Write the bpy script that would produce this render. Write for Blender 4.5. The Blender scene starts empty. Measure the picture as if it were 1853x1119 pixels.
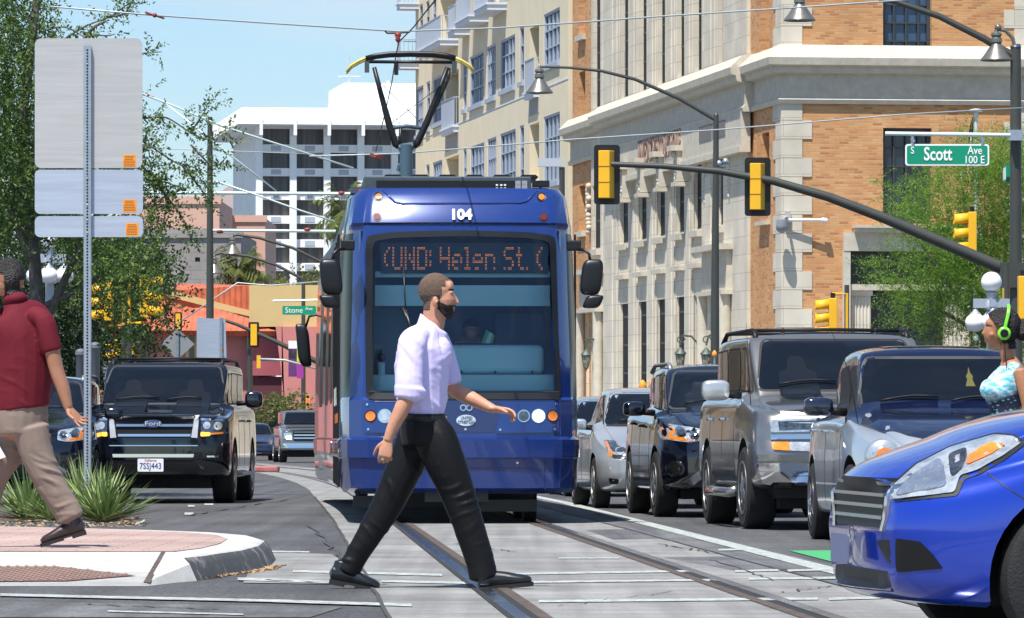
import bpy, bmesh, math, random
from mathutils import Vector, Matrix, noise
from mathutils.bvhtree import BVHTree
random.seed(7)
R = math.radians
# ---------------------------------------------------------------- camera, sky, sun
F = 9000.0; CX = 926.5; HY = 712.0; CZ = 0.85; SLOPE = 0.00922
sc = bpy.context.scene
COL = sc.collection
cam_d = bpy.data.cameras.new('camera'); cam = bpy.data.objects.new('camera', cam_d); COL.objects.link(cam)
cam.location = (0, 0, CZ); cam.rotation_euler = (R(90), 0, 0)
cam_d.sensor_width = 36.0; cam_d.lens = 36.0 * F / 1853.0
cam_d.shift_y = (HY - 559.5) / 1853.0
cam_d.clip_start = 0.5; cam_d.clip_end = 40000
sc.camera = cam
SUN_DIR = Vector((-0.21, -0.40, 1.0)).normalized()
EL = math.asin(SUN_DIR.z); AZ = math.atan2(SUN_DIR.x, SUN_DIR.y)
w = bpy.data.worlds.new('World'); sc.world = w; w.use_nodes = True
nt = w.node_tree; nt.nodes.clear()
sky = nt.nodes.new('ShaderNodeTexSky'); sky.sky_type = 'NISHITA'; sky.sun_disc = False
sky.sun_elevation = EL; sky.sun_rotation = AZ
sky.altitude = 700; sky.air_density = 1.0; sky.dust_density = 0.35; sky.ozone_density = 3.0
bg = nt.nodes.new('ShaderNodeBackground'); bg.inputs['Strength'].default_value = 0.080
wo = nt.nodes.new('ShaderNodeOutputWorld')
nt.links.new(bg.outputs[0], wo.inputs[0])
# thin high cloud mixed into the sky itself (world directions only)
tc = nt.nodes.new('ShaderNodeTexCoord')
mp = nt.nodes.new('ShaderNodeMapping'); mp.inputs['Scale'].default_value = (9, 9, 60)
ns = nt.nodes.new('ShaderNodeTexNoise'); ns.inputs['Scale'].default_value = 1.3; ns.inputs['Detail'].default_value = 5
cr = nt.nodes.new('ShaderNodeValToRGB'); cr.color_ramp.elements[0].position = 0.50; cr.color_ramp.elements[1].position = 0.78
cr.color_ramp.elements[0].color = (0, 0, 0, 1); cr.color_ramp.elements[1].color = (.6, .6, .6, 1)
mx = nt.nodes.new('ShaderNodeMix'); mx.data_type = 'RGBA'
mx.inputs['B'].default_value = (7.2, 7.6, 8.0, 1)
tint = nt.nodes.new('ShaderNodeMix'); tint.data_type = 'RGBA'; tint.blend_type = 'MULTIPLY'; tint.inputs['Factor'].default_value = 1
tint.inputs['B'].default_value = (1.08, 1.20, 1.26, 1)
nt.links.new(sky.outputs[0], tint.inputs['A'])
nt.links.new(tc.outputs['Generated'], mp.inputs[0]); nt.links.new(mp.outputs[0], ns.inputs[0])
nt.links.new(ns.outputs[0], cr.inputs[0]); nt.links.new(cr.outputs[0], mx.inputs['Factor'])
nt.links.new(tint.outputs['Result'], mx.inputs['A']); nt.links.new(mx.outputs['Result'], bg.inputs[0])
sl = bpy.data.lights.new('sun', 'SUN'); sl.energy = 5.0; sl.angle = R(0.5); sl.color = (1.0, 0.965, 0.90)
so = bpy.data.objects.new('sun', sl); COL.objects.link(so); so.location = (0, 0, 60)
so.rotation_euler = SUN_DIR.to_track_quat('Z', 'Y').to_euler()
sc.view_settings.view_transform = 'Standard'; sc.view_settings.look = 'None'
sc.view_settings.exposure = 0.56; sc.view_settings.gamma = 1; sc.view_settings.use_curve_mapping = False
sc.cycles.max_bounces = 6; sc.cycles.transparent_max_bounces = 8; sc.cycles.use_denoising = True

def gz(Y): return -SLOPE * min(Y, 420.0)
def P(px, py, D): return Vector(((px - CX) * D / F, D, CZ + (HY - py) * D / F))
def G(px, py, h=0.0):
    D = (CZ - h) * F / (py - HY - SLOPE * F)
    return Vector(((px - CX) * D / F, D, gz(D) + h))
def GX(px, D, h=0.0): return Vector(((px - CX) * D / F, D, gz(D) + h))

# ---------------------------------------------------------------- materials
MATS = {}
def mat(name, col, rough=0.6, metal=0.0, var=0.0, scale=6.0, bump=0.0, bscale=None, coat=0.0, spec=0.5,
        emit=None, es=1.0, alpha=None, trans=0.0, col2=None, stretch=(1, 1, 1), sss=0.0, rvar=0.0, detail=6, sheen=0.0, lo=.35, hi=.7, coatr=.03):
    if name in MATS: return MATS[name]
    m = bpy.data.materials.new(name); m.use_nodes = True
    n = m.node_tree.nodes; l = m.node_tree.links; b = n['Principled BSDF']
    c4 = (*col, 1)
    b.inputs['Base Color'].default_value = c4; b.inputs['Roughness'].default_value = rough
    b.inputs['Metallic'].default_value = metal; b.inputs['Coat Weight'].default_value = coat
    b.inputs['Coat Roughness'].default_value = coatr
    b.inputs['Specular IOR Level'].default_value = spec
    if sheen: b.inputs['Sheen Weight'].default_value = sheen
    if trans: b.inputs['Transmission Weight'].default_value = trans
    if sss:
        b.inputs['Subsurface Weight'].default_value = sss; b.inputs['Subsurface Radius'].default_value = (1, .35, .2)
        b.inputs['Subsurface Scale'].default_value = .012
    if alpha is not None: b.inputs['Alpha'].default_value = alpha
    if emit:
        b.inputs['Emission Color'].default_value = (*emit, 1); b.inputs['Emission Strength'].default_value = es
    if var or col2 or bump or rvar:
        t = n.new('ShaderNodeTexCoord'); mpn = n.new('ShaderNodeMapping'); mpn.inputs['Scale'].default_value = stretch
        l.new(t.outputs['Object'], mpn.inputs[0])
        ns = n.new('ShaderNodeTexNoise'); ns.inputs['Scale'].default_value = scale; ns.inputs['Detail'].default_value = detail
        ns.inputs['Roughness'].default_value = .65
        l.new(mpn.outputs[0], ns.inputs[0])
        rp = n.new('ShaderNodeValToRGB'); rp.color_ramp.elements[0].position = lo; rp.color_ramp.elements[1].position = hi
        a = col2 if col2 else tuple(c * (1 - var) for c in col)
        bb = col if col2 else tuple(min(1, c * (1 + var)) for c in col)
        rp.color_ramp.elements[0].color = (*a, 1); rp.color_ramp.elements[1].color = (*bb, 1)
        l.new(ns.outputs[0], rp.inputs[0])
        if var or col2: l.new(rp.outputs[0], b.inputs['Base Color'])
        if rvar:
            mr = n.new('ShaderNodeMapRange'); mr.inputs['To Min'].default_value = max(0, rough - rvar); mr.inputs['To Max'].default_value = min(1, rough + rvar)
            l.new(ns.outputs[0], mr.inputs[0]); l.new(mr.outputs[0], b.inputs['Roughness'])
        if bump:
            n2 = n.new('ShaderNodeTexNoise'); n2.inputs['Scale'].default_value = bscale or scale * 4; n2.inputs['Detail'].default_value = 4
            l.new(mpn.outputs[0], n2.inputs[0])
            bp = n.new('ShaderNodeBump'); bp.inputs['Strength'].default_value = bump; bp.inputs['Distance'].default_value = .02
            l.new(n2.outputs[0], bp.inputs['Height']); l.new(bp.outputs[0], b.inputs['Normal'])
    MATS[name] = m
    return m
def nodes(m): return m.node_tree.nodes, m.node_tree.links, m.node_tree.nodes['Principled BSDF']

# ---------------------------------------------------------------- mesh helper
class MB:
    def __init__(s): s.v = []; s.f = []; s.fm = []; s.cur = 0; s.M = None; s.marks = []
    def add(s, vs, fs):
        o = len(s.v); s.marks.append((o, len(s.f)))
        if s.M is not None: vs = [s.M @ Vector(v) for v in vs]
        s.v += [tuple(v) for v in vs]; s.f += [tuple(i + o for i in f) for f in fs]; s.fm += [s.cur] * len(fs)
        return s
    def box(s, x0, x1, y0, y1, z0, z1):
        return s.add([(x0, y0, z0), (x1, y0, z0), (x1, y1, z0), (x0, y1, z0), (x0, y0, z1), (x1, y0, z1), (x1, y1, z1), (x0, y1, z1)],
                     [(0, 3, 2, 1), (4, 5, 6, 7), (0, 1, 5, 4), (1, 2, 6, 5), (2, 3, 7, 6), (3, 0, 4, 7)])
    def quad(s, a, b, c, d): return s.add([a, b, c, d], [(0, 1, 2, 3)])
    def prism(s, pts, d):                       # polygon (3-D points) extruded along vector d
        n = len(pts); pts = [Vector(p) for p in pts]; d = Vector(d)
        return s.add(pts + [p + d for p in pts], [tuple(range(n))[::-1], tuple(range(n, 2 * n))] + [(i, (i + 1) % n, n + (i + 1) % n, n + i) for i in range(n)])
    def tube(s, pts, r, n=10, cap=True, r2=None, sq=None):
        pts = [Vector(p) for p in pts]; k = len(pts)
        if not isinstance(r, (list, tuple)): r = [r + ((r2 if r2 is not None else r) - r) * i / max(1, k - 1) for i in range(k)]
        o = len(s.v); vs = []; up = None
        for i, p in enumerate(pts):
            t = (pts[min(i + 1, k - 1)] - pts[max(i - 1, 0)])
            if t.length < 1e-9: t = Vector((0, 0, 1))
            t.normalize()
            if up is None: up = Vector((0, 0, 1)) if abs(t.z) < .95 else Vector((0, 1, 0))
            a = t.cross(up)
            if a.length < 1e-4: a = t.cross(Vector((1, 0, 0)))
            a.normalize(); b = t.cross(a).normalized(); up = -b
            for j in range(n):
                th = 2 * math.pi * j / n + (math.pi / 4 if n == 4 else 0)
                vs.append(p + (a * math.cos(th) + b * math.sin(th)) * r[i])
        fs = [(i * n + j, i * n + (j + 1) % n, (i + 1) * n + (j + 1) % n, (i + 1) * n + j) for i in range(k - 1) for j in range(n)]
        if cap: fs += [tuple(range(n)), tuple(range((k - 1) * n, k * n))[::-1]]
        return s.add(vs, fs)
    def lathe(s, prof, n=24, o=(0, 0, 0), axis='Z'):
        o = Vector(o); vs = []
        for r, z in prof:
            for j in range(n):
                a = 2 * math.pi * j / n; c = (r * math.cos(a), r * math.sin(a), z)
                if axis == 'Y': c = (c[0], c[2], c[1])
                if axis == 'X': c = (c[2], c[0], c[1])
                vs.append(o + Vector(c))
        k = len(prof)
        fs = [(i * n + j, i * n + (j + 1) % n, (i + 1) * n + (j + 1) % n, (i + 1) * n + j) for i in range(k - 1) for j in range(n)]
        if prof[0][0] > 1e-6: fs.append(tuple(range(n))[::-1])
        if prof[-1][0] > 1e-6: fs.append(tuple(range((k - 1) * n, k * n)))
        return s.add(vs, fs)
    def ball(s, c, r, n=16, sc=(1, 1, 1)):
        return s.lathe([(max(1e-7, math.sin(math.pi * i / n)) * r, -math.cos(math.pi * i / n) * r) for i in range(n + 1)], n * 2, (0, 0, 0)) if False else s._ball(c, r, n, sc)
    def _ball(s, c, r, n, sc):
        c = Vector(c); vs = []; m = n * 2
        for i in range(n + 1):
            t = math.pi * i / n
            for j in range(m):
                a = 2 * math.pi * j / m
                vs.append(c + Vector((math.sin(t) * math.cos(a) * r * sc[0], math.sin(t) * math.sin(a) * r * sc[1], -math.cos(t) * r * sc[2])))
        return s.add(vs, [(i * m + j, i * m + (j + 1) % m, (i + 1) * m + (j + 1) % m, (i + 1) * m + j) for i in range(n) for j in range(m)])
    def mesh(s, name, mats, smooth=False, fix=True):
        me = bpy.data.meshes.new(name); me.from_pydata(s.v, [], s.f); 
        for m in (mats if isinstance(mats, (list, tuple)) else [mats]): me.materials.append(m)
        me.polygons.foreach_set('material_index', s.fm)
        if fix:
            bm = bmesh.new(); bm.from_mesh(me)
            bmesh.ops.remove_doubles(bm, verts=bm.verts, dist=1e-5)
            bmesh.ops.recalc_face_normals(bm, faces=bm.faces); bm.to_mesh(me); bm.free()
        if smooth is True: me.polygons.foreach_set('use_smooth', [True] * len(me.polygons))
        elif smooth:
            me.polygons.foreach_set('use_smooth', [True] * len(me.polygons))
            try: me.set_sharp_from_angle(angle=R(smooth))
            except Exception: pass
        me.update()
        return me
    def build(s, name, mats, parent=None, smooth=False, fix=True, loc=None):
        o = bpy.data.objects.new(name, s.mesh(name, mats, smooth, fix)); COL.objects.link(o)
        if parent is not None: o.parent = parent
        if loc is not None: o.location = loc
        return o
def build_each(mb, name, mats, parent=None, smooth=False):
    mk = mb.marks + [(len(mb.v), len(mb.f))]
    for (a, fa), (b, fb) in zip(mk, mk[1:]):
        m_ = MB(); m_.v = mb.v[a:b]; m_.f = [tuple(i - a for i in f) for f in mb.f[fa:fb]]; m_.fm = mb.fm[fa:fb]; m_.build(name, mats, parent, smooth)
def objm(name, me, parent=None):
    o = bpy.data.objects.new(name, me); COL.objects.link(o)
    if parent is not None: o.parent = parent
    return o
def tag(o, label=None, cat=None, group=None, kind=None):
    if label: o['label'] = label
    if cat: o['category'] = cat
    if group: o['group'] = group
    if kind: o['kind'] = kind
    return o
def thing(name, label, cat, loc=(0, 0, 0), rz=0.0, group=None):
    o = bpy.data.objects.new(name, None); COL.objects.link(o); o.empty_display_size = .3
    o.location = loc; o.rotation_euler = (0, 0, rz); tag(o, label, cat, group); return o
def copy_tree(o, parent=None):
    c = o.copy(); COL.objects.link(c)
    if parent is not None: c.parent = parent
    for ch in [x for x in bpy.data.objects if x.parent == o]: copy_tree(ch, c)
    return c
def bevel(o, w=.01, seg=2, ang=30):
    m = o.modifiers.new('bevel', 'BEVEL'); m.width = w; m.segments = seg; m.limit_method = 'ANGLE'; m.angle_limit = R(ang); return o
def text_mesh(s, size, ext=.004, off=0.0, sx=1.0, space=1.0):
    cu = bpy.data.curves.new('txt', 'FONT'); cu.body = s; cu.size = size; cu.extrude = ext; cu.offset = off
    cu.align_x = 'CENTER'; cu.align_y = 'CENTER'; cu.space_character = space; cu.resolution_u = 3
    o = bpy.data.objects.new('txt', cu); COL.objects.link(o)
    me = bpy.data.meshes.new_from_object(o.evaluated_get(bpy.context.evaluated_depsgraph_get()))
    bpy.data.objects.remove(o); 
    for v in me.vertices: v.co.x *= sx
    return me
def text_obj(name, s, size, m, M, parent=None, ext=.004, off=0.0, sx=1.0, space=1.0):
    me = text_mesh(s, size, ext, off, sx, space); me.materials.clear(); me.materials.append(m); me.transform(M)
    return objm(name, me, parent)
TXT_FRONT = Matrix.Rotation(R(90), 4, 'X')     # text lying in XY -> standing, facing -Y

def wall_holes(mb, fn, u0, u1, v0, v1, holes, depth):
    """flat wall in (u,v) with rectangular openings, reveals and nothing behind; fn(u,v,w)->xyz, w outward"""
    us = sorted(set([u0, u1] + [h[0] for h in holes] + [h[1] for h in holes])); us = [u for u in us if u0 <= u <= u1]
    vs = sorted(set([v0, v1] + [h[2] for h in holes] + [h[3] for h in holes])); vs = [v for v in vs if v0 <= v <= v1]
    for i in range(len(us) - 1):
        for j in range(len(vs) - 1):
            cu = (us[i] + us[i + 1]) / 2; cv = (vs[j] + vs[j + 1]) / 2
            if any(h[0] < cu < h[1] and h[2] < cv < h[3] for h in holes): continue
            mb.quad(fn(us[i], vs[j], 0), fn(us[i + 1], vs[j], 0), fn(us[i + 1], vs[j + 1], 0), fn(us[i], vs[j + 1], 0))
    for h in holes:
        d = h[4] if len(h) > 4 else depth
        a, b, c, e = h[:4]
        for (p, q) in (((a, c), (b, c)), ((b, c), (b, e)), ((b, e), (a, e)), ((a, e), (a, c))):
            mb.quad(fn(p[0], p[1], 0), fn(q[0], q[1], 0), fn(q[0], q[1], -d), fn(p[0], p[1], -d))
def window(parent, fn, h, d, nx, ny, fm, gm, fw=.07, mw=.035, name='window', out=.05):
    """frame (part) + pane (sub-part) set back by d in opening h"""
    a, b, c, e = h[:4]
    def bx(mb, p0, p1, q0, q1, w0, w1):
        mb.add([fn(p0, q0, w0), fn(p1, q0, w0), fn(p1, q1, w0), fn(p0, q1, w0), fn(p0, q0, w1), fn(p1, q0, w1), fn(p1, q1, w1), fn(p0, q1, w1)],
               [(0, 3, 2, 1), (4, 5, 6, 7), (0, 1, 5, 4), (1, 2, 6, 5), (2, 3, 7, 6), (3, 0, 4, 7)])
    m = MB(); w0 = -d + .012; w1 = -d + out + .012
    bx(m, a, a + fw, c, e, w0, w1); bx(m, b - fw, b, c, e, w0, w1)
    bx(m, a + fw, b - fw, c, c + fw, w0, w1); bx(m, a + fw, b - fw, e - fw, e, w0, w1)
    for i in range(1, nx): u = a + (b - a) * i / nx; bx(m, u - mw / 2, u + mw / 2, c + fw, e - fw, w0, w1 - .015)
    for j in range(1, ny): v = c + (e - c) * j / ny; bx(m, a + fw, b - fw, v - mw / 2, v + mw / 2, w0, w1 - .02)
    o = m.build(name, fm, parent)
    g = MB(); bx(g, a, b, c, e, -d - .02, -d); g.build('pane', gm, o)
    return o
# ================================================================ GROUND
def asphalt_mat(name, c, blotch, sc1=.35):
    m = mat(name, c, rough=.85, var=.22, scale=sc1, bump=.6, bscale=55, spec=.3, rvar=.1)
    n, l, b = nodes(m)
    t = n.new('ShaderNodeTexCoord'); v = n.new('ShaderNodeTexNoise'); v.inputs['Scale'].default_value = 38; v.inputs['Detail'].default_value = 3
    l.new(t.outputs['Object'], v.inputs[0])
    src = b.inputs['Base Color'].links[0].from_socket
    mr = n.new('ShaderNodeMapRange'); mr.inputs['From Min'].default_value = .3; mr.inputs['From Max'].default_value = .7
    mr.inputs['To Min'].default_value = 1 - blotch; mr.inputs['To Max'].default_value = 1 + blotch
    l.new(v.outputs[0], mr.inputs[0])
    mm = n.new('ShaderNodeMix'); mm.data_type = 'RGBA'; mm.blend_type = 'MULTIPLY'; mm.inputs['Factor'].default_value = 1
    l.new(src, mm.inputs['A']); l.new(mr.outputs[0], mm.inputs['B']); l.new(mm.outputs['Result'], b.inputs['Base Color'])
    return m
ASPH = asphalt_mat('asphalt', (.088, .088, .093), .5)
ASPH2 = asphalt_mat('asphalt_worn', (.125, .125, .13), .35, 1.2)
CONC = asphalt_mat('track_concrete', (.245, .242, .235), .12, .9)
def streak(m, k, sy, amt, rot=0.0):       # long tyre/flow streaks
    n, l, b = nodes(m); t = n.new('ShaderNodeTexCoord'); mp_ = n.new('ShaderNodeMapping')
    mp_.inputs['Rotation'].default_value = (0, 0, rot); mp_.inputs['Scale'].default_value = (k, sy, 1)
    v = n.new('ShaderNodeTexNoise'); v.inputs['Scale'].default_value = 1; v.inputs['Detail'].default_value = 4
    l.new(t.outputs['Object'], mp_.inputs[0]); l.new(mp_.outputs[0], v.inputs[0])
    src = b.inputs['Base Color'].links[0].from_socket
    mr = n.new('ShaderNodeMapRange'); mr.inputs['From Min'].default_value = .35; mr.inputs['From Max'].default_value = .65
    mr.inputs['To Min'].default_value = 1 - amt; mr.inputs['To Max'].default_value = 1 + amt * .5
    l.new(v.outputs[0], mr.inputs[0])
    mm = n.new('ShaderNodeMix'); mm.data_type = 'RGBA'; mm.blend_type = 'MULTIPLY'; mm.inputs['Factor'].default_value = 1
    l.new(src, mm.inputs['A']); l.new(mr.outputs[0], mm.inputs['B']); l.new(mm.outputs['Result'], b.inputs['Base Color'])
streak(CONC, 7, .12, .14, R(-2.6)); streak(CONC, .4, 3.2, .10); streak(ASPH, 3.5, .08, .25, R(-3)); streak(ASPH2, 5, .15, .3)
ys = [4, 60, 120, 200, 300, 420, 700, 1500, 4000, 10400]
mb = MB()
for a, b in zip(ys, ys[1:]):
    wa, wb = 40 + a * .5, 40 + b * .5
    mb.quad((-wa, a, gz(a)), (wa, a, gz(a)), (wb, b, gz(b)), (-wb, b, gz(b)))
tag(mb.build('ground', ASPH), kind='structure')
def strip(name, pts, h, m, kind='structure', **k):
    b_ = MB(); b_.add([(p[0], p[1], gz(p[1]) + h) for p in pts], [tuple(range(len(pts)))]); o = b_.build(name, m); tag(o, kind=kind); return o
TS = -0.0452
def tx(x0, D): return x0 + TS * (D - 23.6)          # follows the track
CURV = [(12, 0), (24, 0), (52, 0), (90, .15), (120, .9), (170, 4), (230, 9)]
def tx2(x0, D):
    for (a, va), (b, vb) in zip(CURV, CURV[1:]):
        if D <= b: return tx(x0, D) - (va + (vb - va) * (D - a) / (b - a))
    return tx(x0, D) - 12
DS = [12, 18, 24, 30, 36, 42, 48, 54, 62, 72, 84, 96, 110, 125, 145, 170, 200]
RL, RR = 0.035, 1.47                                    # inner faces of the rail heads at D=23.6
def ribbon(name, xa, xb, h, m, Ds=DS, kind='structure', side=None):
    b_ = MB()
    for p, q in zip(Ds, Ds[1:]):
        b_.quad((tx2(xa, p), p, gz(p) + h), (tx2(xb, p), p, gz(p) + h), (tx2(xb, q), q, gz(q) + h), (tx2(xa, q), q, gz(q) + h))
    return tag(b_.build(name, m), kind=kind)
ribbon('track_bed', -.58, 2.12, .004, CONC)
ribbon('road', 2.12, 2.6, .003, ASPH2)
# expansion joints and worn patches across the track bed
DARK = mat('joint_dark', (.05, .05, .05), .9); TARN = mat('tar_seam', (.03, .03, .032), .8)
jb = MB(); D = 15.0
while D < 75:
    wd = .012 if (int(D / 2.25) % 2) else .02
    jb.add([(tx(-.58, D), D, gz(D) + .008), (tx(2.12, D), D + .02, gz(D) + .008), (tx(2.12, D), D + wd * 1.3, gz(D) + .008), (tx(-.58, D), D + wd, gz(D) + .008)], [(0, 1, 2, 3)]); D += 2.25
for xx in (-.58, 2.12):
    pts = []
    for i in range(60):
        d = 14 + i; pts.append((tx2(xx, d) + random.uniform(-.007, .007), d))
    for p, q in zip(pts, pts[1:]): jb.quad((p[0] - .011, p[1], gz(p[1]) + .009), (p[0] + .011, p[1], gz(p[1]) + .009), (q[0] + .011, q[1], gz(q[1]) + .009), (q[0] - .011, q[1], gz(q[1]) + .009))
tag(jb.build('pavement_seam', DARK), kind='structure')
# rails: polished head, black flangeway, rusty lip
STEEL = mat('rail_steel', (.55, .56, .60), .18, 1.0, rvar=.1, scale=3); RUST = mat('rail_web', (.09, .065, .05), .7, var=.4, scale=9, bump=.4); RUB = mat('groove_black', (.018, .018, .018), .8)
def rail(x, sgn):
    def rib(a, b, h, m, hh=None):
        b_ = MB()
        for p, q in zip(DS, DS[1:]):
            z0, z1 = gz(p) + h, gz(q) + h
            A = [(tx2(a, p), p, z0), (tx2(b, p), p, z0), (tx2(b, q), q, z1), (tx2(a, q), q, z1)]
            b_.add([(v[0], v[1], v[2] - .012) for v in A] + A, [(4, 5, 6, 7), (0, 1, 5, 4), (3, 7, 6, 2), (0, 4, 7, 3), (1, 2, 6, 5)])
        return b_.build(*m)
    r = thing('tram_rail', 'steel tram rail nearer the %s' % ('kerb island, under the walking man' if sgn < 0 else 'waiting cars, right of the walking man'), 'rail', group='tram rails in the concrete track bed')
    rib(x - .035, x + .035, .016, ('rail_head', STEEL, r)); 
    s_ = 1 if sgn < 0 else -1
    rib(min(x + s_ * .035, x + s_ * .085), max(x + s_ * .035, x + s_ * .085), .0078, ('flangeway', RUB, r))
    rib(min(x + s_ * .085, x + s_ * .15), max(x + s_ * .085, x + s_ * .15), .0105, ('guard_lip', RUST, r))
    rib(min(x - s_ * .035, x - s_ * .06), max(x - s_ * .035, x - s_ * .06), .0095, ('seal_strip', RUB, r))
rail(RL, -1); rail(RR + .035, 1)
# lane line, green bicycle patch, crosswalk stripes
def paint_mat(name, c, wear=.5):
    m = mat(name, c, rough=.7, spec=.3); n, l, b = nodes(m); t = n.new('ShaderNodeTexCoord')
    v = n.new('ShaderNodeTexNoise'); v.inputs['Scale'].default_value = 14; v.inputs['Detail'].default_value = 8; v.inputs['Roughness'].default_value = .8
    l.new(t.outputs['Object'], v.inputs[0]); rp = n.new('ShaderNodeValToRGB')
    rp.color_ramp.elements[0].position = wear - .12; rp.color_ramp.elements[0].color = (.2, .2, .2, 1); rp.color_ramp.elements[1].position = wear + .03; rp.color_ramp.elements[1].color = (*c, 1)
    l.new(v.outputs[0], rp.inputs[0]); l.new(rp.outputs[0], b.inputs['Base Color']); return m
WP = paint_mat('road_paint_white', (.46, .50, .47), .53); GP = paint_mat('road_paint_green', (.06, .33, .12), .40)
def gline(pts, wd):
    b_ = MB()
    for p, q in zip(pts, pts[1:]):
        b_.quad((p[0] - wd / 2, p[1], gz(p[1]) + .0075), (p[0] + wd / 2, p[1], gz(p[1]) + .0075), (q[0] + wd / 2, q[1], gz(q[1]) + .0075), (q[0] - wd / 2, q[1], gz(q[1]) + .0075))
    return b_
p1 = G(1140, 941); p2 = G(1560, 1048)
tag(gline([(p2.x + (p2.x - p1.x) * .6, p2.y - (p1.y - p2.y) * .6), (p2.x, p2.y), (p1.x, p1.y), (p1.x - .55, p1.y + 14), (p1.x - 1.6, p1.y + 34)], .17).build('lane_line', WP), kind='structure')
def quadpx(name, px, m, h=.006):
    pts = [G(*p) for p in px]; b_ = MB(); b_.add([(p.x, p.y, gz(p.y) + h) for p in pts], [tuple(range(len(pts)))]); return tag(b_.build(name, m), kind='structure')
quadpx('cycle_lane_patch', [(1428, 998), (1620, 997), (1660, 1024), (1532, 1025)], GP)
stripes = [((0, 1079), (490, 1090), 4.5), ((490, 1090), (745, 1098), 5), ((195, 1109), (440, 1115), 2.5), ((530, 1036), (800, 1043), 4), ((690, 1054), (855, 1058), 4), ((430, 1050), (600, 1056), 5),
           ((930, 1041), (1240, 1036), 3.5), ((950, 1056), (1285, 1052), 3.5), ((975, 1091), (1480, 1086), 4.5), ((1330, 1036), (1410, 1034), 3.5), ((1425, 1035), (1525, 1032), 3.5),
           ((1355, 1050), (1525, 1048), 4), ((1500, 1087), (1700, 1081), 4), ((1300, 997), (1370, 996), 3), ((1010, 1012), (1120, 1012), 2.5), ((490, 1000), (560, 1001), 2.5), ((245, 951), (262, 943), 4), ((340, 917), (352, 917), 3), ((370, 914), (386, 914), 3), ((334, 931), (350, 931), 4)]
b_ = MB()
for (a, b, t) in stripes:
    p, q, r_, s_ = G(a[0], a[1] + t / 2), G(b[0], b[1] + t / 2), G(b[0], b[1] - t / 2), G(a[0], a[1] - t / 2)
    b_.quad(*[(v.x, v.y, gz(v.y) + .0085) for v in (p, q, r_, s_)])
tag(b_.build('crosswalk_marking', WP), kind='structure')
# worn asphalt patches right of the track
quadpx('road_patch', [(1200, 1010), (1345, 1008), (1500, 1030), (1330, 1034)], ASPH2, .005)
quadpx('road_patch', [(1060, 960), (1190, 958), (1260, 975), (1110, 978)], ASPH2, .005)
quadpx('road_patch', [(0, 1090), (620, 1100), (560, 1119), (0, 1119)], ASPH2, .004)
quadpx('road_patch', [(470, 1000), (600, 1004), (690, 1060), (440, 1056)], CONC, .005)

random.seed(21); cb_ = MB()
for (xa, ya, xb, yb, wd) in ((480, 1052, 700, 1060, .018), (150, 1096, 420, 1105, .012), (620, 1015, 560, 950, .012), (1010, 1100, 1240, 1070, .007), (1290, 1015, 1400, 1052, .010), (1180, 985, 1300, 1004, .010), (330, 935, 520, 905, .014), (1400, 1075, 1520, 1062, .010), (820, 985, 930, 1000, .006)):
    n_ = 16; pr = None
    for i in range(n_ + 1):
        g_ = G(xa + (xb - xa) * i / n_, ya + (yb - ya) * i / n_ + random.uniform(-1.5, 1.5)); x_, y_ = g_.x + random.uniform(-.03, .03), g_.y
        w_ = wd * random.uniform(.3, 1) * y_ / 28
        cur = ((x_ - w_, y_ - w_ * 1.5, gz(y_) + .0092), (x_ + w_, y_ + w_ * 1.5, gz(y_) + .0092))
        if pr: cb_.quad(pr[0], cur[0], cur[1], pr[1])
        pr = cur
tag(cb_.build('pavement_crack', DARK), kind='structure')
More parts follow.
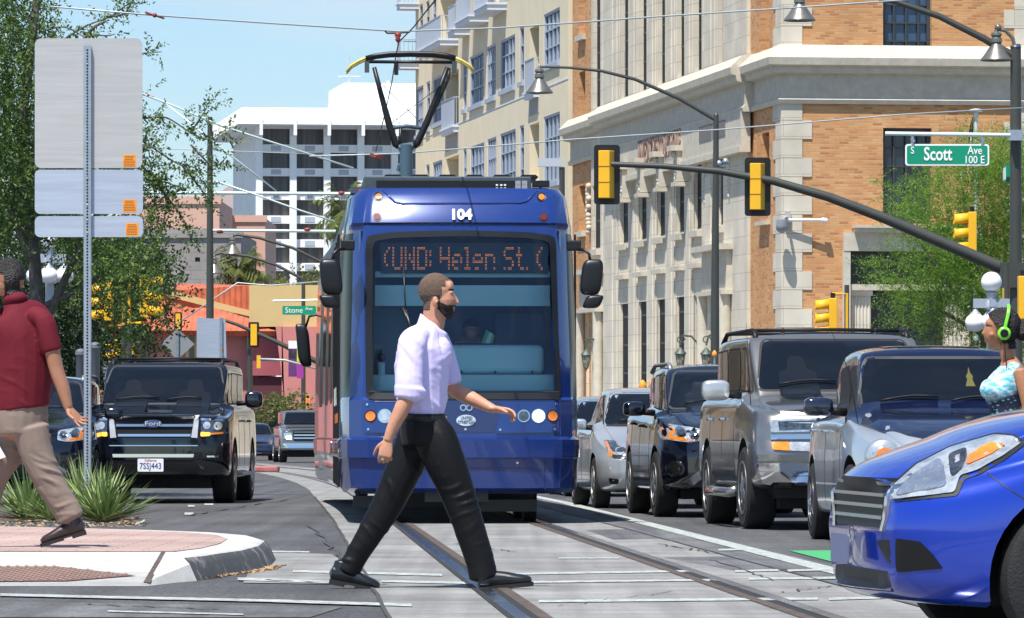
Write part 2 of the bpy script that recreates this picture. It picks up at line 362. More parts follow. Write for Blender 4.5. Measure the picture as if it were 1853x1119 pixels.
# ================================================================ KERB ISLAND
KERB = mat('kerb_concrete', (.47, .46, .44), .85, var=.16, scale=5, bump=.15, bscale=60)
KERBD = mat('kerb_scuffed_black', (.055, .055, .058), .8, col2=(.24, .235, .23), scale=3.5, lo=.33, hi=.46, bump=.2, bscale=50)
def brickmat(name, c1, c2, mort, bw, bh, ms, rough=.85, swap=None, bump=.4, noise_amt=.5, bias=0.0, sq=1.0):
    m = mat(name, c1, rough=rough, spec=.25); n, l, b = nodes(m)
    t = n.new('ShaderNodeTexCoord'); vec = t.outputs['Object']
    if swap == 'wall':
        sp = n.new('ShaderNodeSeparateXYZ'); ad = n.new('ShaderNodeMath'); cb = n.new('ShaderNodeCombineXYZ')
        l.new(vec, sp.inputs[0]); l.new(sp.outputs[0], ad.inputs[0]); l.new(sp.outputs[1], ad.inputs[1]); l.new(ad.outputs[0], cb.inputs[0]); l.new(sp.outputs[2], cb.inputs[1]); vec = cb.outputs[0]
    br = n.new('ShaderNodeTexBrick'); br.inputs['Color1'].default_value = (*c1, 1); br.inputs['Color2'].default_value = (*c2, 1); br.inputs['Mortar'].default_value = (*mort, 1)
    br.inputs['Scale'].default_value = 1; br.inputs['Brick Width'].default_value = bw; br.inputs['Row Height'].default_value = bh; br.inputs['Mortar Size'].default_value = ms; br.inputs['Bias'].default_value = bias
    l.new(vec, br.inputs[0])
    v = n.new('ShaderNodeTexNoise'); v.inputs['Scale'].default_value = .7; v.inputs['Detail'].default_value = 6; l.new(t.outputs['Object'], v.inputs[0])
    mr = n.new('ShaderNodeMapRange'); mr.inputs['From Min'].default_value = .3; mr.inputs['From Max'].default_value = .7; mr.inputs['To Min'].default_value = 1 - noise_amt * .4; mr.inputs['To Max'].default_value = 1 + noise_amt * .25
    l.new(v.outputs[0], mr.inputs[0]); mm = n.new('ShaderNodeMix'); mm.data_type = 'RGBA'; mm.blend_type = 'MULTIPLY'; mm.inputs['Factor'].default_value = 1
    l.new(br.outputs['Color'], mm.inputs['A']); l.new(mr.outputs[0], mm.inputs['B']); l.new(mm.outputs['Result'], b.inputs['Base Color'])
    bp = n.new('ShaderNodeBump'); bp.inputs['Strength'].default_value = bump; bp.inputs['Distance'].default_value = .01; bp.invert = True
    l.new(br.outputs['Fac'], bp.inputs['Height']); l.new(bp.outputs[0], b.inputs['Normal'])
    return m
PAV = brickmat('clay_pavers', (.44, .31, .27), (.36, .26, .235), (.17, .13, .11), .42, .21, .006)
PLATE = mat('tactile_plate', (.16, .085, .065), .6, var=.2, scale=8)
H = .15
def K(px, py, h=H): D = (CZ - h) * F / (py - HY - SLOPE * F); return ((px - CX) * D / F, D)
# outer edge of the island top, from the left front round the nose to the far side (x, D)
xl = -9.0
ramp_x = K(296, 1003)[0]
edge = [(-1.80, 29.85), (-1.70, 30.35), (-1.66, 30.9), (-1.56, 31.8), (-1.52, 33.2), (-1.56, 34.8), (-1.72, 36.2), (-2.05, 37.4), (-2.6, 38.4), (-3.6, 39.6), (-6, 42.5), (xl, 46)]
def offs(pts, d):
    out = []
    for i, p in enumerate(pts):
        a = Vector(pts[max(0, i - 1)]); b = Vector(pts[min(len(pts) - 1, i + 1)]); t = (b - a).normalized(); out.append((p[0] - t.y * d, p[1] + t.x * d))
    return out
edge = [(p[0] - .17, p[1]) for p in edge]
inner = offs(edge, .26); inner[0] = (-2.14, 30.86); inner[1] = (-2.06, 30.9)
outb = offs(edge, -.09)
mb = MB(); n = len(edge)
for i in range(n - 1):       # kerb top, rounded arris and face
    rings = [[(inner[j][0], inner[j][1], H), (edge[j][0] + (inner[j][0] - edge[j][0]) * .18, edge[j][1] + (inner[j][1] - edge[j][1]) * .18, H), (edge[j][0], edge[j][1], H - .012), (edge[j][0] * .6 + outb[j][0] * .4, edge[j][1] * .6 + outb[j][1] * .4, H - .05), (outb[j][0], outb[j][1], -.02)] for j in (i, i + 1)]
    for k in range(4):
        a, b, c, d = rings[0][k], rings[1][k], rings[1][k + 1], rings[0][k + 1]
        mb.cur = 1 if (k >= 2 and i < 8) else 0
        mb.quad(*[(v[0], v[1], gz(v[1]) + v[2]) for v in (a, b, c, d)])
mb.cur = 0
# dropped kerb: concrete ramp down to the road on the left, with a flare up to the full kerb
def rmp(x, D, up=0.0): return (x, D, gz(D) + H * (D - 28.7) / 2.2 + up)
ramp_x = (298 - CX) * 30.9 / F; bx = (262 - CX) * 28.75 / F
mb.add([rmp(xl, 30.9), rmp(ramp_x, 30.9), rmp(bx, 28.72), rmp(xl, 28.72)], [(0, 1, 2, 3)])
r0 = [rmp(ramp_x + (bx - ramp_x) * u, 30.9 + (28.72 - 30.9) * u) for u in (0, .2, .7, .88, 1.0)]
r1 = [(inner[0][0], inner[0][1], H), (edge[0][0] + (inner[0][0] - edge[0][0]) * .18, edge[0][1] + (inner[0][1] - edge[0][1]) * .18, H), (edge[0][0], edge[0][1], H - .012), (edge[0][0] * .6 + outb[0][0] * .4, edge[0][1] * .6 + outb[0][1] * .4, H - .05), (outb[0][0], outb[0][1], -.02)]
r1 = [(v[0], v[1], gz(v[1]) + v[2]) for v in r1]
for k in range(4): mb.quad(r0[k], r1[k], r1[k + 1], r0[k + 1])
isl = thing('kerb_island', 'brick paved corner island with pale concrete kerb and dropped kerb ramp', 'kerb island')
o = mb.build('kerb', [KERB, KERBD], isl, smooth=40)
mb = MB(); poly = [(ramp_x, 30.9)] + inner + [(xl, 30.9)]
mb.add([(p[0], p[1], gz(p[1]) + H + .004) for p in poly], [tuple(range(len(poly)))]); mb.build('paving', PAV, isl)
def RP(px, py): D = 25263 / (py - 181.2); return ((px - CX) * D / F, D)
pl = [(-9, RP(0, 1027)[1]), RP(105, 1027), RP(246, 1043), RP(120, 1053), (-9, RP(0, 1060)[1])]
mb = MB(); mb.add([rmp(p[0], p[1], .006) for p in pl], [tuple(range(5))])
for i in range(150):
    for j in range(22):
        x = -4.4 + i * .05 * .55; D = 28.75 + j * .055
        if i % 2 != j % 2: continue
        if all((b_[0] - a_[0]) * (D - a_[1]) - (b_[1] - a_[1]) * (x - a_[0]) < -.008 for a_, b_ in zip(pl, pl[1:] + pl[:1])):
            z = rmp(x, D, .006)[2]; mb.add([(x - .014, D - .014, z), (x + .014, D - .014, z), (x + .014, D + .014, z + .002), (x - .014, D + .014, z + .002), (x - .008, D - .008, z + .007), (x + .008, D - .008, z + .007), (x + .008, D + .008, z + .008), (x - .008, D + .008, z + .008)], [(4, 5, 6, 7), (0, 1, 5, 4), (1, 2, 6, 5), (2, 3, 7, 6), (3, 0, 4, 7)])
mb.build('tactile_plate', PLATE, isl)
mb = MB(); mb.add([rmp(ramp_x - .02, 30.88, .004), rmp(ramp_x + .012, 30.88, .004), rmp(bx + .02, 28.9, .004), rmp(bx - .02, 28.9, .004)], [(0, 1, 2, 3)]); mb.build('seam', RUST, isl)

# ================================================================ COURT HOUSE
PHI = math.atan(.142)
class Fac:
    def __init__(s, X0, Y0, ang): s.o = (X0, Y0); s.a = ang
    def hitx(s, px, py=None):                     # along the front (local x)
        k = (px - CX) / F; dx, dy = math.cos(s.a), math.sin(s.a); t = (k * s.o[1] - s.o[0]) / (dx - k * dy); D = s.o[1] + t * dy
        return t if py is None else (t, CZ + (HY - py) * D / F)
    def hity(s, px, py=None, w=0.0):                     # along the side (local y); w = outward offset of the plane
        k = (px - CX) / F; dx, dy = -math.sin(s.a), math.cos(s.a); X0 = s.o[0] - w * math.cos(s.a); Y0 = s.o[1] - w * math.sin(s.a)
        t = (k * Y0 - X0) / (dx - k * dy); D = Y0 + t * dy
        return t if py is None else (t, CZ + (HY - py) * D / F)
BRICK = brickmat('tan_brick', (.58, .255, .095), (.63, .355, .16), (.50, .32, .18), .32, .088, .011, swap='wall', noise_amt=.35)
n, l, b = nodes(BRICK)          # scattered darker, red-brown bricks
STONE = brickmat('pale_stone', (.66, .595, .48), (.60, .55, .46), (.45, .40, .32), 1.3, .62, .012, swap='wall', noise_amt=.4, bump=.15)
STONE2 = mat('carved_stone', (.54, .49, .40), .85, var=.12, scale=3)
GLASSX = mat('deep_glass', (.006, .008, .011), .5, spec=.1)
GLASSD = mat('window_glass_dark', (.02, .03, .05), .06, spec=.6, var=.3, scale=.5)
GLASSB = mat('window_glass_blue', (.035, .075, .15), .08, spec=.6, var=.25, scale=.6)
FRAME = mat('window_frame_dark', (.045, .05, .055), .5)
REDTX = mat('incised_red', (.30, .20, .16), .8)
def redbrick(m):
    n, l, b = nodes(m); br = [x for x in n if x.type == 'TEX_BRICK'][0]; vecs = br.inputs[0].links[0].from_socket
    b2 = n.new('ShaderNodeTexBrick'); b2.inputs['Color1'].default_value = (0, 0, 0, 1); b2.inputs['Color2'].default_value = (1, 1, 1, 1); b2.inputs['Mortar'].default_value = (0, 0, 0, 1)
    b2.inputs['Scale'].default_value = 1; b2.inputs['Brick Width'].default_value = .32; b2.inputs['Row Height'].default_value = .088; b2.inputs['Mortar Size'].default_value = .011; b2.inputs['Bias'].default_value = 0.0
    mpn = n.new('ShaderNodeMapping'); mpn.inputs['Location'].default_value = (4.16, 10.56, 0); l.new(vecs, mpn.inputs[0]); l.new(mpn.outputs[0], b2.inputs[0])
    rp = n.new('ShaderNodeValToRGB'); rp.color_ramp.elements[0].position = .72; rp.color_ramp.elements[1].position = .95
    l.new(b2.outputs['Color'], rp.inputs[0]); mm = n.new('ShaderNodeMix'); mm.data_type = 'RGBA'; mm.inputs['B'].default_value = (.44, .18, .08, 1)
    src = b.inputs['Base Color'].links[0].from_socket; l.new(rp.outputs[0], mm.inputs['Factor']); l.new(src, mm.inputs['A']); l.new(mm.outputs['Result'], b.inputs['Base Color'])
redbrick(BRICK)
CH = Fac(8.88, 163.6, PHI)
court = thing('courthouse', 'tan brick and pale stone court house with moulded cornice and red carved lettering', 'building', (8.88, 163.6, 0), PHI)
fnF = lambda u, v, w_: (u, -w_, v)
fnL = lambda u, v, w_: (-w_, u, v)
hx, hy = CH.hitx, CH.hity
zb = -4.5; ztop = 19.5; Lx = 26.0; Ly = hy(1036)
def Z(py, px, face='x'): return (hx if face == 'x' else hy)(px, py)[1]
# front face openings
x0, x1 = hx(1598), hx(1686)
wf = [(x0, x1, Z(107, 1640), ztop - 1, .35), (x0, x1, Z(405, 1640), Z(232, 1640), .35)]
x2, x3 = x1 + 3.4, x1 + 5.2
wf += [(x2, x3, wf[0][2], ztop - 1, .35), (x2, x3, wf[1][2], wf[1][3], .35)]
doorF = (hx(1537), hx(1762), zb, Z(455, 1640), .6)
mb = MB(); wall_holes(mb, fnF, 0, Lx, zb, ztop, wf + [doorF], .35)
# left face: brick ends
sA = hy(1358); sB = hy(1075); yb0, yb1 = hy(1392), hy(1378)
wl = [(yb0, yb1, Z(300, 1385, 'y'), Z(240, 1385, 'y'), .35), (yb0, yb1, Z(118, 1385, 'y'), ztop - 1, .35)]
wall_holes(mb, fnL, 0, sA, zb, ztop, wl, .35)
yc0, yc1 = hy(1059), hy(1048)
wl2 = [(yc0, yc1, Z(417, 1053, 'y'), Z(336, 1053, 'y'), .35), (yc0, yc1, Z(226, 1053, 'y'), Z(130, 1053, 'y'), .35), (yc0, yc1, Z(62, 1053, 'y'), Z(-40, 1053, 'y'), .35), (yc0, yc1, zb + 1, Z(610, 1053, 'y'), .35)]
wall_holes(mb, fnL, sB, Ly, zb, ztop, wl2, .35)
mb.add([(0, Ly, zb), (Lx, Ly, zb), (Lx, Ly, ztop), (0, Ly, ztop)], [(0, 1, 2, 3)]); mb.add([(0, 0, ztop), (Lx, 0, ztop), (Lx, Ly, ztop), (0, Ly, ztop)], [(0, 1, 2, 3)])
mb.add([(Lx, 0, zb), (Lx, Ly, zb), (Lx, Ly, ztop), (Lx, 0, ztop)], [(0, 1, 2, 3)])
mb.build('brick_wall', BRICK, court)
for h in wf: window(court, fnF, h, .35, 4, max(3, int((h[3] - h[2]) / .6)), FRAME, GLASSB if h[2] > 8 else GLASSD, fw=.12, mw=.05, out=.12)
for h in wl + wl2: window(court, fnL, h, .35, 1, 5, FRAME, GLASSD, fw=.08, name='narrow_window')
# stone centre of the left face, with deep openings
W2 = .12                                            # stone stands proud of the brick
slv = [1311, 1272, 1240.5, 1205.6, 1172, 1138.6, 1088]
ups = []; lows = []; grs = []
OD = .19
for i, p in enumerate(slv):
    wpx = 14 if i else 10
    a, b_ = hy(p + 3.5), hy(p - wpx + 3.5)
    ups.append((a, hy(p - wpx + 5), Z(118 + (1311 - p) * .36, p, 'y') + .1, ztop - .6, .17))
    zt = Z(262 + (1311 - p) * .325, p, 'y'); zs = Z(415 + (1270 - p) * .19, p, 'y')
    lows.append((a, b_, zs, zt, .15))
    if i not in (0, 6): grs.append((a, b_, zb + .6, Z(538 + (1234 - p) * .125, p, 'y'), .11))
pd1 = (hy(1324), hy(1292), zb, Z(535, 1308, 'y'), .7); pd2 = (hy(1093), hy(1066), zb, Z(566, 1080, 'y'), .5)
allh = ups + lows + grs + [pd1, pd2]
us = MB(); fnS = lambda u, v, w_: (-W2 - w_, u, v)
wall_holes(us, fnS, sA, sB, zb, ztop, allh, OD)
for s_ in (sA, sB): us.quad((0.3, s_, zb), (-W2, s_, zb), (-W2, s_, ztop), (0.3, s_, ztop))
us.build('stone_front', STONE, court)
g = MB()
for h in allh: g.quad(fnS(h[0], h[2], -h[4] + .0), fnS(h[1], h[2], -h[4]), fnS(h[1], h[3], -h[4]), fnS(h[0], h[3], -h[4]))
for h in allh[:-2]:
    o = MB(); o.quad(fnS(h[0], h[2], -h[4] + .01), fnS(h[1], h[2], -h[4] + .01), fnS(h[1], h[3], -h[4] + .01), fnS(h[0], h[3], -h[4] + .01)); fr = MB()
    for k in range(int((h[3] - h[2]) / 1.1) + 1):
        z_ = h[2] + k * 1.1; p_ = [fnS(h[0], z_, -h[4] + .02), fnS(h[1], z_, -h[4] + .02), fnS(h[1], z_ + .07, -h[4] + .02), fnS(h[0], z_ + .07, -h[4] + .02)]; fr.quad(*p_)
    fo = fr.build('deep_window', FRAME, court); o.build('pane', GLASSX, fo)
g2 = MB()
for h in allh[-2:]: g2.quad(fnS(h[0], h[2], -h[4] + .005), fnS(h[1], h[2], -h[4] + .005), fnS(h[1], h[3], -h[4] + .005), fnS(h[0], h[3], -h[4] + .005))
g2.build('side_door', FRAME, court)
def bL(mb, a, b, w0, w1, z0, z1): mb.box(min(-w0, -w1), max(-w0, -w1), min(a, b), max(a, b), z0, z1)
pil = MB(); zc0 = lows[0][3]
cornz = Z(112, 1416)                                # top of cornice at the corner
zc_b = Z(188, 1416)
# pilasters (stepped half columns) between openings
ed = [sA] + [v for h in ups for v in (h[0], h[1])] + [sB]
for i in range(1, len(ups)):
    a, b_ = ups[i - 1][1], ups[i][0]
    if b_ - a < .5: continue
    for (z0, z1) in ((zb, lows[3][3] - .9), (cornz + .2, ztop - .3)):
        wd = b_ - a; 
        pil.box(-W2 - .04, -W2, a + wd * .18, b_ - wd * .18, z0, z1); pil.box(-W2 - .085, -W2 - .04, a + wd * .34, b_ - wd * .34, z0, z1)
        for q in (.06, .88): pil.box(-W2 - .02, -W2, a + wd * q, a + wd * (q + .07), z0, z1)
build_each(pil, 'pilaster', STONE, court)
# sills and ledges
sl_ = MB()
for h in lows: bL(sl_, h[0] - .15, h[1] + .15, W2, W2 + .2, h[2] - .28, h[2] - .06)
for h in grs: bL(sl_, h[0] - .25, h[1] + .15, W2, W2 + .24, h[3] + .95, h[3] + 1.12)
bL(sl_, hy(1392) - .2, hy(1378) + .2, 0, .2, Z(408, 1385, 'y'), Z(401, 1385, 'y'))
for h in wl2[:3]: bL(sl_, h[0] - .15, h[1] + .15, 0, .18, h[2] - .28, h[2] - .05)
build_each(sl_, 'sill', STONE2, court)
# carved brackets under the frieze
for i in range(2, 6):
    cb = MB()
    m_ = (lows[i - 1][1] + lows[i][0]) / 2; zt = lows[i][3]
    bL(cb, m_ - .45, m_ + .45, W2, W2 + .75, zt + .15, zt + .35)
    bL(cb, m_ - .36, m_ + .36, W2, W2 + .5, zt - .95, zt + .15)
    for k in range(6):
        cb.ball((-W2 - .45, m_ + random.uniform(-.22, .22), zt - .1 - k * .15), .11, 5)
    cb.ball((-W2 - .52, m_, zt + .02), .15, 6)
    bL(cb, m_ - .42, m_ + .42, W2, W2 + .6, zt - 1.12, zt - .97)
    cb.build('carved_bracket', STONE2, court, smooth=35)
for p in (1283, 1326, 1068):
    cb = MB(); m_ = hy(p); zt = Z(262 + (1311 - p) * .31, p, 'y')
    for k in range(12): cb.ball((-W2 + .045, m_ + random.uniform(-.16, .16), zt - k * .17), .13, 5)
    cb.build('carved_panel', STONE2, court, smooth=True)
# cornice: profile swept along front and side
def sweepL(mb, prof, a, b, base=0.0):                   # prof: (w,z) outward / up
    for (p, q) in zip(prof, prof[1:]):
        mb.quad((-base - p[0], a, p[1]), (-base - p[0], b, p[1]), (-base - q[0], b, q[1]), (-base - q[0], a, q[1]))
    mb.add([(-base - p[0], a, p[1]) for p in prof] + [(0.0, a, prof[-1][1]), (0.0, a, prof[0][1])], [tuple(range(len(prof) + 2))])
    mb.add([(-base - p[0], b, p[1]) for p in prof] + [(0.0, b, prof[-1][1]), (0.0, b, prof[0][1])], [tuple(range(len(prof) + 2))])
prof = [(.02, zc_b), (.14, zc_b), (.20, zc_b + .14), (.10, zc_b + .20), (.06, zc_b + .24), (.06, zc_b + .98), (.40, zc_b + 1.02), (.46, zc_b + 1.15), (.46, zc_b + 1.22), (.66, zc_b + 1.26), (.70, zc_b + 1.5), (.62, zc_b + 1.56), (.2, zc_b + 1.9), (.02, zc_b + 1.95)]
prof = [(.02 + (w_ - .02) * .8, z) for w_, z in prof]
cn = MB()
# mitred corner: front + left in one loft
path = lambda w_: [(Lx, -w_), (-w_, -w_), (-w_, sA + .2)]
for (p, q) in zip(prof, prof[1:]):
    A, B_ = path(p[0]), path(q[0])
    for k in range(2): cn.quad((*A[k], p[1]), (*A[k + 1], p[1]), (*B_[k + 1], q[1]), (*B_[k], q[1]))
cn.build('cornice', STONE2, court)
cn = MB(); sM0, sM1 = hy(1346, None, .4), hy(1084, None, .4)
sweepL(cn, prof, sM0, sM1, .30); sweepL(cn, prof, sM1, Ly + .1, .03)
cn.build('cornice', STONE2, court)
# frieze block behind lettering and its frame marks
fz = MB(); bL(fz, sM0 + .3, sM1 - .3, W2, W2 + .32, zc_b - 1.15, zc_b + .05); 
bL(fz, sM0 + .3, sM1 - .3, W2, W2 + .38, zc_b - 1.35, zc_b - 1.15); fz.build('frieze', STONE2, court)
a, b_ = hy(1238, None, .45), hy(1150, None, .45)
Mt = Matrix.Translation((-W2 - .345, (a + b_) / 2, zc_b - .45)) @ Matrix.Rotation(R(-90), 4, 'Z') @ TXT_FRONT
text_obj('lettering', 'UNITED STATES COURT HOUSE', 1.3, REDTX, Mt, court, ext=.02, off=.012, sx=(b_ - a) / 21.5)
# vents in the frieze
v_ = MB()
for k in range(2): bL(v_, sM0 + 3.2 + k * 2.6, sM0 + 5.6 + k * 2.6, W2 + .32, W2 + .34, zc_b - .1 - .55, zc_b - .1)
v_.build('vent_grille', mat('vent_dark', (.16, .15, .15), .8), court)
# quoins on the corner, in alternating blocks
q_ = MB(); hq = .62; z_ = Z(900, 1416); k = 0
while z_ < ztop:
    if not (zc_b - .35 < z_ < zc_b + 1.7):
        lf = 1.0 if k % 2 else .68
        q_.box(-.035, lf, -.035, .2, z_ + .008, z_ + hq - .008); q_.box(-.033, .1, .205, .95 if k % 2 else 1.4, z_ + .008, z_ + hq - .008)
        if z_ < 11 or z_ > 0: 
            xx = hx(1838); q_.box(xx - (.4 if k % 2 else .05), xx + 2.2, -.03, .2, z_ + .008, z_ + hq - .008)
    z_ += hq; k += 1
build_each(q_, 'quoin', STONE, court)
# front portal
pt = MB(); ptop = Z(415, 1640); xl_, xr_ = hx(1525), hx(1775)
pt.box(xl_, xr_, -.22, .1, Z(455, 1640), ptop - .12); pt.box(xl_ + .35, xr_ - .2, -.55, .05, ptop - .12, ptop + .02); pt.box(xl_ + .3, xr_ - .15, -.62, .05, ptop + .02, ptop + .1)
pt.box(xl_ - .02, xl_ + .22, -.2, .1, zb, Z(455, 1640)); pt.box(hx(1537), hx(1762), -.1, .6, Z(523, 1640) - .05, Z(515, 1640)); pt.box(xr_ - .25, xr_, -.2, .1, zb, Z(455, 1640))
pt.build('portal', STONE2, court)
fl = MB()
for (pa, pb) in ((1540, 1577), (1712, 1758)):
    a, b_ = hx(pa), hx(pb); zt = Z(530, 1600); fl.box(a, b_, .12, .55, zb, zt); nfl = 6
    for i in range(nfl): c_ = a + (b_ - a) * (i + .5) / nfl; fl.tube([(c_, .12, zb), (c_, .12, zt - .15)], (b_ - a) / nfl * .36, 8)
    fl.box(a - .05, b_ + .05, .02, .5, zt - .1, zt + .12)
fl.build('fluted_pilaster', STONE, court, smooth=35)
dr = MB(); dr.box(hx(1577), hx(1712), .5, .56, zb, Z(530, 1600)); dr.box(hx(1537), hx(1762), .45, .58, Z(517, 1640), Z(455, 1640)); 
do = dr.build('door', mat('door_dark', (.02, .022, .022), .35, var=.4, scale=1), court)
# wall lanterns on scrolled brackets, side portals with hood
PAT = mat('verdigris', (.10, .125, .105), .6, .5, var=.3, scale=8); LG = mat('lantern_glass', (.35, .33, .26), .2)
for (px, py) in ((1097, 620), (1320, 615), (1272, 615), (1058, 625)):
    s_, z_ = hy(px, py); lz = z_ - .25; ks = .72
    L_ = MB(); cw = .7
    arm = [(-W2, s_, z_ - .5), (-W2 - .1, s_, z_ - .1), (-W2 - .3, s_, z_ + .12), (-W2 - .6, s_, z_ + .15), (-W2 - cw + .05, s_, z_ + .02), (-W2 - cw, s_, z_ - .2)]
    L_.tube(arm, .035, 6); L_.tube([(-W2 - .02, s_, z_ - 1.3), (-W2 - .02, s_, z_ + .1)], .04, 6)
    sp_ = [(-W2 - cw + .18 * math.cos(t * .7) * (1 - t * .09), s_, z_ - .02 + .18 * math.sin(t * .7) * (1 - t * .09)) for t in range(10)]
    L_.tube(sp_, .022, 5)
    c_ = (-W2 - cw, s_, lz)
    L_.lathe([(.02, -.02), (.08, -.08), (.21, -.22), (.23, -.26), (.18, -.27), (.18, -.28)], 10, c_); L_.lathe([(.10, -.76), (.04, -.84), (.015, -.92)], 8, c_)
    for k in range(6):
        t = k * math.pi / 3; L_.tube([(c_[0] + .175 * math.cos(t), s_ + .175 * math.sin(t), lz - .27), (c_[0] + .10 * math.cos(t), s_ + .10 * math.sin(t), lz - .76)], .013, 4)
    lo = L_.build('wall_lantern', PAT, court, smooth=40); gl = MB(); gl.lathe([(.16, -.28), (.09, -.75)], 10, c_); gl.build('lantern_glass', LG, lo, smooth=True)
for (a, b_, zt) in ((pd1[0], pd1[1], pd1[3]), (pd2[0], pd2[1], pd2[3])):
    hd = MB(); bL(hd, a - .9, b_ + .9, W2, W2 + .55, zt + 1.55, zt + 1.75); bL(hd, a - .7, b_ + .7, W2, W2 + .2, zt + .15, zt + 1.55); bL(hd, a - .8, b_ + .8, W2, W2 + .4, zt, zt + .16)
    for e_ in (a - .45, b_ + .45): hd.tube([(-W2 - .2, e_, zb), (-W2 - .2, e_, zt)], .22, 12); 
    hd.build('door_hood', STONE2, court, smooth=35)
# bullet camera and dome camera on a bracket at the corner
cm = thing('security_camera', 'white security camera with dome on a bracket at the brick corner', 'camera', (8.88, 163.6, 0), PHI)
s_, z_ = hx(1423, 399); m_ = MB(); GREYP = mat('grey_housing', (.42, .42, .42), .5); WHP = mat('white_housing', (.75, .75, .73), .45)
m_.box(s_ - .05, s_ + .12, -.14, -.04, z_ - .3, z_ + .3); m_.tube([(s_, -.1, z_ + .05), (s_ - .1, -.55, z_ + .12)], .05, 8); m_.build('bracket', GREYP, cm)
m_ = MB(); m_.tube([(s_, -.2, z_), (s_ + 1.15, -.35, z_)], .05, 8); m_.tube([(s_ + 1.1, -.35, z_), (s_ + 1.28, -.35, z_ - .02)], .09, 10); m_.build('bullet_camera', WHP, cm, smooth=40)
m_ = MB(); m_.lathe([(.05, .28), (.17, .22), (.2, .02), (.19, -.1), (.1, -.2), (.001, -.23)], 16, (s_ - .26, -.55, z_ - .22)); m_.tube([(s_ - .26, -.55, z_), (s_ - .1, -.55, z_ + .1)], .05, 6); m_.build('dome', mat('dome_grey', (.22, .23, .25), .3), cm, smooth=40)
# ================================================================ CREAM APARTMENT BLOCK
CREAM = mat('cream_stucco', (.70, .61, .44), .9, var=.05, scale=.6, bump=.2, bscale=30)
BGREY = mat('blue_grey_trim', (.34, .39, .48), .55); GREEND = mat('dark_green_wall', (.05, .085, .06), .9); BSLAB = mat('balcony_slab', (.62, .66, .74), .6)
GREYW = mat('grey_stucco', (.36, .34, .31), .9)
ya = Ly + 1.2
o_ = Vector((8.88, 163.6)) + Vector((-math.sin(PHI), math.cos(PHI))) * ya
AP = Fac(o_.x, o_.y, PHI); ay = AP.hity
apt = thing('apartment_block', 'cream stucco apartment block with blue grey windows and stepped balconies', 'building', (o_.x, o_.y, 0), PHI)
fnA = fnL; Alen = ay(752)
def opx(xa, xb, yt, yb, d=.14):
    s0, s1 = ay(xb), ay(xa); m_ = (xa + xb) / 2; return (s0, s1, Z2(yb, m_), Z2(yt, m_), d)
def Z2(py, px): return ay(px, py)[1]
wins = [opx(906, 932, 68, 160), opx(881, 897, 82, 177), opx(850, 875, 98, 189), opx(940.5, 948, 49, 148), opx(984, 1013, 20, 116), opx(838.5, 844, 107, 198),
        opx(784, 803, 138, 222), opx(771.5, 778, 148, 232), opx(753, 766, 157, 243),
        opx(984, 1013, 207, 330), opx(940.5, 948, 227, 345), opx(905, 933, 238, 350), opx(882, 898, 250, 360), opx(851, 876, 262, 370), opx(838.5, 844, 270, 370), opx(783, 800, 292, 372), opx(771, 777, 298, 372),
        opx(984, 1013, -170, -75), opx(906, 932, -110, -25), opx(881, 897, -95, -10), opx(759, 765, 8, 88), opx(771, 777, 2, 84), opx(783, 789, -4, 80), opx(940.5, 948, -140, -50)]
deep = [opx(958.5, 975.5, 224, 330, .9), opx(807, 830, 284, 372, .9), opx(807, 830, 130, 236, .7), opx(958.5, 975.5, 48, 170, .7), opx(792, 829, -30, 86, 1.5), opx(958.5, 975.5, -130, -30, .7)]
mb = MB(); wall_holes(mb, fnA, 0, Alen, -4.5, 32, [w_ for w_ in wins + deep], .14)
mb.quad((0, 0, -4.5), (25, 0, -4.5), (25, 0, 32), (0, 0, 32)); mb.quad((0, Alen, -4.5), (25, Alen, -4.5), (25, Alen, 32), (0, Alen, 32)); mb.quad((0, 0, 32), (25, 0, 32), (25, Alen, 32), (0, Alen, 32))
mb.build('wall', CREAM, apt)
mb = MB()
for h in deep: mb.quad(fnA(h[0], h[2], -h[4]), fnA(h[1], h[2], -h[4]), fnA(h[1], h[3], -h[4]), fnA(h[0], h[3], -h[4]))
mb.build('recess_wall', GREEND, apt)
for h in wins:
    wd = h[1] - h[0]; window(apt, fnA, h, h[4], 4 if wd > 3 else (3 if wd > 1.8 else 1), 3, BGREY, GLASSB, fw=.10, mw=.07, out=.1)
mb = MB()
for h in wins:
    bL(mb, h[0] - .05, h[1] + .05, .0, .12, h[2] - .22, h[2] - .02)
build_each(mb, 'sill', BGREY, apt)
mb = MB()      # string course and score lines
a = ay(837); mb.box(-.02, 0, 0, Alen, Z2(140, 1031) - .04, Z2(140, 1031) + .02)
mb.build('string_course', BSLAB, apt)
def balcony(xa, xb, yslab, w_, hrail=1.15, rail_only=False):
    s0, s1 = ay(xb), ay(xa); z_ = Z2(yslab, (xa + xb) / 2)
    b = thing('b', None, None)
    COL.objects.unlink(b); bpy.data.objects.remove(b)
    m_ = MB(); bL(m_, s0, s1, 0, w_, z_ - .12, z_ + .12); bL(m_, s0 - .06, s1 + .06, 0, w_ + .08, z_ + .12, z_ + .22)
    sl_ = m_.build('balcony', BSLAB, apt)
    r_ = MB(); zz = z_ + .22
    bL(r_, s0, s1, w_ - .05, w_, zz + hrail - .05, zz + hrail); bL(r_, s0, s0 + .05, 0, w_ - .05, zz + hrail - .05, zz + hrail); bL(r_, s1 - .05, s1, 0, w_ - .05, zz + hrail - .05, zz + hrail)
    k = s0
    while k < s1: bL(r_, k, k + .05, w_ - .04, w_ - .01, zz, zz + hrail - .05); k += .22
    k = .1
    while k < w_: bL(r_, s0, s0 + .03, k, k + .03, zz, zz + hrail - .05); k += .22
    r_.build('railing', BGREY, sl_)
balcony(838, 850, 62, .75); balcony(858, 884, 42, .9); balcony(893, 917, 20, .9); balcony(784, 829, 90, .9)
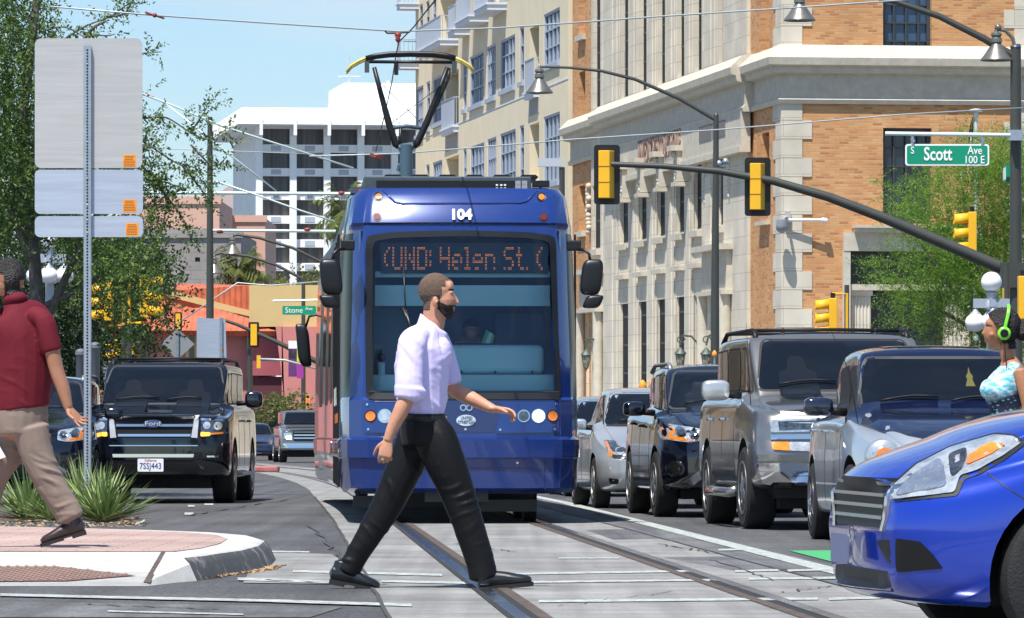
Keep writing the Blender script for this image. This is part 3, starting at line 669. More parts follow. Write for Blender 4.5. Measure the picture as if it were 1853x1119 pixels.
balcony(807, 830, 239, .25, 1.4); balcony(958.5, 975.5, 174, .25, 1.4); balcony(752, 758, 122, 1.0, 1.2); balcony(752, 758, 14, 1.0, 1.2)
mb = MB()
for (xa, xb, yt, yb) in ((807, 830, 244, 271), (958.5, 975.5, 180, 207)):
    h = opx(xa, xb, yt, yb); bL(mb, h[0], h[1], 0, .03, h[2], h[3])
build_each(mb, 'grey_panel', GREYW, apt)
# small signs on the pole by the court house end
# ================================================================ WHITE HOTEL
WHITE = mat('white_concrete', (.92, .92, .90), .8, var=.03, scale=.2); CURT = mat('curtained_window', (.085, .075, .07), .35, var=.5, scale=.9, stretch=(1.2, 1.2, .02), lo=.42, hi=.6)
GREYL = mat('grille_grey', (.45, .48, .52), .7)
DH = 630.0; Xh = (474 - CX) * DH / F; HF = Fac(Xh, DH, PHI)
hotel = thing('tall_hotel', 'white concrete hotel tower with rows of dark curtained windows under an overhanging roof', 'building', (Xh, DH, 0), PHI)
def hz(py): return CZ + (HY - py) * DH / F
c_ = 61.6 * DH / F; ww = 51 * DH / F; nb = 6; holes = []
for k in range(9):
    for i in range(nb): holes.append((i * c_, i * c_ + ww, hz(233 + 42.9 * k + 28.5), hz(233 + 42.9 * k), .9))
mb = MB(); wall_holes(mb, lambda u, v, w_: (u, -w_, v), 0, nb * c_, -6, hz(196), holes, .9)
side_l = 40.0; mb.quad((0, 0, -6), (0, side_l, -6), (0, side_l, hz(196)), (0, 0, hz(196)))
mb.quad((nb * c_, 0, -6), (nb * c_, side_l, -6), (nb * c_, side_l, hz(196)), (nb * c_, 0, hz(196))); mb.quad((0, side_l, -6), (nb * c_, side_l, -6), (nb * c_, side_l, hz(196)), (0, side_l, hz(196)))
mb.build('wall', WHITE, hotel)
for j, h in enumerate(holes):
    if h[2] < hz(520): continue
    m_ = MB(); m_.box(h[0], h[1], .82, .95, h[2], h[3]); pn = m_.build('window', CURT, hotel)
mb = MB()
for i in range(nb + 1):
    u = i * c_ - (c_ - ww) / 2 if i else -.3; u = i * c_ - .39; mb.box(u - .42, u + .42, -.75, 0, -6, hz(230))
build_each(mb, 'column', WHITE, hotel)
mb = MB()
for k in range(9):
    for i in range(nb): zc_ = hz(233 + 42.9 * k + 35); mb.box(i * c_ + ww * .32, i * c_ + ww * .68, -.06, 0, zc_ - .35, zc_ + .3)
build_each(mb, 'vent_grille', GREYL, hotel)
mb = MB()
for k in range(13): mb.box(-.35, 0, 2 + k * 3, 2.8 + k * 3, -6, hz(236))
build_each(mb, 'fin', WHITE, hotel)
mb = MB(); ov = 3.3
z0, z1 = hz(230), hz(197); a0, a1, b0, b1 = -ov, nb * c_ + ov, -ov, side_l + ov
mb.add([(-.6, -.9, z0), (a1 - ov, -.9, z0), (a1 - ov, side_l, z0), (-.6, side_l, z0), (a0, b0, z0 + .2), (a1, b0, z0 + .2), (a1, b1, z0 + .2), (a0, b1, z0 + .2), (a0 + .5, b0 + .5, z1), (a1 - .5, b0 + .5, z1), (a1, b1, z1), (a0 + .5, b1, z1)],
       [(0, 1, 2, 3), (0, 1, 5, 4), (1, 2, 6, 5), (2, 3, 7, 6), (3, 0, 4, 7), (4, 5, 9, 8), (5, 6, 10, 9), (6, 7, 11, 10), (7, 4, 8, 11), (8, 9, 10, 11)])
for i in range(nb): mb.box(i * c_ - .39 - .2, i * c_ - .39 + .2, -3.4, -.6, z0 - 1.2, z0 + 1)
mb.build('roof', WHITE, hotel)
ph = MB(); pa, pb = (625 - 474) * DH / F, (790 - 474) * DH / F; ph.box(pa, pb, 3, 20, hz(200), hz(146)); ph.box(pa - 2, pb, 2, 22, hz(200), hz(190)); o = ph.build('penthouse', WHITE, hotel); bevel(o, .9, 3)
ph = MB(); ph.tube([(pa + 1.2, 6, hz(147)), (pa + 1.2, 6, hz(92))], .12, 5); ph.tube([(pa + 6.3, 6, hz(147)), (pa + 6.3, 6, hz(138))], .3, 6); ph.tube([(pa - .2, 6, hz(132)), (pa + 2.6, 6, hz(132))], .1, 5); ph.build('aerial', GREYL, hotel)

# ================================================================ PINK / GREY BUILDINGS, RED ROOFED RESTAURANT
def boxbuild(name, label, D, xa, xb, yt, m, depth=20, bot=-5, wins_=(), rz=0.0):
    Xa, Xb = (xa - CX) * D / F, (xb - CX) * D / F; zt = CZ + (HY - yt) * D / F
    t = thing(name, label, 'building', (Xa, D, 0), rz)
    hs = [((p[0] - xa) * D / F, (p[1] - xa) * D / F, CZ + (HY - p[3]) * D / F, CZ + (HY - p[2]) * D / F, .4) for p in wins_]
    mb = MB(); W_ = Xb - Xa; wall_holes(mb, lambda u, v, w_: (u, -w_, v), 0, W_, bot, zt, hs, .4)
    mb.quad((0, 0, bot), (0, depth, bot), (0, depth, zt), (0, 0, zt)); mb.quad((W_, 0, bot), (W_, depth, bot), (W_, depth, zt), (W_, 0, zt)); mb.quad((0, 0, zt), (W_, 0, zt), (W_, depth, zt), (0, depth, zt)); mb.quad((0, depth, bot), (W_, depth, bot), (W_, depth, zt), (0, depth, zt))
    mb.build('wall', m, t)
    mb = MB(); mb.box(-.15, W_ + .15, -.15, .4, zt - .35, zt + .25); mb.build('parapet', m, t)
    for h in hs: window(t, lambda u, v, w_: (u, -w_, v), h, .4, 2, 2, FRAME, GLASSD, fw=.1)
    return t
PINK = mat('pink_stucco', (.66, .40, .31), .9, var=.06, scale=.3); GREYB = brickmat('grey_block', (.34, .31, .29), (.31, .28, .265), (.24, .22, .21), 1.2, .6, .02, swap='wall', noise_amt=.3)
boxbuild('pink_building', 'plain pink stucco building with small vents behind the tree', 420, 215, 397, 362, PINK, wins_=[(323, 330, 371, 376), (353, 362, 413, 420)])
boxbuild('grey_building', 'long grey block building with tiny square windows below the pink one', 330, 100, 436, 421, GREYB, wins_=[(353, 362, 466, 474), (315, 321, 498, 505)])
boxbuild('low_pink_building', 'small pink building between grey wall and white hotel', 440, 421, 480, 395, PINK)
TILE = mat('clay_roof_tile', (.46, .115, .06), .8, var=.25, scale=1.5)
n, l, b = nodes(TILE); t_ = n.new('ShaderNodeTexCoord'); wv = n.new('ShaderNodeTexWave'); wv.inputs['Scale'].default_value = 1.1; wv.inputs['Distortion'].default_value = .6
l.new(t_.outputs['Object'], wv.inputs[0]); bp = n.new('ShaderNodeBump'); bp.inputs['Strength'].default_value = 1; bp.inputs['Distance'].default_value = .05; l.new(wv.outputs['Fac'], bp.inputs['Height']); l.new(bp.outputs[0], b.inputs['Normal'])
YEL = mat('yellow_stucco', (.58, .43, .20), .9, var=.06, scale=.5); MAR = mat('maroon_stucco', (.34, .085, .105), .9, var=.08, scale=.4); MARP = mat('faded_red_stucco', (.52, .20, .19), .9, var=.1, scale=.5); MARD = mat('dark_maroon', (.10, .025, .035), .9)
D = 250.0
rest = thing('tiled_restaurant', 'red tile roofed restaurant with maroon walls and a yellow corner block', 'building', (0, D, 0))
def bp_(mb, xa, xb, yt, yb, d0, d1, D=D):
    mb.box((xa - CX) * D / F, (xb - CX) * D / F, d0, d1, CZ + (HY - yb) * D / F, CZ + (HY - yt) * D / F)
m_ = MB(); bp_(m_, 150, 345, 597, 840, 0, 14); m_.build('side_wall', MARP, rest)
m_ = MB(); bp_(m_, 345, 470, 597, 840, 0, 14); m_.build('front_wall', MARP, rest)
m_ = MB(); bp_(m_, 453, 640, 517, 592, -1, 14); m_.build('corner_block', YEL, rest)
m_ = MB(); bp_(m_, 512, 640, 592, 840, -1.3, 12); m_.add([((501 - CX) * D / F, -1.3, CZ + (HY - 592) * D / F), ((513 - CX) * D / F, -1.3, CZ + (HY - 592) * D / F), ((520 - CX) * D / F, -1.3, CZ + (HY - 840) * D / F), ((514 - CX) * D / F, -1.3, CZ + (HY - 700) * D / F)], [(0, 1, 2, 3)])
m_.build('corner_base', MARP, rest)
m_ = MB(); bp_(m_, 452, 512, 600, 680, -.6, 0); m_.build('canopy_band', MAR, rest)
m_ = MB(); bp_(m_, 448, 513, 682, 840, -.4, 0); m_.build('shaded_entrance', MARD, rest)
m_ = MB()
def PD(px, py, dd, D=D): v = P(px, py, D); return (v.x, dd, v.z)
m_.prism([PD(452, 514, 3), PD(355, 508, 9), PD(292, 506, 9), PD(300, 524, 3), PD(455, 562, 3)], (0, .3, -.3)); m_.build('upper_roof', TILE, rest)
m_ = MB(); m_.prism([PD(300, 524, 1.2), PD(453, 562, 1.2), PD(453, 573, 1.2), PD(380, 556, 1.2), PD(300, 536, 1.2)], (0, 3, 0)); m_.build('fascia', YEL, rest)
m_ = MB(); m_.prism([PD(290, 527, 1.2), PD(380, 556, 1.2), PD(506, 592, 1.0), PD(500, 600, -1.2), PD(150, 598, -1.2), PD(150, 560, 2), PD(240, 527, 2)], (0, .25, -.25)); m_.build('lower_roof', TILE, rest)
h = ((343 - CX) * D / F, (352 - CX) * D / F, CZ + (HY - 650) * D / F, CZ + (HY - 606) * D / F)
m_ = MB(); m_.box(h[0] - .2, h[1] + .2, -.12, -.003, h[2] - .2, h[3] + .2); w1 = m_.build('window', YEL, rest); m_ = MB(); m_.box(h[0], h[1], -.16, -.121, h[2], h[3]); m_.build('pane', GLASSD, w1)
# ================================================================ MOUNTAIN
MT = mat('mountain_rock', (.26, .20, .17), .95, var=.25, scale=.004)
mb = MB(); prev = None
pk = [(-2400, 640), (-900, 560), (0, 470), (260, 410), (360, 372), (395, 349), (418, 337), (436, 334), (455, 345), (520, 372), (640, 392), (900, 420), (1500, 470), (2600, 600)]
rows = []
for k, (sc_, dd) in enumerate(((0, -900), (.35, -500), (.72, -200), (1, 0), (.3, 900))):
    row = []
    for i in range(len(pk) - 1):
        for j in range(12):
            t = j / 12; px = pk[i][0] + (pk[i + 1][0] - pk[i][0]) * t; py = pk[i][1] + (pk[i + 1][1] - pk[i][1]) * t
            v = P(px, py, 9500); nz = noise.noise(Vector((px * .03, k * 1.7, 0))) * 14 + noise.noise(Vector((px * .011, k * .7, 4))) * 40 * (1 if k not in (3,) else .25)
            row.append((v.x + nz, 9500 + dd + nz, -8 + (v.z + 8) * sc_ + nz * (.35 if k else 0)))
    rows.append(row)
n_ = len(rows[0])
vs = [v for r in rows for v in r]; mb.add(vs, [(k * n_ + i, k * n_ + i + 1, (k + 1) * n_ + i + 1, (k + 1) * n_ + i) for k in range(4) for i in range(n_ - 1)])
tag(mb.build('mountain', MT, smooth=True), kind='structure')

# pavement with kerb round the court house and along the apartments
mb = MB(); c0, s0 = math.cos(PHI), math.sin(PHI)
def LW(u, v): return (8.88 + u * c0 - v * s0, 163.6 + u * s0 + v * c0)
def slab(pts, h0=.15):
    P_ = [(x, y, gz(y) + h0) for x, y in pts]; n_ = len(P_); mb.add(P_ + [(x, y, z - .3) for x, y, z in P_], [tuple(range(n_))] + [(i, (i + 1) % n_, n_ + (i + 1) % n_, n_ + i) for i in range(n_)])
slab([LW(-4, -4.5), LW(60, -4.5), LW(60, .0), LW(-4, .0)]); slab([LW(-4, .003), LW(0, .003), LW(0, 60), LW(-4, 60)]); slab([LW(-4, 60.003), LW(0, 60.003), LW(0, 105), LW(-4, 105)])
tag(mb.build('pavement', KERB), kind='structure')
# ================================================================ STREET FURNITURE
POLE = mat('bronze_pole_paint', (.05, .052, .045), .45, var=.1, scale=2); GALV = mat('galvanised_steel', (.42, .48, .54), .42, .7, var=.12, scale=12); GALVL = mat('pale_tube', (.62, .72, .68), .4, .2)
YSIG = mat('signal_yellow', (.86, .46, .015), .45, var=.06, scale=2); BLK = mat('black_satin', (.006, .006, .007), .45); BELL = mat('bell_lamp_metal', (.22, .215, .19), .35, .6, var=.15, scale=5)
ALU = mat('sign_back_aluminium', (.50, .50, .495), .45, .3, var=.09, scale=1.8, stretch=(.7, .5, 16), rvar=.1); ALUB = mat('sign_back_bluish', (.46, .52, .62), .38, .35, var=.10, scale=3, stretch=(.5, .5, 9))
ORG = mat('sticker_orange', (.85, .30, .02), .6); ORGT = mat('sticker_print', (.25, .07, .01), .6); GREENS = mat('street_sign_green', (.0, .27, .15), .45); SIGNW = mat('sign_white', (.85, .87, .85), .5)
GLOBE = mat('opal_globe', (.86, .86, .86), .18, coat=.5); WIRE = mat('wire_dark', (.03, .03, .035), .6); WIREL = mat('wire_light', (.42, .46, .46), .5, .3); REDI = mat('insulator_red', (.24, .03, .025), .5)
REDL = mat('red_signal_lit', (.5, .02, .01), .3, emit=(1, .05, .02), es=3.0)

def roundrect(x0, x1, z0, z1, r, y, n=5):
    out = []
    for cx_, cz_, a0 in ((x1 - r, z1 - r, 0), (x0 + r, z1 - r, 90), (x0 + r, z0 + r, 180), (x1 - r, z0 + r, 270)):
        for i in range(n + 1): a = R(a0 + 90 * i / n); out.append((cx_ + r * math.cos(a), y, cz_ + r * math.sin(a)))
    return out
# ---- foreground sign post with three sign backs
D = 42.0; q = D / F
fp = GX(158, D, .15); sp = thing('sign_post', 'perforated steel post carrying three blank sign backs with orange stickers', 'sign', (fp.x, D, fp.z))
def L(px, py, dy=0.0): return ((px - 158) * q, dy, CZ + (HY - py) * q - fp.z)
m_ = MB(); zt = L(158, 83)[2]; hw = .0325; m_.prism([(-hw, 0, -.2), (-hw + .004, 0, zt), (hw - .004, 0, zt), (hw, 0, -.2)], (0, .004, 0))
m_.prism([(-hw, 0, -.2), (-hw, 0, zt), (-hw, .042, zt), (-hw, .042, -.2)], (.004, 0, 0)); m_.prism([(hw - .004, 0, -.2), (hw - .004, 0, zt), (hw - .004, .042, zt), (hw - .004, .042, -.2)], (.004, 0, 0))
m_.box(-.04, .04, -.012, -.002, -.2, .16); m_.build('post', GALV, sp)
m_ = MB(); z_ = .03
while z_ < zt - .02: m_.lathe([(.0085, -.0022), (.0085, -.0008)], 10, (0, 0, z_) if False else (0, 0, z_), 'Y'); z_ += .0262
holes_ = m_.build('post_hole', BLK, sp, loc=(0, 0, 0)); tag(holes_, kind='stuff')
for (xa, xb, ya_, yb_, mm_, st) in ((62, 257, 69, 304, ALU, (222, 245, 280, 302)), (62, 258, 307, 387, ALUB, (222, 246, 361, 384)), (62, 258, 391, 429, ALUB, (227, 250, 404, 427))):
    a, b_ = L(xa, yb_), L(xb, ya_); m_ = MB(); m_.prism(roundrect(a[0], b_[0], a[2], b_[2], .055 if ya_ < 100 else .045, .046), (0, .004, 0)); pn = m_.build('sign_panel', mm_, sp)
    s0_, s1_ = L(st[0], st[3]), L(st[1], st[2]); m_ = MB(); m_.box(s0_[0], s1_[0], .0445, .0458, s0_[2], s1_[2]); so_ = m_.build('sticker', ORG, pn)
    m_ = MB()
    for k in range(7):
        zz = s1_[2] - .012 - k * .0135; wd = (s1_[0] - s0_[0]); a_ = .12 if k < 3 else .04
        m_.box(s0_[0] + wd * a_, s1_[0] - wd * (a_ + random.uniform(0, .1)), .0436, .0443, zz - .003, zz + .002)
    m_.build('print', ORGT, so_)
    m_ = MB()
    for f_ in (.2, .8): m_.ball((0, -.004, a[2] + (b_[2] - a[2]) * f_), .008, 5)
    m_.build('bolt', GALV, pn, smooth=True)

def bell(mb, c, s=1.0, drop=.0):
    mb.lathe([(.02, .12), (.035, .1), (.05, .02), (.11, 0), (.12, -.05), (.09, -.09), (.12, -.12), (.125, -.2), (.1, -.23), (.13, -.27), (.19, -.36), (.27, -.48), (.33, -.55), (.345, -.58), (.34, -.60), (.30, -.60), (.2, -.5), (.05, -.45)], 28, c)
# ---- mast arm pole on the right
D = 107.0; q = D / F
def pt(px, py, D_=None, dd=0.0): D_ = D_ or D; v = P(px, py, D_); return (v.x, v.y + dd, v.z)
def place(name, label, cat, px, D_, group=None):
    g_ = GX(px, D_); t = thing(name, label, cat, (g_.x, D_, g_.z), 0, group); return t, g_
def rel(g_, pts): return [(p[0] - g_.x, p[1] - g_.y, p[2] - g_.z) for p in pts]
ma, g_ = place('signal_mast', 'tall dark mast arm pole with long signal arm, above the headphones woman', 'traffic light pole', 1838, D)
m_ = MB(); m_.tube(rel(g_, [pt(1838, 860), pt(1838, 500), pt(1838, 86)]), [.17, .135, .115], 16); m_.tube(rel(g_, [pt(1838, 86), pt(1838, 82)]), [.13, .1], 12)
m_.build('pole', POLE, ma, smooth=35)
arm1 = [(1838, 496), (1815, 486), (1700, 437), (1600, 395), (1500, 357), (1400, 328), (1300, 310), (1200, 301), (1095, 297)]
m_ = MB(); m_.tube(rel(g_, [pt(*p) for p in arm1]), [.135, .135, .125, .115, .102, .088, .075, .065, .055], 14); m_.box(*[v for v in (-.35, .15, -.22, .22)], *(pt(0, 500)[2] - g_.z - .25, pt(0, 480)[2] - g_.z + .05)); m_.build('signal_arm', POLE, ma, smooth=35)
arm2 = [(1838, 104), (1780, 70), (1700, 30), (1620, 3), (1540, -15), (1470, -20), (1448, -16)]
m_ = MB(); m_.tube(rel(g_, [pt(*p) for p in arm2]), [.085, .08, .07, .06, .05, .045, .045], 10); m_.build('lamp_arm', POLE, ma, smooth=35)
m_ = MB(); v = rel(g_, [pt(1447, -12)])[0]; bell(m_, v, 1); m_.build('lamp_shade', BELL, ma, smooth=40)
m_ = MB(); m_.tube(rel(g_, [pt(1838, 95), pt(1833, 70), pt(1820, 56), pt(1806, 53), pt(1802, 58)]), .04, 8); bell(m_, rel(g_, [pt(1803, 60)])[0], .85); m_.ball(rel(g_, [pt(1806, 50)])[0], .08, 6); m_.build('side_lamp', BELL, ma, smooth=40)
m_ = MB(); m_.tube(rel(g_, [pt(1841, 90), pt(1841, 80)]), .07, 10); m_.build('photocell', mat('photocell_blue', (.02, .12, .5), .4), ma)
def sig_back(px0, px1, py0, py1, label, bodyx, D_=107.0, grp='overhead signals on the long mast arm'):
    """signal seen from behind: black louvred backplate and yellow housing"""
    cx_ = (px0 + px1) / 2; c_ = P(cx_, (py0 + py1) / 2, D_); t = thing('traffic_signal', label, 'traffic light', (c_.x, D_, c_.z), 0, grp); q_ = D_ / F
    w_, h_ = (px1 - px0) * q_ / 2, (py1 - py0) * q_ / 2
    m_ = MB(); m_.prism(roundrect(-w_, w_, -h_, h_, .07, .10), (0, .02, 0)); 
    m_.build('backplate', BLK, t)
    b0, b1 = (bodyx[0] - cx_) * q_, (bodyx[1] - cx_) * q_; bh = h_ - .13
    m_ = MB(); bs = b0 + (b1 - b0) * .68
    m_.prism([(b0, -.12, -bh), (bs, -.12, -bh), (b1, .09, -bh), (b0, .09, -bh)], (0, 0, 2 * bh)); o = m_.build('housing', YSIG, t); bevel(o, .012, 2)
    m_ = MB()
    for k in (-1, 0, 1):
        m_.lathe([(.13, .12), (.14, .13), (.145, .34), (.135, .34), (.125, .14)], 18, ((b0 + b1) / 2 + .03, 0, k * bh * .64), 'Y')
    m_.build('visor', BLK, t, smooth=40)
    m_ = MB()
    for k in range(1, 3): m_.box(b0 - .004, bs + .002, -.126, -.118, -bh + 2 * bh * k / 3 - .006, -bh + 2 * bh * k / 3 + .006)
    m_.build('seam', ORGT, t); return t
sig_back(1075, 1122, 262, 370, 'yellow traffic signal seen from behind at the tip of the mast arm', (1083, 1112))
sig_back(1348, 1395, 285, 391, 'yellow traffic signal seen from behind, midway along the mast arm', (1357, 1385))
def sig_side(px, ytop, n_, pitch, label, face=-1, D_=110.0, brk=True, grp='pole mounted signals seen from the side', post=True, dark=False):
    """three section head in side view; face -1: visors to the left"""
    c_ = P(px, ytop, D_); q_ = D_ / F; g0 = gz(D_); t = thing('traffic_signal', label, 'traffic light', (c_.x, D_, c_.z), 0, grp); ph_ = pitch * q_
    m_ = MB(); m_.box(-.09, .09, -.16, .16, -n_ * ph_, 0); bevel(m_.build('housing', YSIG, t), .015, 2)
    for k in range(n_):
        z_ = -(k + .5) * ph_; m_ = MB(); r_ = ph_ * .44
        ring0 = []; ring1 = []
        for j in range(15):
            a = R(-40 + 260 * j / 14); ring0.append((face * .09, r_ * math.cos(a), z_ + r_ * math.sin(a))); ring1.append((face * .40, r_ * 1.0 * math.cos(a), z_ + r_ * math.sin(a) - .03))
        vs = ring0 + ring1; m_.add(vs, [(j, j + 1, 15 + j + 1, 15 + j) for j in range(14)])
        o = m_.build('visor', YSIG, t, smooth=True); md = o.modifiers.new('s', 'SOLIDIFY'); md.thickness = .012
        m_ = MB(); m_.lathe([(.001, 0), (r_ * .85, 0)], 14, (face * .095, 0, z_), 'X'); m_.build('lens', BLK, o)
    if brk:
        s_ = -face; m_ = MB()
        m_.tube([(0, 0, .02), (0, 0, .1), (s_ * .32, 0, .1), (s_ * .32, 0, -n_ * ph_ - .1), (0, 0, -n_ * ph_ - .1)], .035, 6)
        m_.build('bracket', YSIG, t)
    if post:
        s_ = -face; m_ = MB(); m_.tube([(s_ * .32, .08, g0 - c_.z), (s_ * .32, .08, .3)], .055, 10); m_.build('post', POLE, t)
    m_ = MB(); m_.box(-.05, .05, -.05, .05, 0, .12); m_.build('cap', BLK, t)
    return t
sig_side(1759, 384, 3, 25.5, 'yellow three section signal facing left, behind the long mast arm beside the flagpole', brk=False, post=False)
m_ = MB(); 
sig_side(1507, 540, 3, 24, 'yellow signal facing left on a post, just above the silver sport utility roof', D_=112)
sig_side(1822, 505, 3, 24, 'yellow signal half hidden behind the right hand opal globes', D_=112, face=1, brk=False)
sig_side(1850, 500, 3, 26, 'yellow signal cut by the right photo edge beside the mast', D_=104, face=1, brk=False)
sig_side(261, 498, 3, 26, 'large yellow signal facing right among the left tree branches', face=1, D_=105)
sig_side(197, 512, 3, 23, 'yellow signal facing left, half hidden deep in the left tree', D_=108)
sig_side(236, 612, 2, 20, 'low yellow pedestrian signal just above the black vehicle roof rack', D_=120, brk=False, grp=None)
sig_side(213, 618, 2, 18, 'low narrow yellow signal next to the small grey sign back', D_=122, brk=False, grp=None)
# ---- Scott Ave sign on its own bracket arm
D = 106.8
ss = thing('street_name_sign', 'green street name sign reading Scott Ave 100 E hung from a white tube', 'street sign', tuple(P(1714, 280, D))); o_ = P(1714, 280, D)
m_ = MB(); a, b_ = P(1638, 300, D) - o_, P(1790, 261, D) - o_; m_.prism(roundrect(a.x, b_.x, a.z, b_.z, .06, -.01), (0, .02, 0)); pn = m_.build('sign_border', SIGNW, ss)
e_ = .035; m_ = MB(); m_.prism(roundrect(a.x + e_, b_.x - e_, a.z + e_, b_.z - e_, .045, -.015), (0, .005, 0)); m_.build('sign_face', GREENS, ss)
def stext(s, px, py, hpx, parent, o_, D_, m_=SIGNW, dy=-.022, sx=.8, off=.006, name='lettering'):
    p = P(px, py, D_) - o_; return text_obj(name, s, hpx * D_ / F * 1.4, m_, Matrix.Translation((p.x, dy, p.z)) @ TXT_FRONT, parent, ext=.003, off=off, sx=sx)
stext('S', 1651, 273, 13, ss, o_, D, off=.002); stext('Scott', 1697, 280, 24, ss, o_, D, sx=.72, off=.008); stext('Ave', 1764, 273, 15, ss, o_, D, off=.002, sx=.8); stext('100 E', 1763, 290, 14, ss, o_, D, off=.002, sx=.85)
m_ = MB(); m_.tube([P(1602, 242, D) - o_, P(1838, 245, D) - o_], .045, 10); m_.build('bracket_tube', mat('pale_tube2', (.66, .78, .74), .35, .1), ss, smooth=40)
for px in (1651, 1777): m_ = MB(); m_.tube([P(px, 244, D) - o_, P(px, 262, D) - o_], .03, 6); m_.tube([P(px - 1, 250, D) - o_, P(px + 2, 258, D) - o_], .045, 6); m_.build('hanger', GALV, ss)
m_ = MB(); a = P(1829, 255, D) - o_; b_ = P(1848, 236, D) - o_; m_.box(a.x - .02, b_.x + .02, -.16, .16, a.z, b_.z); m_.build('clamp', GALV, ss)
sm = thing('small_street_sign', 'narrow green street sign seen edge on beside the mast pole', 'street sign', tuple(P(1822, 315, 107.5))); m_ = MB(); m_.box(-.05, .05, -.3, .3, -.18, .18); m_.build('sign_face', GREENS, sm); m_ = MB(); m_.box(-.06, -.05, -.25, .25, -.13, .13); m_.build('lettering', SIGNW, sm)
# ---- street lamp at x=1295
D = 125.0
sl2, g_ = place('street_lamp', 'tall bronze street lamp with curved arm and bell shade over the tram', 'street lamp', 1295, D)
m_ = MB(); m_.tube(rel(g_, [pt(1293, 858), pt(1294, 500), pt(1296, 208)]), [.13, .10, .065], 14); m_.lathe([(.07, 0), (.05, .05), (.001, .1)], 10, rel(g_, [pt(1296, 210)])[0]); m_.build('pole', POLE, sl2, smooth=35)
m_ = MB(); m_.tube(rel(g_, [pt(*p) for p in ((1295, 217), (1230, 179), (1150, 144), (1090, 129), (1035, 123), (985, 121), (976, 122))]), [.055, .05, .045, .04, .035, .03, .03], 10); m_.build('lamp_arm', POLE, sl2, smooth=35)
m_ = MB(); bell(m_, rel(g_, [pt(976, 126)])[0]); m_.build('lamp_shade', BELL, sl2, smooth=40)
m_ = MB(); 
for dx_ in (8, 20): m_.ball(rel(g_, [pt(1293 + dx_, 296 - (dx_ - 8) * .3)])[0], .085, 6); m_.tube(rel(g_, [pt(1295, 300), pt(1293 + dx_, 302)]), .03, 5)
m_.build('sensor', GALV, sl2, smooth=True)
# ---- dark catenary poles on the left
def pole(px, ytop, D_, r0, r1, label, name='catenary_pole', cat='pole'):
    t, g_ = place(name, label, cat, px, D_); v = P(px, ytop, D_); m_ = MB(); m_.tube([(0, 0, 0), (0, 0, v.z - g_.z)], [r0, r1], 14); m_.build('shaft', POLE, t, smooth=35); return t, g_
cp, g_ = pole(380, 212, 150, .15, .075, 'tall dark catenary pole rising left of the white hotel'); D = 150.0
for i, (pts_, r_) in enumerate(((((150, 348), (258, 349), (660, 351)), .05), (((380, 417), (607, 419)), .045))):
    m_ = MB(); m_.tube(rel(g_, [pt(*p, 150) for p in pts_]), r_, 8); m_.build('bracket_tube', GALVL, cp, smooth=40)
m_ = MB()
for (px, py) in ((398, 419), (556, 416), (618, 350)):
    m_ = MB(); m_.lathe([(.05, -.1), (.07, 0), (.05, .1)], 8, rel(g_, [pt(px, py, 150)])[0], 'X')
    m_.build('insulator', REDI, cp, smooth=True)
pole(549, 503, 236, .12, .09, 'distant dark pole with bell lamp arm above the street sign')
pole(452, 610, 240, .16, .13, 'short dark signal pole before the maroon wall', 'signal_pole')
def far_bell(px, py, D_, label, armpts, grp='distant bell lamps left of the tram'):
    o_ = P(px, py, D_); t = thing('bell_lamp', label, 'street lamp', tuple(o_), 0, grp); m_ = MB(); k = 1.25; m_.M = Matrix.Scale(k, 4); bell(m_, (0, 0, .0)); m_.M = None; m_.build('lamp_shade', BELL, t, smooth=40)
    m_ = MB(); m_.tube([P(x, y, D_) - o_ for x, y in armpts], .07, 8); m_.build('lamp_arm', POLE, t, smooth=40)
far_bell(421, 432, 236, 'distant bell lamp hanging against the grey block wall', [(421, 427), (430, 425), (470, 431), (530, 449), (584, 476)])
far_bell(388, 467, 238, 'distant bell lamp half hidden behind the catenary pole', [(388, 461), (400, 458), (450, 464), (500, 480), (549, 506)])
# wires and span poles
def wire(label, pts_, D0, D1, r_, m, name='overhead_wire', ins=()):
    n_ = len(pts_); vs = [P(x, y, D0 + (D1 - D0) * i / (n_ - 1)) for i, (x, y) in enumerate(pts_)]; o_ = vs[0]
    t = thing(name, label, 'wire', tuple(o_), 0, 'overhead wires and spans'); m_ = MB(); m_.tube([v - o_ for v in vs], r_, 6); m_.build('cable', m, t, smooth=True)
    if ins:
        for (x, y, D_) in ins:
            m_ = MB(); c_ = P(x, y, D_) - o_; m_.tube([c_ + Vector((-.12, 0, .04)), c_ + Vector((.12, 0, -.04))], [.014, .014], 6); m_.ball(c_, .03, 6)
            m_.build('insulator', REDI, t, smooth=True)
    return t
wire('pale span wire crossing above the pantograph from left tree to right', [(90, 12), (280, 28), (500, 43), (720, 57), (900, 51), (1060, 40), (1180, 31), (1440, 14), (1640, 0), (1860, -18)], 62, 66, .012, WIREL, ins=((280, 28, 62.4),))
wire('pale lower span wire crossing before the carved lettering', [(560, 283), (730, 278), (1030, 253), (1300, 235), (1640, 207), (1860, 195)], 88, 92, .014, WIREL, ins=((682, 282, 88.5),))
wire('diagonal guy wire with red insulator falling from the tree to the tram', [(200, 145), (262, 172), (310, 190), (400, 228), (640, 305)], 100, 100, .022, GALVL, ins=((268, 173, 100), (680, 285, 100)))
wire('diagonal strut wire from the guy down to the pale tube', [(300, 188), (400, 268), (500, 346)], 100, 100, .02, GALVL)
wire('lower diagonal guy wire falling towards the tram roof', [(390, 328), (470, 355), (540, 380), (605, 401)], 120, 120, .024, GALVL, ins=((397, 331, 120),))
wire('thin horizontal wire behind the catenary pole', [(250, 268), (400, 273), (640, 282)], 150, 150, .014, WIREL)
wire('thin pale wire strung low over the red roof', [(300, 600), (430, 512), (490, 517), (600, 508)], 230, 230, .035, WIREL)
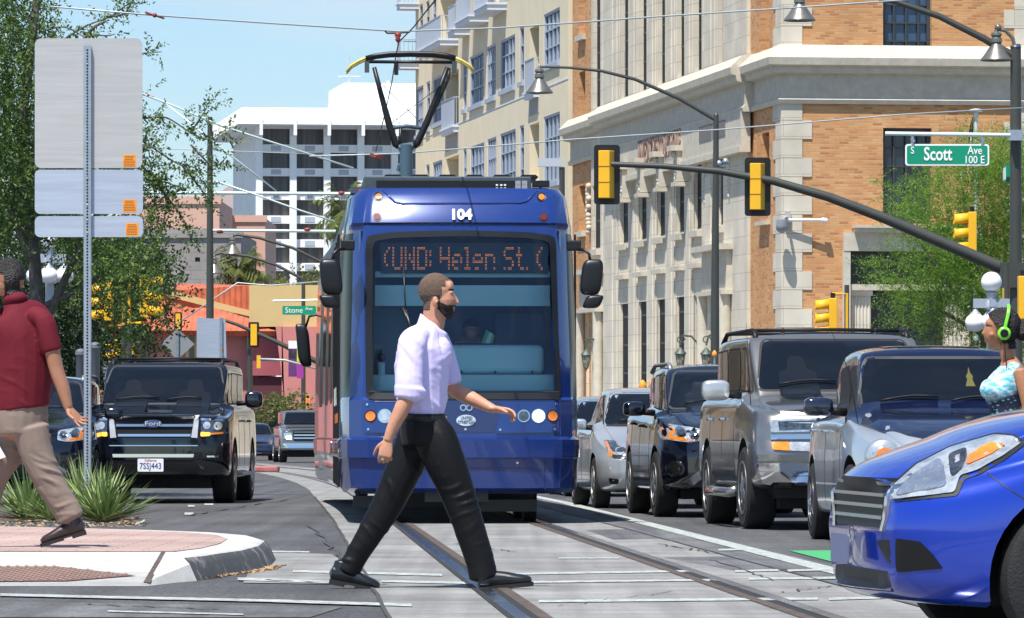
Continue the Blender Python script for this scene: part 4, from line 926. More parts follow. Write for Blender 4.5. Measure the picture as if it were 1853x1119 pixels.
wire('dark signal cable crossing the maroon wall', [(470, 650), (515, 652), (575, 668)], 230, 230, .06, WIREL)
cw = wire('dark contact wire running along the track over the pantograph', [(800, -14), (770, 22), (748, 50), (722, 76), (717, 98), (709, 150), (699, 195), (680, 275)], 46, 78, .008, WIRE)
m_ = MB(); o_ = P(800, -14, 46)
m_.tube([P(697, 56, 50) - o_, P(700, 60, 50) - o_, P(716, 60, 50) - o_], .012, 6); m_.tube([P(716, 60, 50) - o_, P(742, 58, 50) - o_], .012, 6); m_.build('wire_clamp', WIRE, cw)
m_ = MB(); m_.lathe([(.01, .03), (.03, .02), (.035, 0), (.02, -.03), (.03, -.045), (.012, -.07)], 10, P(720, 64, 50) - o_); m_.build('insulator', REDI, cw, smooth=True)
# far signals, sign, banner
def far_sig(px, py, h, label, D_=236., back=True, lit=False):
    c_ = P(px, py, D_); q_ = D_ / F; t = thing('traffic_signal', label, 'traffic light', tuple(c_), 0, 'distant traffic signals left of the tram'); hh = h * q_ / 2; w_ = hh * .42
    if back: m_ = MB(); m_.prism(roundrect(-w_, w_, -hh, hh, .08, .1), (0, .03, 0)); m_.build('backplate', BLK, t)
    m_ = MB(); m_.box(-w_ * .55, w_ * .62, -.15, .09, -hh * .84, hh * .84); m_.build('housing', YSIG, t)
    if lit:
        for k in (-1, 0, 1): m_ = MB(); m_.lathe([(.001, -.01), (hh * .22, 0)], 12, (0, -.16, k * hh * .54), 'Y'); m_.build('lens', REDL if k == 0 else BLK, t)
far_sig(459, 606, 46, 'distant yellow signal with black backplate before the maroon wall'); far_sig(468, 655, 28, 'small distant yellow signal below the backplate one', back=False); far_sig(322, 582, 34, 'distant signal above the grey diamond sign back'); far_sig(545, 655, 28, 'small distant yellow signal beside the purple banner', back=False)
far_sig(557, 725, 26, 'distant signal showing red above the grey pickup', D_=200, back=False, lit=True)
fa = thing('far_mast_arm', 'thin distant mast arm sloping down across the maroon wall', 'pole', tuple(P(400, 578, 236))); o_ = P(400, 578, 236); m_ = MB(); m_.tube([P(x, y, 236) - o_ for x, y in ((400, 578), (430, 588), (480, 610), (530, 633), (600, 668))], [.07, .08, .1, .12, .14], 8); m_.build('arm', POLE, fa, smooth=40)
D = 234.
st = thing('street_name_sign', 'distant green street name sign reading Stone Ave beside the tram mirror', 'street sign', tuple(P(541, 562, D))); o_ = P(541, 562, D); a, b_ = P(511, 570, D) - o_, P(572, 554, D) - o_
m_ = MB(); m_.prism(roundrect(a.x, b_.x, a.z, b_.z, .06, 0), (0, .04, 0)); m_.build('sign_face', GREENS, st); stext('Stone', 532, 562, 10, st, o_, D, dy=-.01, off=.0, sx=1.0); stext('Ave', 559, 559, 6, st, o_, D, dy=-.01, off=0, sx=1.0)
m_ = MB(); m_.tube([P(494, 545, D) - o_, P(580, 543, D) - o_], .05, 6); m_.build('bracket_tube', GALVL, st)
bn = thing('banner', 'purple and lime street banner hanging on the distant pole', 'banner', tuple(P(536, 650, D))); o_ = P(536, 650, D)
BPUR = mat('banner_purple', (.12, .03, .16), .8, col2=(.02, .015, .03), scale=1.3, lo=.45, hi=.55); 
m_ = MB(); a, b_ = P(522, 682, D) - o_, P(537, 632, D) - o_; m_.box(a.x, b_.x, 0, .03, a.z, b_.z); m_.build('purple_cloth', BPUR, bn)
m_ = MB(); a, b_ = P(537.3, 655, D) - o_, P(549, 630, D) - o_; m_.box(a.x, b_.x, 0, .03, a.z, b_.z); m_.build('lime_cloth', mat('lime', (.5, .62, .05), .8), bn)
m_ = MB(); a, b_ = P(537.3, 685, D) - o_, P(549, 656, D) - o_; m_.box(a.x, b_.x, 0, .03, a.z, b_.z); m_.build('magenta_cloth', mat('magenta', (.35, .03, .3), .8), bn)
m_ = MB(); a, b_ = P(522, 631, D) - o_, P(549, 617, D) - o_; m_.box(a.x, b_.x, 0, .03, a.z, b_.z); m_.build('white_header', SIGNW, bn)
# sign backs
def signback(label, pts_, D_, postpx, m=ALU, sticker=None):
    o_ = GX(postpx, D_); t = thing('sign', label, 'sign', tuple(o_)); m_ = MB(); m_.prism([P(x, y, D_) - o_ for x, y in pts_], (0, .01, 0)); m_.build('sign_panel', m, t)
    top = max(P(0, y, D_).z for x, y in pts_) - o_.z; m_ = MB(); m_.box(-.035, .035, -.07, -.003, 0, top); m_.build('post', GALV, t)
    if sticker: a, b_ = P(sticker[0], sticker[3], D_) - o_, P(sticker[1], sticker[2], D_) - o_; m_ = MB(); m_.box(a.x, b_.x, -.004, -.001, a.z, b_.z); m_.build('sticker', ORG, t)
signback('grey back of a diamond shaped sign behind the black vehicle', [(290, 623), (321, 595), (352, 623), (321, 651)], 121, 321, mat('sign_grey', (.30, .32, .34), .6, .3))
signback('tall pale rectangular sign back beside the catenary pole', [(356, 575), (408, 578), (410, 652), (356, 652)], 124, 400, ALUB, (399, 406, 632, 638))
signback('small grey sign back low in the left tree shade', [(178, 612), (207, 612), (207, 655), (178, 655)], 128, 190, mat('sign_grey2', (.36, .39, .43), .6, .3))
# opal globe lamps
def globe_lamp(px, ytop, D_, r_, label, hidden=()):
    t, g_ = place('globe_lamp', label, 'street lamp', px, D_, 'cast posts with opal glass globes'); q_ = D_ / F; zt = P(0, ytop, D_).z - g_.z; CAST = mat('cast_grey_paint', (.35, .39, .46), .5, .2)
    m_ = MB(); za = zt - r_ * 4.0; m_.tube([(0, 0, 0), (0, 0, 1.2), (0, 0, za)], [.14, .10, .09], 14); m_.lathe([(.09, 0), (.13, .05), (.12, .15), (.08, .2), (.1, .3), (.12, .34)], 12, (0, 0, zt - 2 * r_ - .34)); m_.build('post', CAST, t, smooth=35)
    m_ = MB(); ar = r_ * 1.75 * 1.0
    m_.box(-ar, ar, -.05, .05, za + .1, za + .28); m_.box(-.05, .05, -ar, -.051, za + .12, za + .26); m_.box(-.05, .05, .051, ar, za + .12, za + .26); m_.build('cross_arm', CAST, t)
    m_ = MB(); m_.ball((0, 0, zt - r_), r_, 16); m_.build('globe', GLOBE, t, smooth=True)
    for (dx_, dy_) in ((-ar, 0), (ar, 0), (0, -ar), (0, ar)):
        zc_ = za + .02 - r_ ; m_ = MB(); m_.ball((dx_ * .88, dy_ * .88, zc_), r_, 14, (1, 1, .9)); gl = m_.build('globe', GLOBE, t, smooth=True)
        m_ = MB(); m_.lathe([(r_ * .6, -.04), (r_ * .5, .02), (r_ * .3, .05), (.03, .12)], 12, (dx_ * .88, dy_ * .88, zc_ + r_ * .8)); m_.build('cap', CAST, gl, smooth=35)
globe_lamp(1794, 492, 96, .20, 'five globe opal street lamp behind the woman with headphones')
globe_lamp(90, 416, 106, .20, 'five globe opal street lamp behind the man in maroon')
# flag pole
fgp, g_ = place('flagpole', 'slim silver flagpole with a furled flag behind the street name sign', 'flagpole', 1766, 150); m_ = MB(); m_.tube([(0, 0, 0), (0, 0, P(0, 203, 150).z - g_.z)], [.10, .055], 12); m_.lathe([(.05, 0), (.2, .03), (.2, .09), (.05, .12)], 14, (0, 0, P(0, 204, 150).z - g_.z)); m_.build('pole', GALVL, fgp, smooth=35)
FLAG = mat('flag_cloth', (.5, .05, .06), .8); n, l, b = nodes(FLAG); t_ = n.new('ShaderNodeTexCoord'); sp_ = n.new('ShaderNodeSeparateXYZ'); l.new(t_.outputs['Object'], sp_.inputs[0])
wv = n.new('ShaderNodeTexWave'); wv.bands_direction = 'X'; wv.inputs['Scale'].default_value = 3.2; wv.inputs['Distortion'].default_value = 1.5; l.new(t_.outputs['Object'], wv.inputs[0])
rp = n.new('ShaderNodeValToRGB'); rp.color_ramp.interpolation = 'CONSTANT'; rp.color_ramp.elements[0].color = (.5, .03, .04, 1); rp.color_ramp.elements[1].position = .5; rp.color_ramp.elements[1].color = (.8, .8, .82, 1); l.new(wv.outputs['Fac'], rp.inputs[0])
mr = n.new('ShaderNodeMath'); mr.operation = 'GREATER_THAN'; mr.inputs[1].default_value = -.55; l.new(sp_.outputs[2], mr.inputs[0]); mxf = n.new('ShaderNodeMix'); mxf.data_type = 'RGBA'; mxf.inputs['B'].default_value = (.02, .025, .12, 1); l.new(mr.outputs[0], mxf.inputs['Factor']); l.new(rp.outputs[0], mxf.inputs['A']); l.new(mxf.outputs['Result'], b.inputs['Base Color'])
m_ = MB(); rows = 12; cols = 9; zf = P(0, 208, 150).z - g_.z
vs = []
for i in range(rows + 1):
    for j in range(cols + 1):
        u = j / cols; v = i / rows; wd = .10 + .34 * v; vs.append((-.07 - u * wd, .09 * math.sin(u * 11 + v * 2), -v * 1.75 - u * .25))
m_.add(vs, [(i * (cols + 1) + j, i * (cols + 1) + j + 1, (i + 1) * (cols + 1) + j + 1, (i + 1) * (cols + 1) + j) for i in range(rows) for j in range(cols)]); o = m_.build('flag', FLAG, fgp, smooth=True, loc=(0, 0, zf))
# orange marker lights seen over the car roofs
for (px, py, D_, lb) in ((1163, 692, 80, 'orange marker cap above the silver sedan roof, left one'), (1181, 690, 80, 'orange marker cap above the silver sedan roof, beside the black car'), (1293, 637, 124, 'small orange beacon at the foot of the lamp pole')):
    g0 = GX(px, D_); t = thing('beacon_post', lb, 'beacon', tuple(g0)); zt = P(px, py, D_).z - g0.z; m_ = MB(); m_.tube([(0, 0, 0), (0, 0, zt - .12)], .025, 8); m_.build('post', GALV, t); m_ = MB(); m_.lathe([(.05, -.12), (.065, -.1), (.06, -.02), (.02, .03), (.001, .04)], 12, (0, 0, zt)); m_.build('beacon', ORG, t, smooth=True)
# small grey box on the apartment side pole and bollards in the far left shade
pb, g_ = place('utility_pole', 'thin brown pole with a grey panel between the cream and brick buildings', 'pole', 1017, 140); m_ = MB(); m_.tube([(0, 0, 0), (0, 0, P(0, 303, 140).z - g_.z)], .08, 8); m_.build('shaft', POLE, pb); m_ = MB(); a, b_ = P(973, 302, 140) - g_, P(1018, 287, 140) - g_; m_.box(a.x, b_.x, -.1, .1, a.z, b_.z); m_.build('panel', GREYL, pb)

rk = thing('median_kerb', 'short faded red kerb nose far down the road left of the tram', 'kerb', tuple(GX(440, 128))); g_ = GX(440, 128); m_ = MB(); a = GX(380, 128) - g_; b_ = GX(505, 128) - g_; m_.box(a.x, b_.x, -.5, .5, 0, .16); bevel(m_.build('kerb_nose', mat('faded_red_paint', (.35, .13, .12), .8, var=.3, scale=4), rk), .05, 3)
for (px, yt, lb) in ((172, 620, 'grey domed bollard just right of the perforated post in shade'), (146, 632, 'shorter grey bollard just left of the perforated post in shade')):
    t, g_ = place('bollard', lb, 'bollard', px, 88, 'grey domed bollards behind the sign post'); zt = P(0, yt, 88).z - g_.z; m_ = MB(); m_.lathe([(.085, 0), (.085, zt - .12), (.10, zt - .1), (.095, zt - .04), (.05, zt), (.001, zt + .01)], 18); m_.build('shaft', mat('bollard_grey', (.16, .17, .19), .5, .3), t, smooth=40)
# ================================================================ VEHICLES
from mathutils.geometry import delaunay_2d_cdt
def paint(name, c, metal=.3, flake=.04, rough=.32):
    return mat(name, c, rough=rough, metal=metal, coat=1.0, var=flake, scale=1.3, spec=.5, coatr=.04)
CHROME = mat('chrome', (.75, .75, .76), .12, 1.0); TYRE = mat('tyre_rubber', (.012, .012, .013), .8, var=.3, scale=20, bump=.3, bscale=90); ALLOY = mat('alloy_rim', (.50, .51, .52), .3, .85)
PLAS = mat('black_plastic', (.008, .008, .009), .5, spec=.3); LENSC = mat('clear_lens', (.62, .66, .68), .08, .55, coat=1, var=.35, scale=14); LENSD = mat('lens_inner', (.16, .17, .18), .1, .8, coat=1, var=.6, scale=25); AMB = mat('amber_lens', (.80, .22, .02), .15, coat=1, var=.2, scale=20)
CARGL = mat('car_glass', (.006, .009, .015), .05, spec=.26); RUBB = mat('seal_rubber', (.01, .01, .01), .6); ARCH = mat('arch_lining', (.008, .008, .008), .95); SEAT = mat('seat_silhouette', (.011, .014, .020), .08, spec=.26)
LAMPON = mat('headlamp_lit', (1, .95, .85), .2, emit=(1, .93, .8), es=3.0); AMBON = mat('amber_lit', (1, .4, .05), .2, emit=(1, .32, .03), es=1.6)
def crom(P_, sub):
    out = []
    n = len(P_)
    for i in range(n - 1):
        p0 = P_[max(0, i - 1)]; p1 = P_[i]; p2 = P_[i + 1]; p3 = P_[min(n - 1, i + 2)]
        for k in range(sub):
            t = k / sub; out.append(tuple(.5 * ((2 * b) + (-a + c) * t + (2 * a - 5 * b + 4 * c - d) * t * t + (-a + 3 * b - 3 * c + d) * t ** 3) for a, b, c, d in zip(p0, p1, p2, p3)))
    out.append(tuple(P_[-1])); return out
def lerp_tab(tab, v):
    if v <= tab[0][0]: return tab[0][1]
    for (a, x), (b, y) in zip(tab, tab[1:]):
        if v <= b: return x + (y - x) * (v - a) / (b - a)
    return tab[-1][1]
def carbody(st, nose, bow, wheels, wr_, mats, lin=(), tail=None):
    """st: stations (y, zb, wm, zm, wb, zbelt, wt, zr, zt)"""
    S = crom(st, 4); secs = []
    for (y, zb_, wm, zm, wb, zbl, wt, zr, zt) in S:
        half = [(0, zb_), (wm * .55, zb_), (wm * .9, zb_ + .01), (wm * .985, zb_ + .10), (wm, zm), (wm * .4 + wb * .6 + .012, zm * .35 + zbl * .65), (wb, zbl), (wt + (wb - wt) * .12, zbl + (zr - zbl) * .2) if zr - zbl > .2 else (wb * .97, zbl + (zr - zbl) * .5), ((wt * .93 + wb * .07), zbl + (zr - zbl) * .75), (wt, zr), (wt * .9, zr + (zt - zr) * .55), (wt * .55, zt - (zt - zr) * .1), (0, zt)]
        H_ = crom(half, 3); secs.append([(x, y, z) for x, z in H_])
    n = len(secs[0]); vs = []; Ly_ = S[-1][0]
    for s_ in secs:
        wmx = max(p[0] for p in s_)
        row = []
        for (x, y, z) in s_:
            f = max(0, 1 - y / 1.1); f = f * f * (3 - 2 * f); yy = y + (lerp_tab(nose, z) + bow * (x / 1.0) ** 2) * f
            g = max(0, 1 - (Ly_ - y) / .8); g = g * g * (3 - 2 * g); yy -= (.12 * x * x + (lerp_tab(tail, z) if tail else 0)) * g
            row.append((x, yy, z))
        vs.append(row)
    V = []; F_ = []
    for r in vs: V += r + [(-p[0], p[1], p[2]) for p in r[1:-1]][::-1]
    m = 2 * n - 2
    for i in range(len(vs) - 1):
        for j in range(m): F_.append((i * m + j, i * m + (j + 1) % m, (i + 1) * m + (j + 1) % m, (i + 1) * m + j))
    for base in (0, (len(vs) - 1) * m):
        for j in range(n - 1):
            a, b = base + j, base + j + 1; c, d = base + (m - j) % m, base + (m - j - 1)
            q = [a, b, d, c]; q2 = []
            for k in q:
                if k not in q2: q2.append(k)
            if len(q2) > 2: F_.append(tuple(q2))
    b_ = MB(); b_.add(V, F_); me = b_.mesh('body', mats, smooth=50)
    ob = bpy.data.objects.new('tmp', me); COL.objects.link(ob); kill = [ob]
    for (wx, wy, wz) in wheels:
        c = MB(); c.lathe([(wr_, -.35), (wr_, .35)], 36, (wx, wy, wz), 'X'); c.cur = 0; cm_ = c.mesh('cut', mats)
        for p in cm_.polygons: p.material_index = 1
        co = bpy.data.objects.new('cut', cm_); COL.objects.link(co); kill.append(co)
        md = ob.modifiers.new('b', 'BOOLEAN'); md.object = co; md.operation = 'DIFFERENCE'; md.solver = 'EXACT'
    dg = bpy.context.evaluated_depsgraph_get(); dg.update()
    ev = ob.evaluated_get(dg); res = bpy.data.meshes.new_from_object(ev)
    for k in kill: bpy.data.objects.remove(k)
    bv = BVHTree.FromPolygons([v.co.copy() for v in me.vertices], [tuple(p.vertices) for p in me.polygons])
    res.polygons.foreach_set('use_smooth', [True] * len(res.polygons)); res.set_sharp_from_angle(angle=R(42))
    return res, bv
def densify(poly, s):
    out = []
    for i, p in enumerate(poly):
        q = poly[(i + 1) % len(poly)]; d = math.hypot(q[0] - p[0], q[1] - p[1]); k = max(1, int(d / s))
        for j in range(k): out.append((p[0] + (q[0] - p[0]) * j / k, p[1] + (q[1] - p[1]) * j / k))
    return out
def rnd(poly, r=.03, n=3):
    """round polygon corners"""
    out = []; N = len(poly)
    for i in range(N):
        a, b, c = Vector(poly[i - 1]), Vector(poly[i]), Vector(poly[(i + 1) % N]); u = (a - b); v = (c - b); rr = min(r, u.length * .45, v.length * .45); u.normalize(); v.normalize()
        p0 = b + u * rr; p2 = b + v * rr
        for k in range(n + 1): t = k / n; q = p0 * (1 - t) ** 2 + b * 2 * t * (1 - t) + p2 * t * t; out.append((q.x, q.y))
    return out
def patch(name, bv, poly, axis, m, parent, off=.006, s=.06, depth=.02, smooth=40, build=True):
    poly = densify(poly, s); xs = [p[0] for p in poly]; zs = [p[1] for p in poly]
    def inside(x, z):
        c = False; j = len(poly) - 1
        for i in range(len(poly)):
            if (poly[i][1] > z) != (poly[j][1] > z) and x < (poly[j][0] - poly[i][0]) * (z - poly[i][1]) / (poly[j][1] - poly[i][1] + 1e-12) + poly[i][0]: c = not c
            j = i
        return c
    pts = [Vector(p) for p in poly]; nb_ = len(pts); x = min(xs) + s / 2
    while x < max(xs):
        z = min(zs) + s / 2
        while z < max(zs):
            if inside(x, z) and min(math.hypot(x - p[0], z - p[1]) for p in poly) > s * .4: pts.append(Vector((x, z)))
            z += s
        x += s
    r = delaunay_2d_cdt(pts, [], [list(range(nb_))], 1, 1e-5)
    V2, F2 = r[0], r[2]; out = []
    if isinstance(axis, Matrix):
        Mi_ = axis.inverted(); vs, vb = [], []; o = Mi_ @ Vector((0, 0, CZ))
        for p in V2:
            d = (Mi_.to_3x3() @ Vector(((p.x - CX) / F, 1, (HY - p.y) / F))).normalized(); h = bv.ray_cast(o, d)
            out.append((h[0], h[1], d))
        F2 = [f for f in F2 if all(out[i][0] is not None for i in f) and max((out[i][0] - out[j][0]).length for i in f for j in f) < .22]
        use = sorted({i for f in F2 for i in f}); mp_ = {k: i for i, k in enumerate(use)}; F2 = [[mp_[i] for i in f] for f in F2]
        vs = [out[k][0] + (out[k][1] if out[k][1].dot(out[k][2]) < 0 else -out[k][1]) * off for k in use]; vb = [out[k][0] + out[k][2] * depth for k in use]
        n = len(vs); mb = MB(); fs = [tuple(f) for f in F2]; ec = {(f[i], f[(i + 1) % len(f)]) for f in fs for i in range(len(f))}
        mb.add(vs + vb, fs + [(b, a, n + a, n + b) for (a, b) in ec if (b, a) not in ec])
        return mb.build(name, m, parent, smooth=smooth)
    d = {'y': Vector((0, 1, 0)), '-x': Vector((1, 0, 0)), 'x': Vector((-1, 0, 0)), 'z': Vector((0, 0, -1))}[axis]
    for p in V2:
        if axis == 'y': o = Vector((p.x, -3, p.y))
        elif axis == '-x': o = Vector((-4, p.x, p.y))
        elif axis == 'x': o = Vector((4, p.x, p.y))
        else: o = Vector((p.x, p.y, 6))
        h = bv.ray_cast(o, d)
        out.append(h[0])
    hit = [p for p in out if p is not None]; ad_ = sum(p.dot(d) for p in hit) / max(1, len(hit))
    for i, p in enumerate(V2):
        if out[i] is None:
            o = {'y': Vector((p.x, 0, p.y)), '-x': Vector((0, p.x, p.y)), 'x': Vector((0, p.x, p.y)), 'z': Vector((p.x, p.y, 0))}[axis]; near = min(hit, key=lambda h_: (h_ - o - d * h_.dot(d) + d * o.dot(d)).length); out[i] = o + d * (near.dot(d) - o.dot(d))
    vs = [p - d * off for p in out]; vb = [p + d * depth for p in out]; n = len(vs)
    mb = MB(); fs = [tuple(f) for f in F2]; ec = {}
    for f in fs:
        for i in range(len(f)): e = (f[i], f[(i + 1) % len(f)]); ec[e] = 1
    fs2 = list(fs)
    for (a, b) in ec:
        if (b, a) not in ec: fs2.append((b, a, n + a, n + b))
    mb.add(vs + vb, fs2)
    if not build: return mb
    return mb.build(name, m, parent, smooth=smooth)
def wheel(parent, x, y, r, w, side, rimm=None, rimr=.62, spokes=5, steer=0.0):
    t = bpy.data.objects.new('wheel', None)
    m_ = MB(); o = side
    prof = [(r * .64, -w * .48), (r * .90, -w * .5), (r * .985, -w * .42), (r, -w * .25), (r, w * .25), (r * .985, w * .42), (r * .90, w * .5), (r * .64, w * .48)]
    m_.lathe(prof, 40, (0, 0, 0), 'X')
    tr = m_.build('wheel', TYRE, parent, smooth=35, loc=(x, y, r)); tr.rotation_euler = (0, 0, steer)
    m_ = MB(); R_ = r * rimr; s = side; xo = s * w * .46
    m_.lathe([(R_, 0), (R_ * 1.0, s * .015), (R_ * .93, s * .012), (R_ * .90, -s * .05)], 36, (xo, 0, 0), 'X') if False else m_.lathe([(R_ * 1.02, -s * .02), (R_ * 1.02, s * .012), (R_ * .93, s * .010), (R_ * .90, -s * .06)], 36, (xo, 0, 0), 'X')
    for k in range(spokes):
        a = 2 * math.pi * k / spokes; ca, sa = math.cos(a), math.sin(a); ww = R_ * .15
        pts = []
        for (rr, q, dx_) in ((.12, 1.1, .015), (.93, .85, 0)):
            for sg in (-1, 1): pts.append((xo + s * dx_, rr * R_ * ca - sg * q * ww * sa, rr * R_ * sa + sg * q * ww * ca))
        v = [pts[0], pts[1], pts[3], pts[2]]; m_.prism(v, (-s * .03, 0, 0))
    m_.lathe([(R_ * .22, -s * .03), (R_ * .22, s * .012), (R_ * .12, s * .02), (.001, s * .02)], 16, (xo, 0, 0), 'X')
    m_.build('rim', rimm or ALLOY, tr, smooth=35)
    m_ = MB(); m_.lathe([(.001, 0), (R_ * .9, 0), (R_ * .9, -s * .01)], 24, (xo - s * .045, 0, 0), 'X'); m_.build('brake_disc', ARCH, tr)
    return tr
def front_plate(s, parent, x, y, z, w=.305, h=.152, base=(.80, .82, .84), col=(.03, .05, .25), head=None):
    m_ = MB(); m_.prism(roundrect(x - w / 2, x + w / 2, z - h / 2, z + h / 2, .012, y), (0, .006, 0)); pl_ = m_.build('number_plate', mat('plate_white', base, .5), parent)
    text_obj('plate_text', s, h * .66, mat('plate_ink', col, .5), Matrix.Translation((x, y - .003, z - h * .08)) @ TXT_FRONT, pl_, ext=.001, off=.0, sx=.82)
    if head: text_obj('plate_header', head, h * .24, mat('plate_red', (.5, .03, .04), .5), Matrix.Translation((x, y - .003, z + h * .37)) @ TXT_FRONT, pl_, ext=.001)
def car_root(name, label, cat, px, D, slope, group=None):
    X = (px - CX) * D / F; t = thing(name, label, cat, (X, D, gz(D)), 0, group); t.rotation_euler = (-SLOPE, 0, math.atan(slope)); return t
def std_parts(t, bv, S):
    """windows, mirrors, wheels, seams shared by the cars"""
    g = t
    wsb, wst, zc, zt_ = S['wsb'], S['wst'], S['zcowl'], S['zwt']
    ws = rnd([(-wsb, zc), (wsb, zc), (wst, zt_), (-wst, zt_)], .07, 4)
    e = .022; big = rnd([(-wsb - e, zc - e), (wsb + e, zc - e), (wst + e * .8, zt_ + e), (-wst - e * .8, zt_ + e)], .08, 4)
    patch('windscreen_seal', bv, big, 'y', S.get('sealm', RUBB), g, off=.004, s=.09); w_ = patch('windscreen', bv, ws, 'y', CARGL, g, off=.008, s=.08)
    for sgn, ax in ((-1, '-x'), (1, 'x')):
        for poly in S['side']:
            r_ = rnd(poly, .05, 3); patch('side_window_seal', bv, rnd([( (p[0] - sum(q[0] for q in poly) / len(poly)) * 1.04 + sum(q[0] for q in poly) / len(poly), (p[1] - sum(q[1] for q in poly) / len(poly)) * 1.09 + sum(q[1] for q in poly) / len(poly)) for p in poly], .05, 3), ax, S.get('sealm2', RUBB), g, off=.004, s=.1)
            patch('side_window', bv, r_, ax, S.get('sidegl', CARGL), g, off=.009, s=.1)
        for ln in S.get('seams', ()):
            for a, b in zip(ln, ln[1:]):
                dx_, dz_ = b[0] - a[0], b[1] - a[1]; l_ = math.hypot(dx_, dz_); nx, nz = -dz_ / l_ * .004, dx_ / l_ * .004
                patch('panel_gap', bv, [(a[0] - nx, a[1] - nz), (b[0] - nx, b[1] - nz), (b[0] + nx, b[1] + nz), (a[0] + nx, a[1] + nz)], ax, RUBB, g, off=.002, s=.08)
        for (hy_, hz_) in S.get('handles', ()):
            h = bv.ray_cast(Vector((sgn * 4, hy_, hz_)), Vector((-sgn, 0, 0)))[0]; m_ = MB(); m_.tube([(h.x, hy_ - .09, hz_), (h.x + sgn * .035, hy_ - .07, hz_), (h.x + sgn * .035, hy_ + .07, hz_), (h.x, hy_ + .09, hz_)], .016, 8); m_.build('door_handle', S.get('handlem', CHROME), g, smooth=40)
        # door mirror
        mx_, my_, mz_, mw, mh = S['mirror']
        m_ = MB(); m_.tube([(sgn * (mx_ - .1), my_ + .03, mz_ - .03), (sgn * (mx_ + mw * .3), my_, mz_ - .02)], [.035, .03], 8); ar_ = m_.build('mirror_arm', PLAS, g, smooth=True)
        vs = []; m_ = MB(); m_.ball((0, 0, 0), 1, 12); vv = []
        for v in m_.v:
            f = lambda a: math.copysign(abs(a) ** .55, a)
            vv.append((sgn * (mx_ + mw * .55) + f(v[0]) * mw * .5, my_ + f(v[1]) * .075 + (.03 if v[1] > 0 else 0), mz_ + mh * .1 + f(v[2]) * mh * .5))
        m_.v = vv; m_.build('mirror', S.get('mirrorm', PLAS), g, smooth=True)
    # wipers
    if S.get('wipers', True):
        for a, b in (((-wsb * .75, zc + .03), (-.05, zc + .02)), ((.05, zc + .03), (wsb * .62, zc + .01))):
            pp = [];
            for k in range(6):
                x = a[0] + (b[0] - a[0]) * k / 5; z = a[1] + (b[1] - a[1]) * k / 5 + .05 * math.sin(math.pi * k / 5 * .7); h = bv.ray_cast(Vector((x, -3, z)), Vector((0, 1, 0)))[0]
                if h: pp.append(h + Vector((0, -.03, .015)))
            m_ = MB(); m_.tube(pp, .011, 6); m_.build('wiper', PLAS, g, smooth=True)
    for (wy, st_) in S['wheels']:
        for sgn in (-1, 1): wheel(g, sgn * S['track'], wy, S['r'], S.get('tw', .24), sgn, S.get('rimm'), steer=st_, rimr=S.get('rimr', .64), spokes=S.get('spokes', 5))
    # dark underside
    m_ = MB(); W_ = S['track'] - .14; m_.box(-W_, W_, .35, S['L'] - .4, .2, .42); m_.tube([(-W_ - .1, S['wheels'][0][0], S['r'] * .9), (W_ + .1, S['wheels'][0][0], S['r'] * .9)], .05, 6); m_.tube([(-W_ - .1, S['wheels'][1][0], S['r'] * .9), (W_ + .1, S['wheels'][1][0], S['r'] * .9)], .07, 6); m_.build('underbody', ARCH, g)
def seat_hint(t, bv, xs, z, w=.24, h=.34):  # seat outlines laid on the windscreen as patches slightly paler than the glass
    for x in xs:
        patch('headrest_silhouette', bv, rnd([(x - w, z - h), (x + w, z - h), (x + w * .9, z - h * .05), (x + w * .45, z + .0), (x + w * .4, z + h * .45), (x - w * .4, z + h * .45), (x - w * .45, z), (x - w * .9, z - h * .05)], .06, 3), 'y', SEAT, t, off=.0095, s=.08)
def disc(bv, name, x, z, r, m, parent, off=.02, axis='y', depth=.02, n=20): return patch(name, bv, [(x + r * math.cos(2 * math.pi * k / n), z + r * math.sin(2 * math.pi * k / n)) for k in range(n)], axis, m, parent, off=off, s=.05, depth=depth)
def rack(t, x, y0, y1, z, m, cross=True, h=.07):
    for s in (-1, 1):
        m_ = MB(); m_.tube([(s * x, y0, z - .03), (s * x, y0 + .12, z + h * .8), (s * x, y0 + .3, z + h), (s * x, y1 - .3, z + h), (s * x, y1, z - .02)], [.03, .028, .022, .022, .03], 8); m_.build('roof_rail', m, t, smooth=True)
    if cross:
        for yy in (y0 + .45, y1 - .5): m_ = MB(); m_.tube([(-x, yy, z + h), (0, yy, z + h + .012), (x, yy, z + h)], .018, 8); m_.build('cross_bar', m, t, smooth=True)

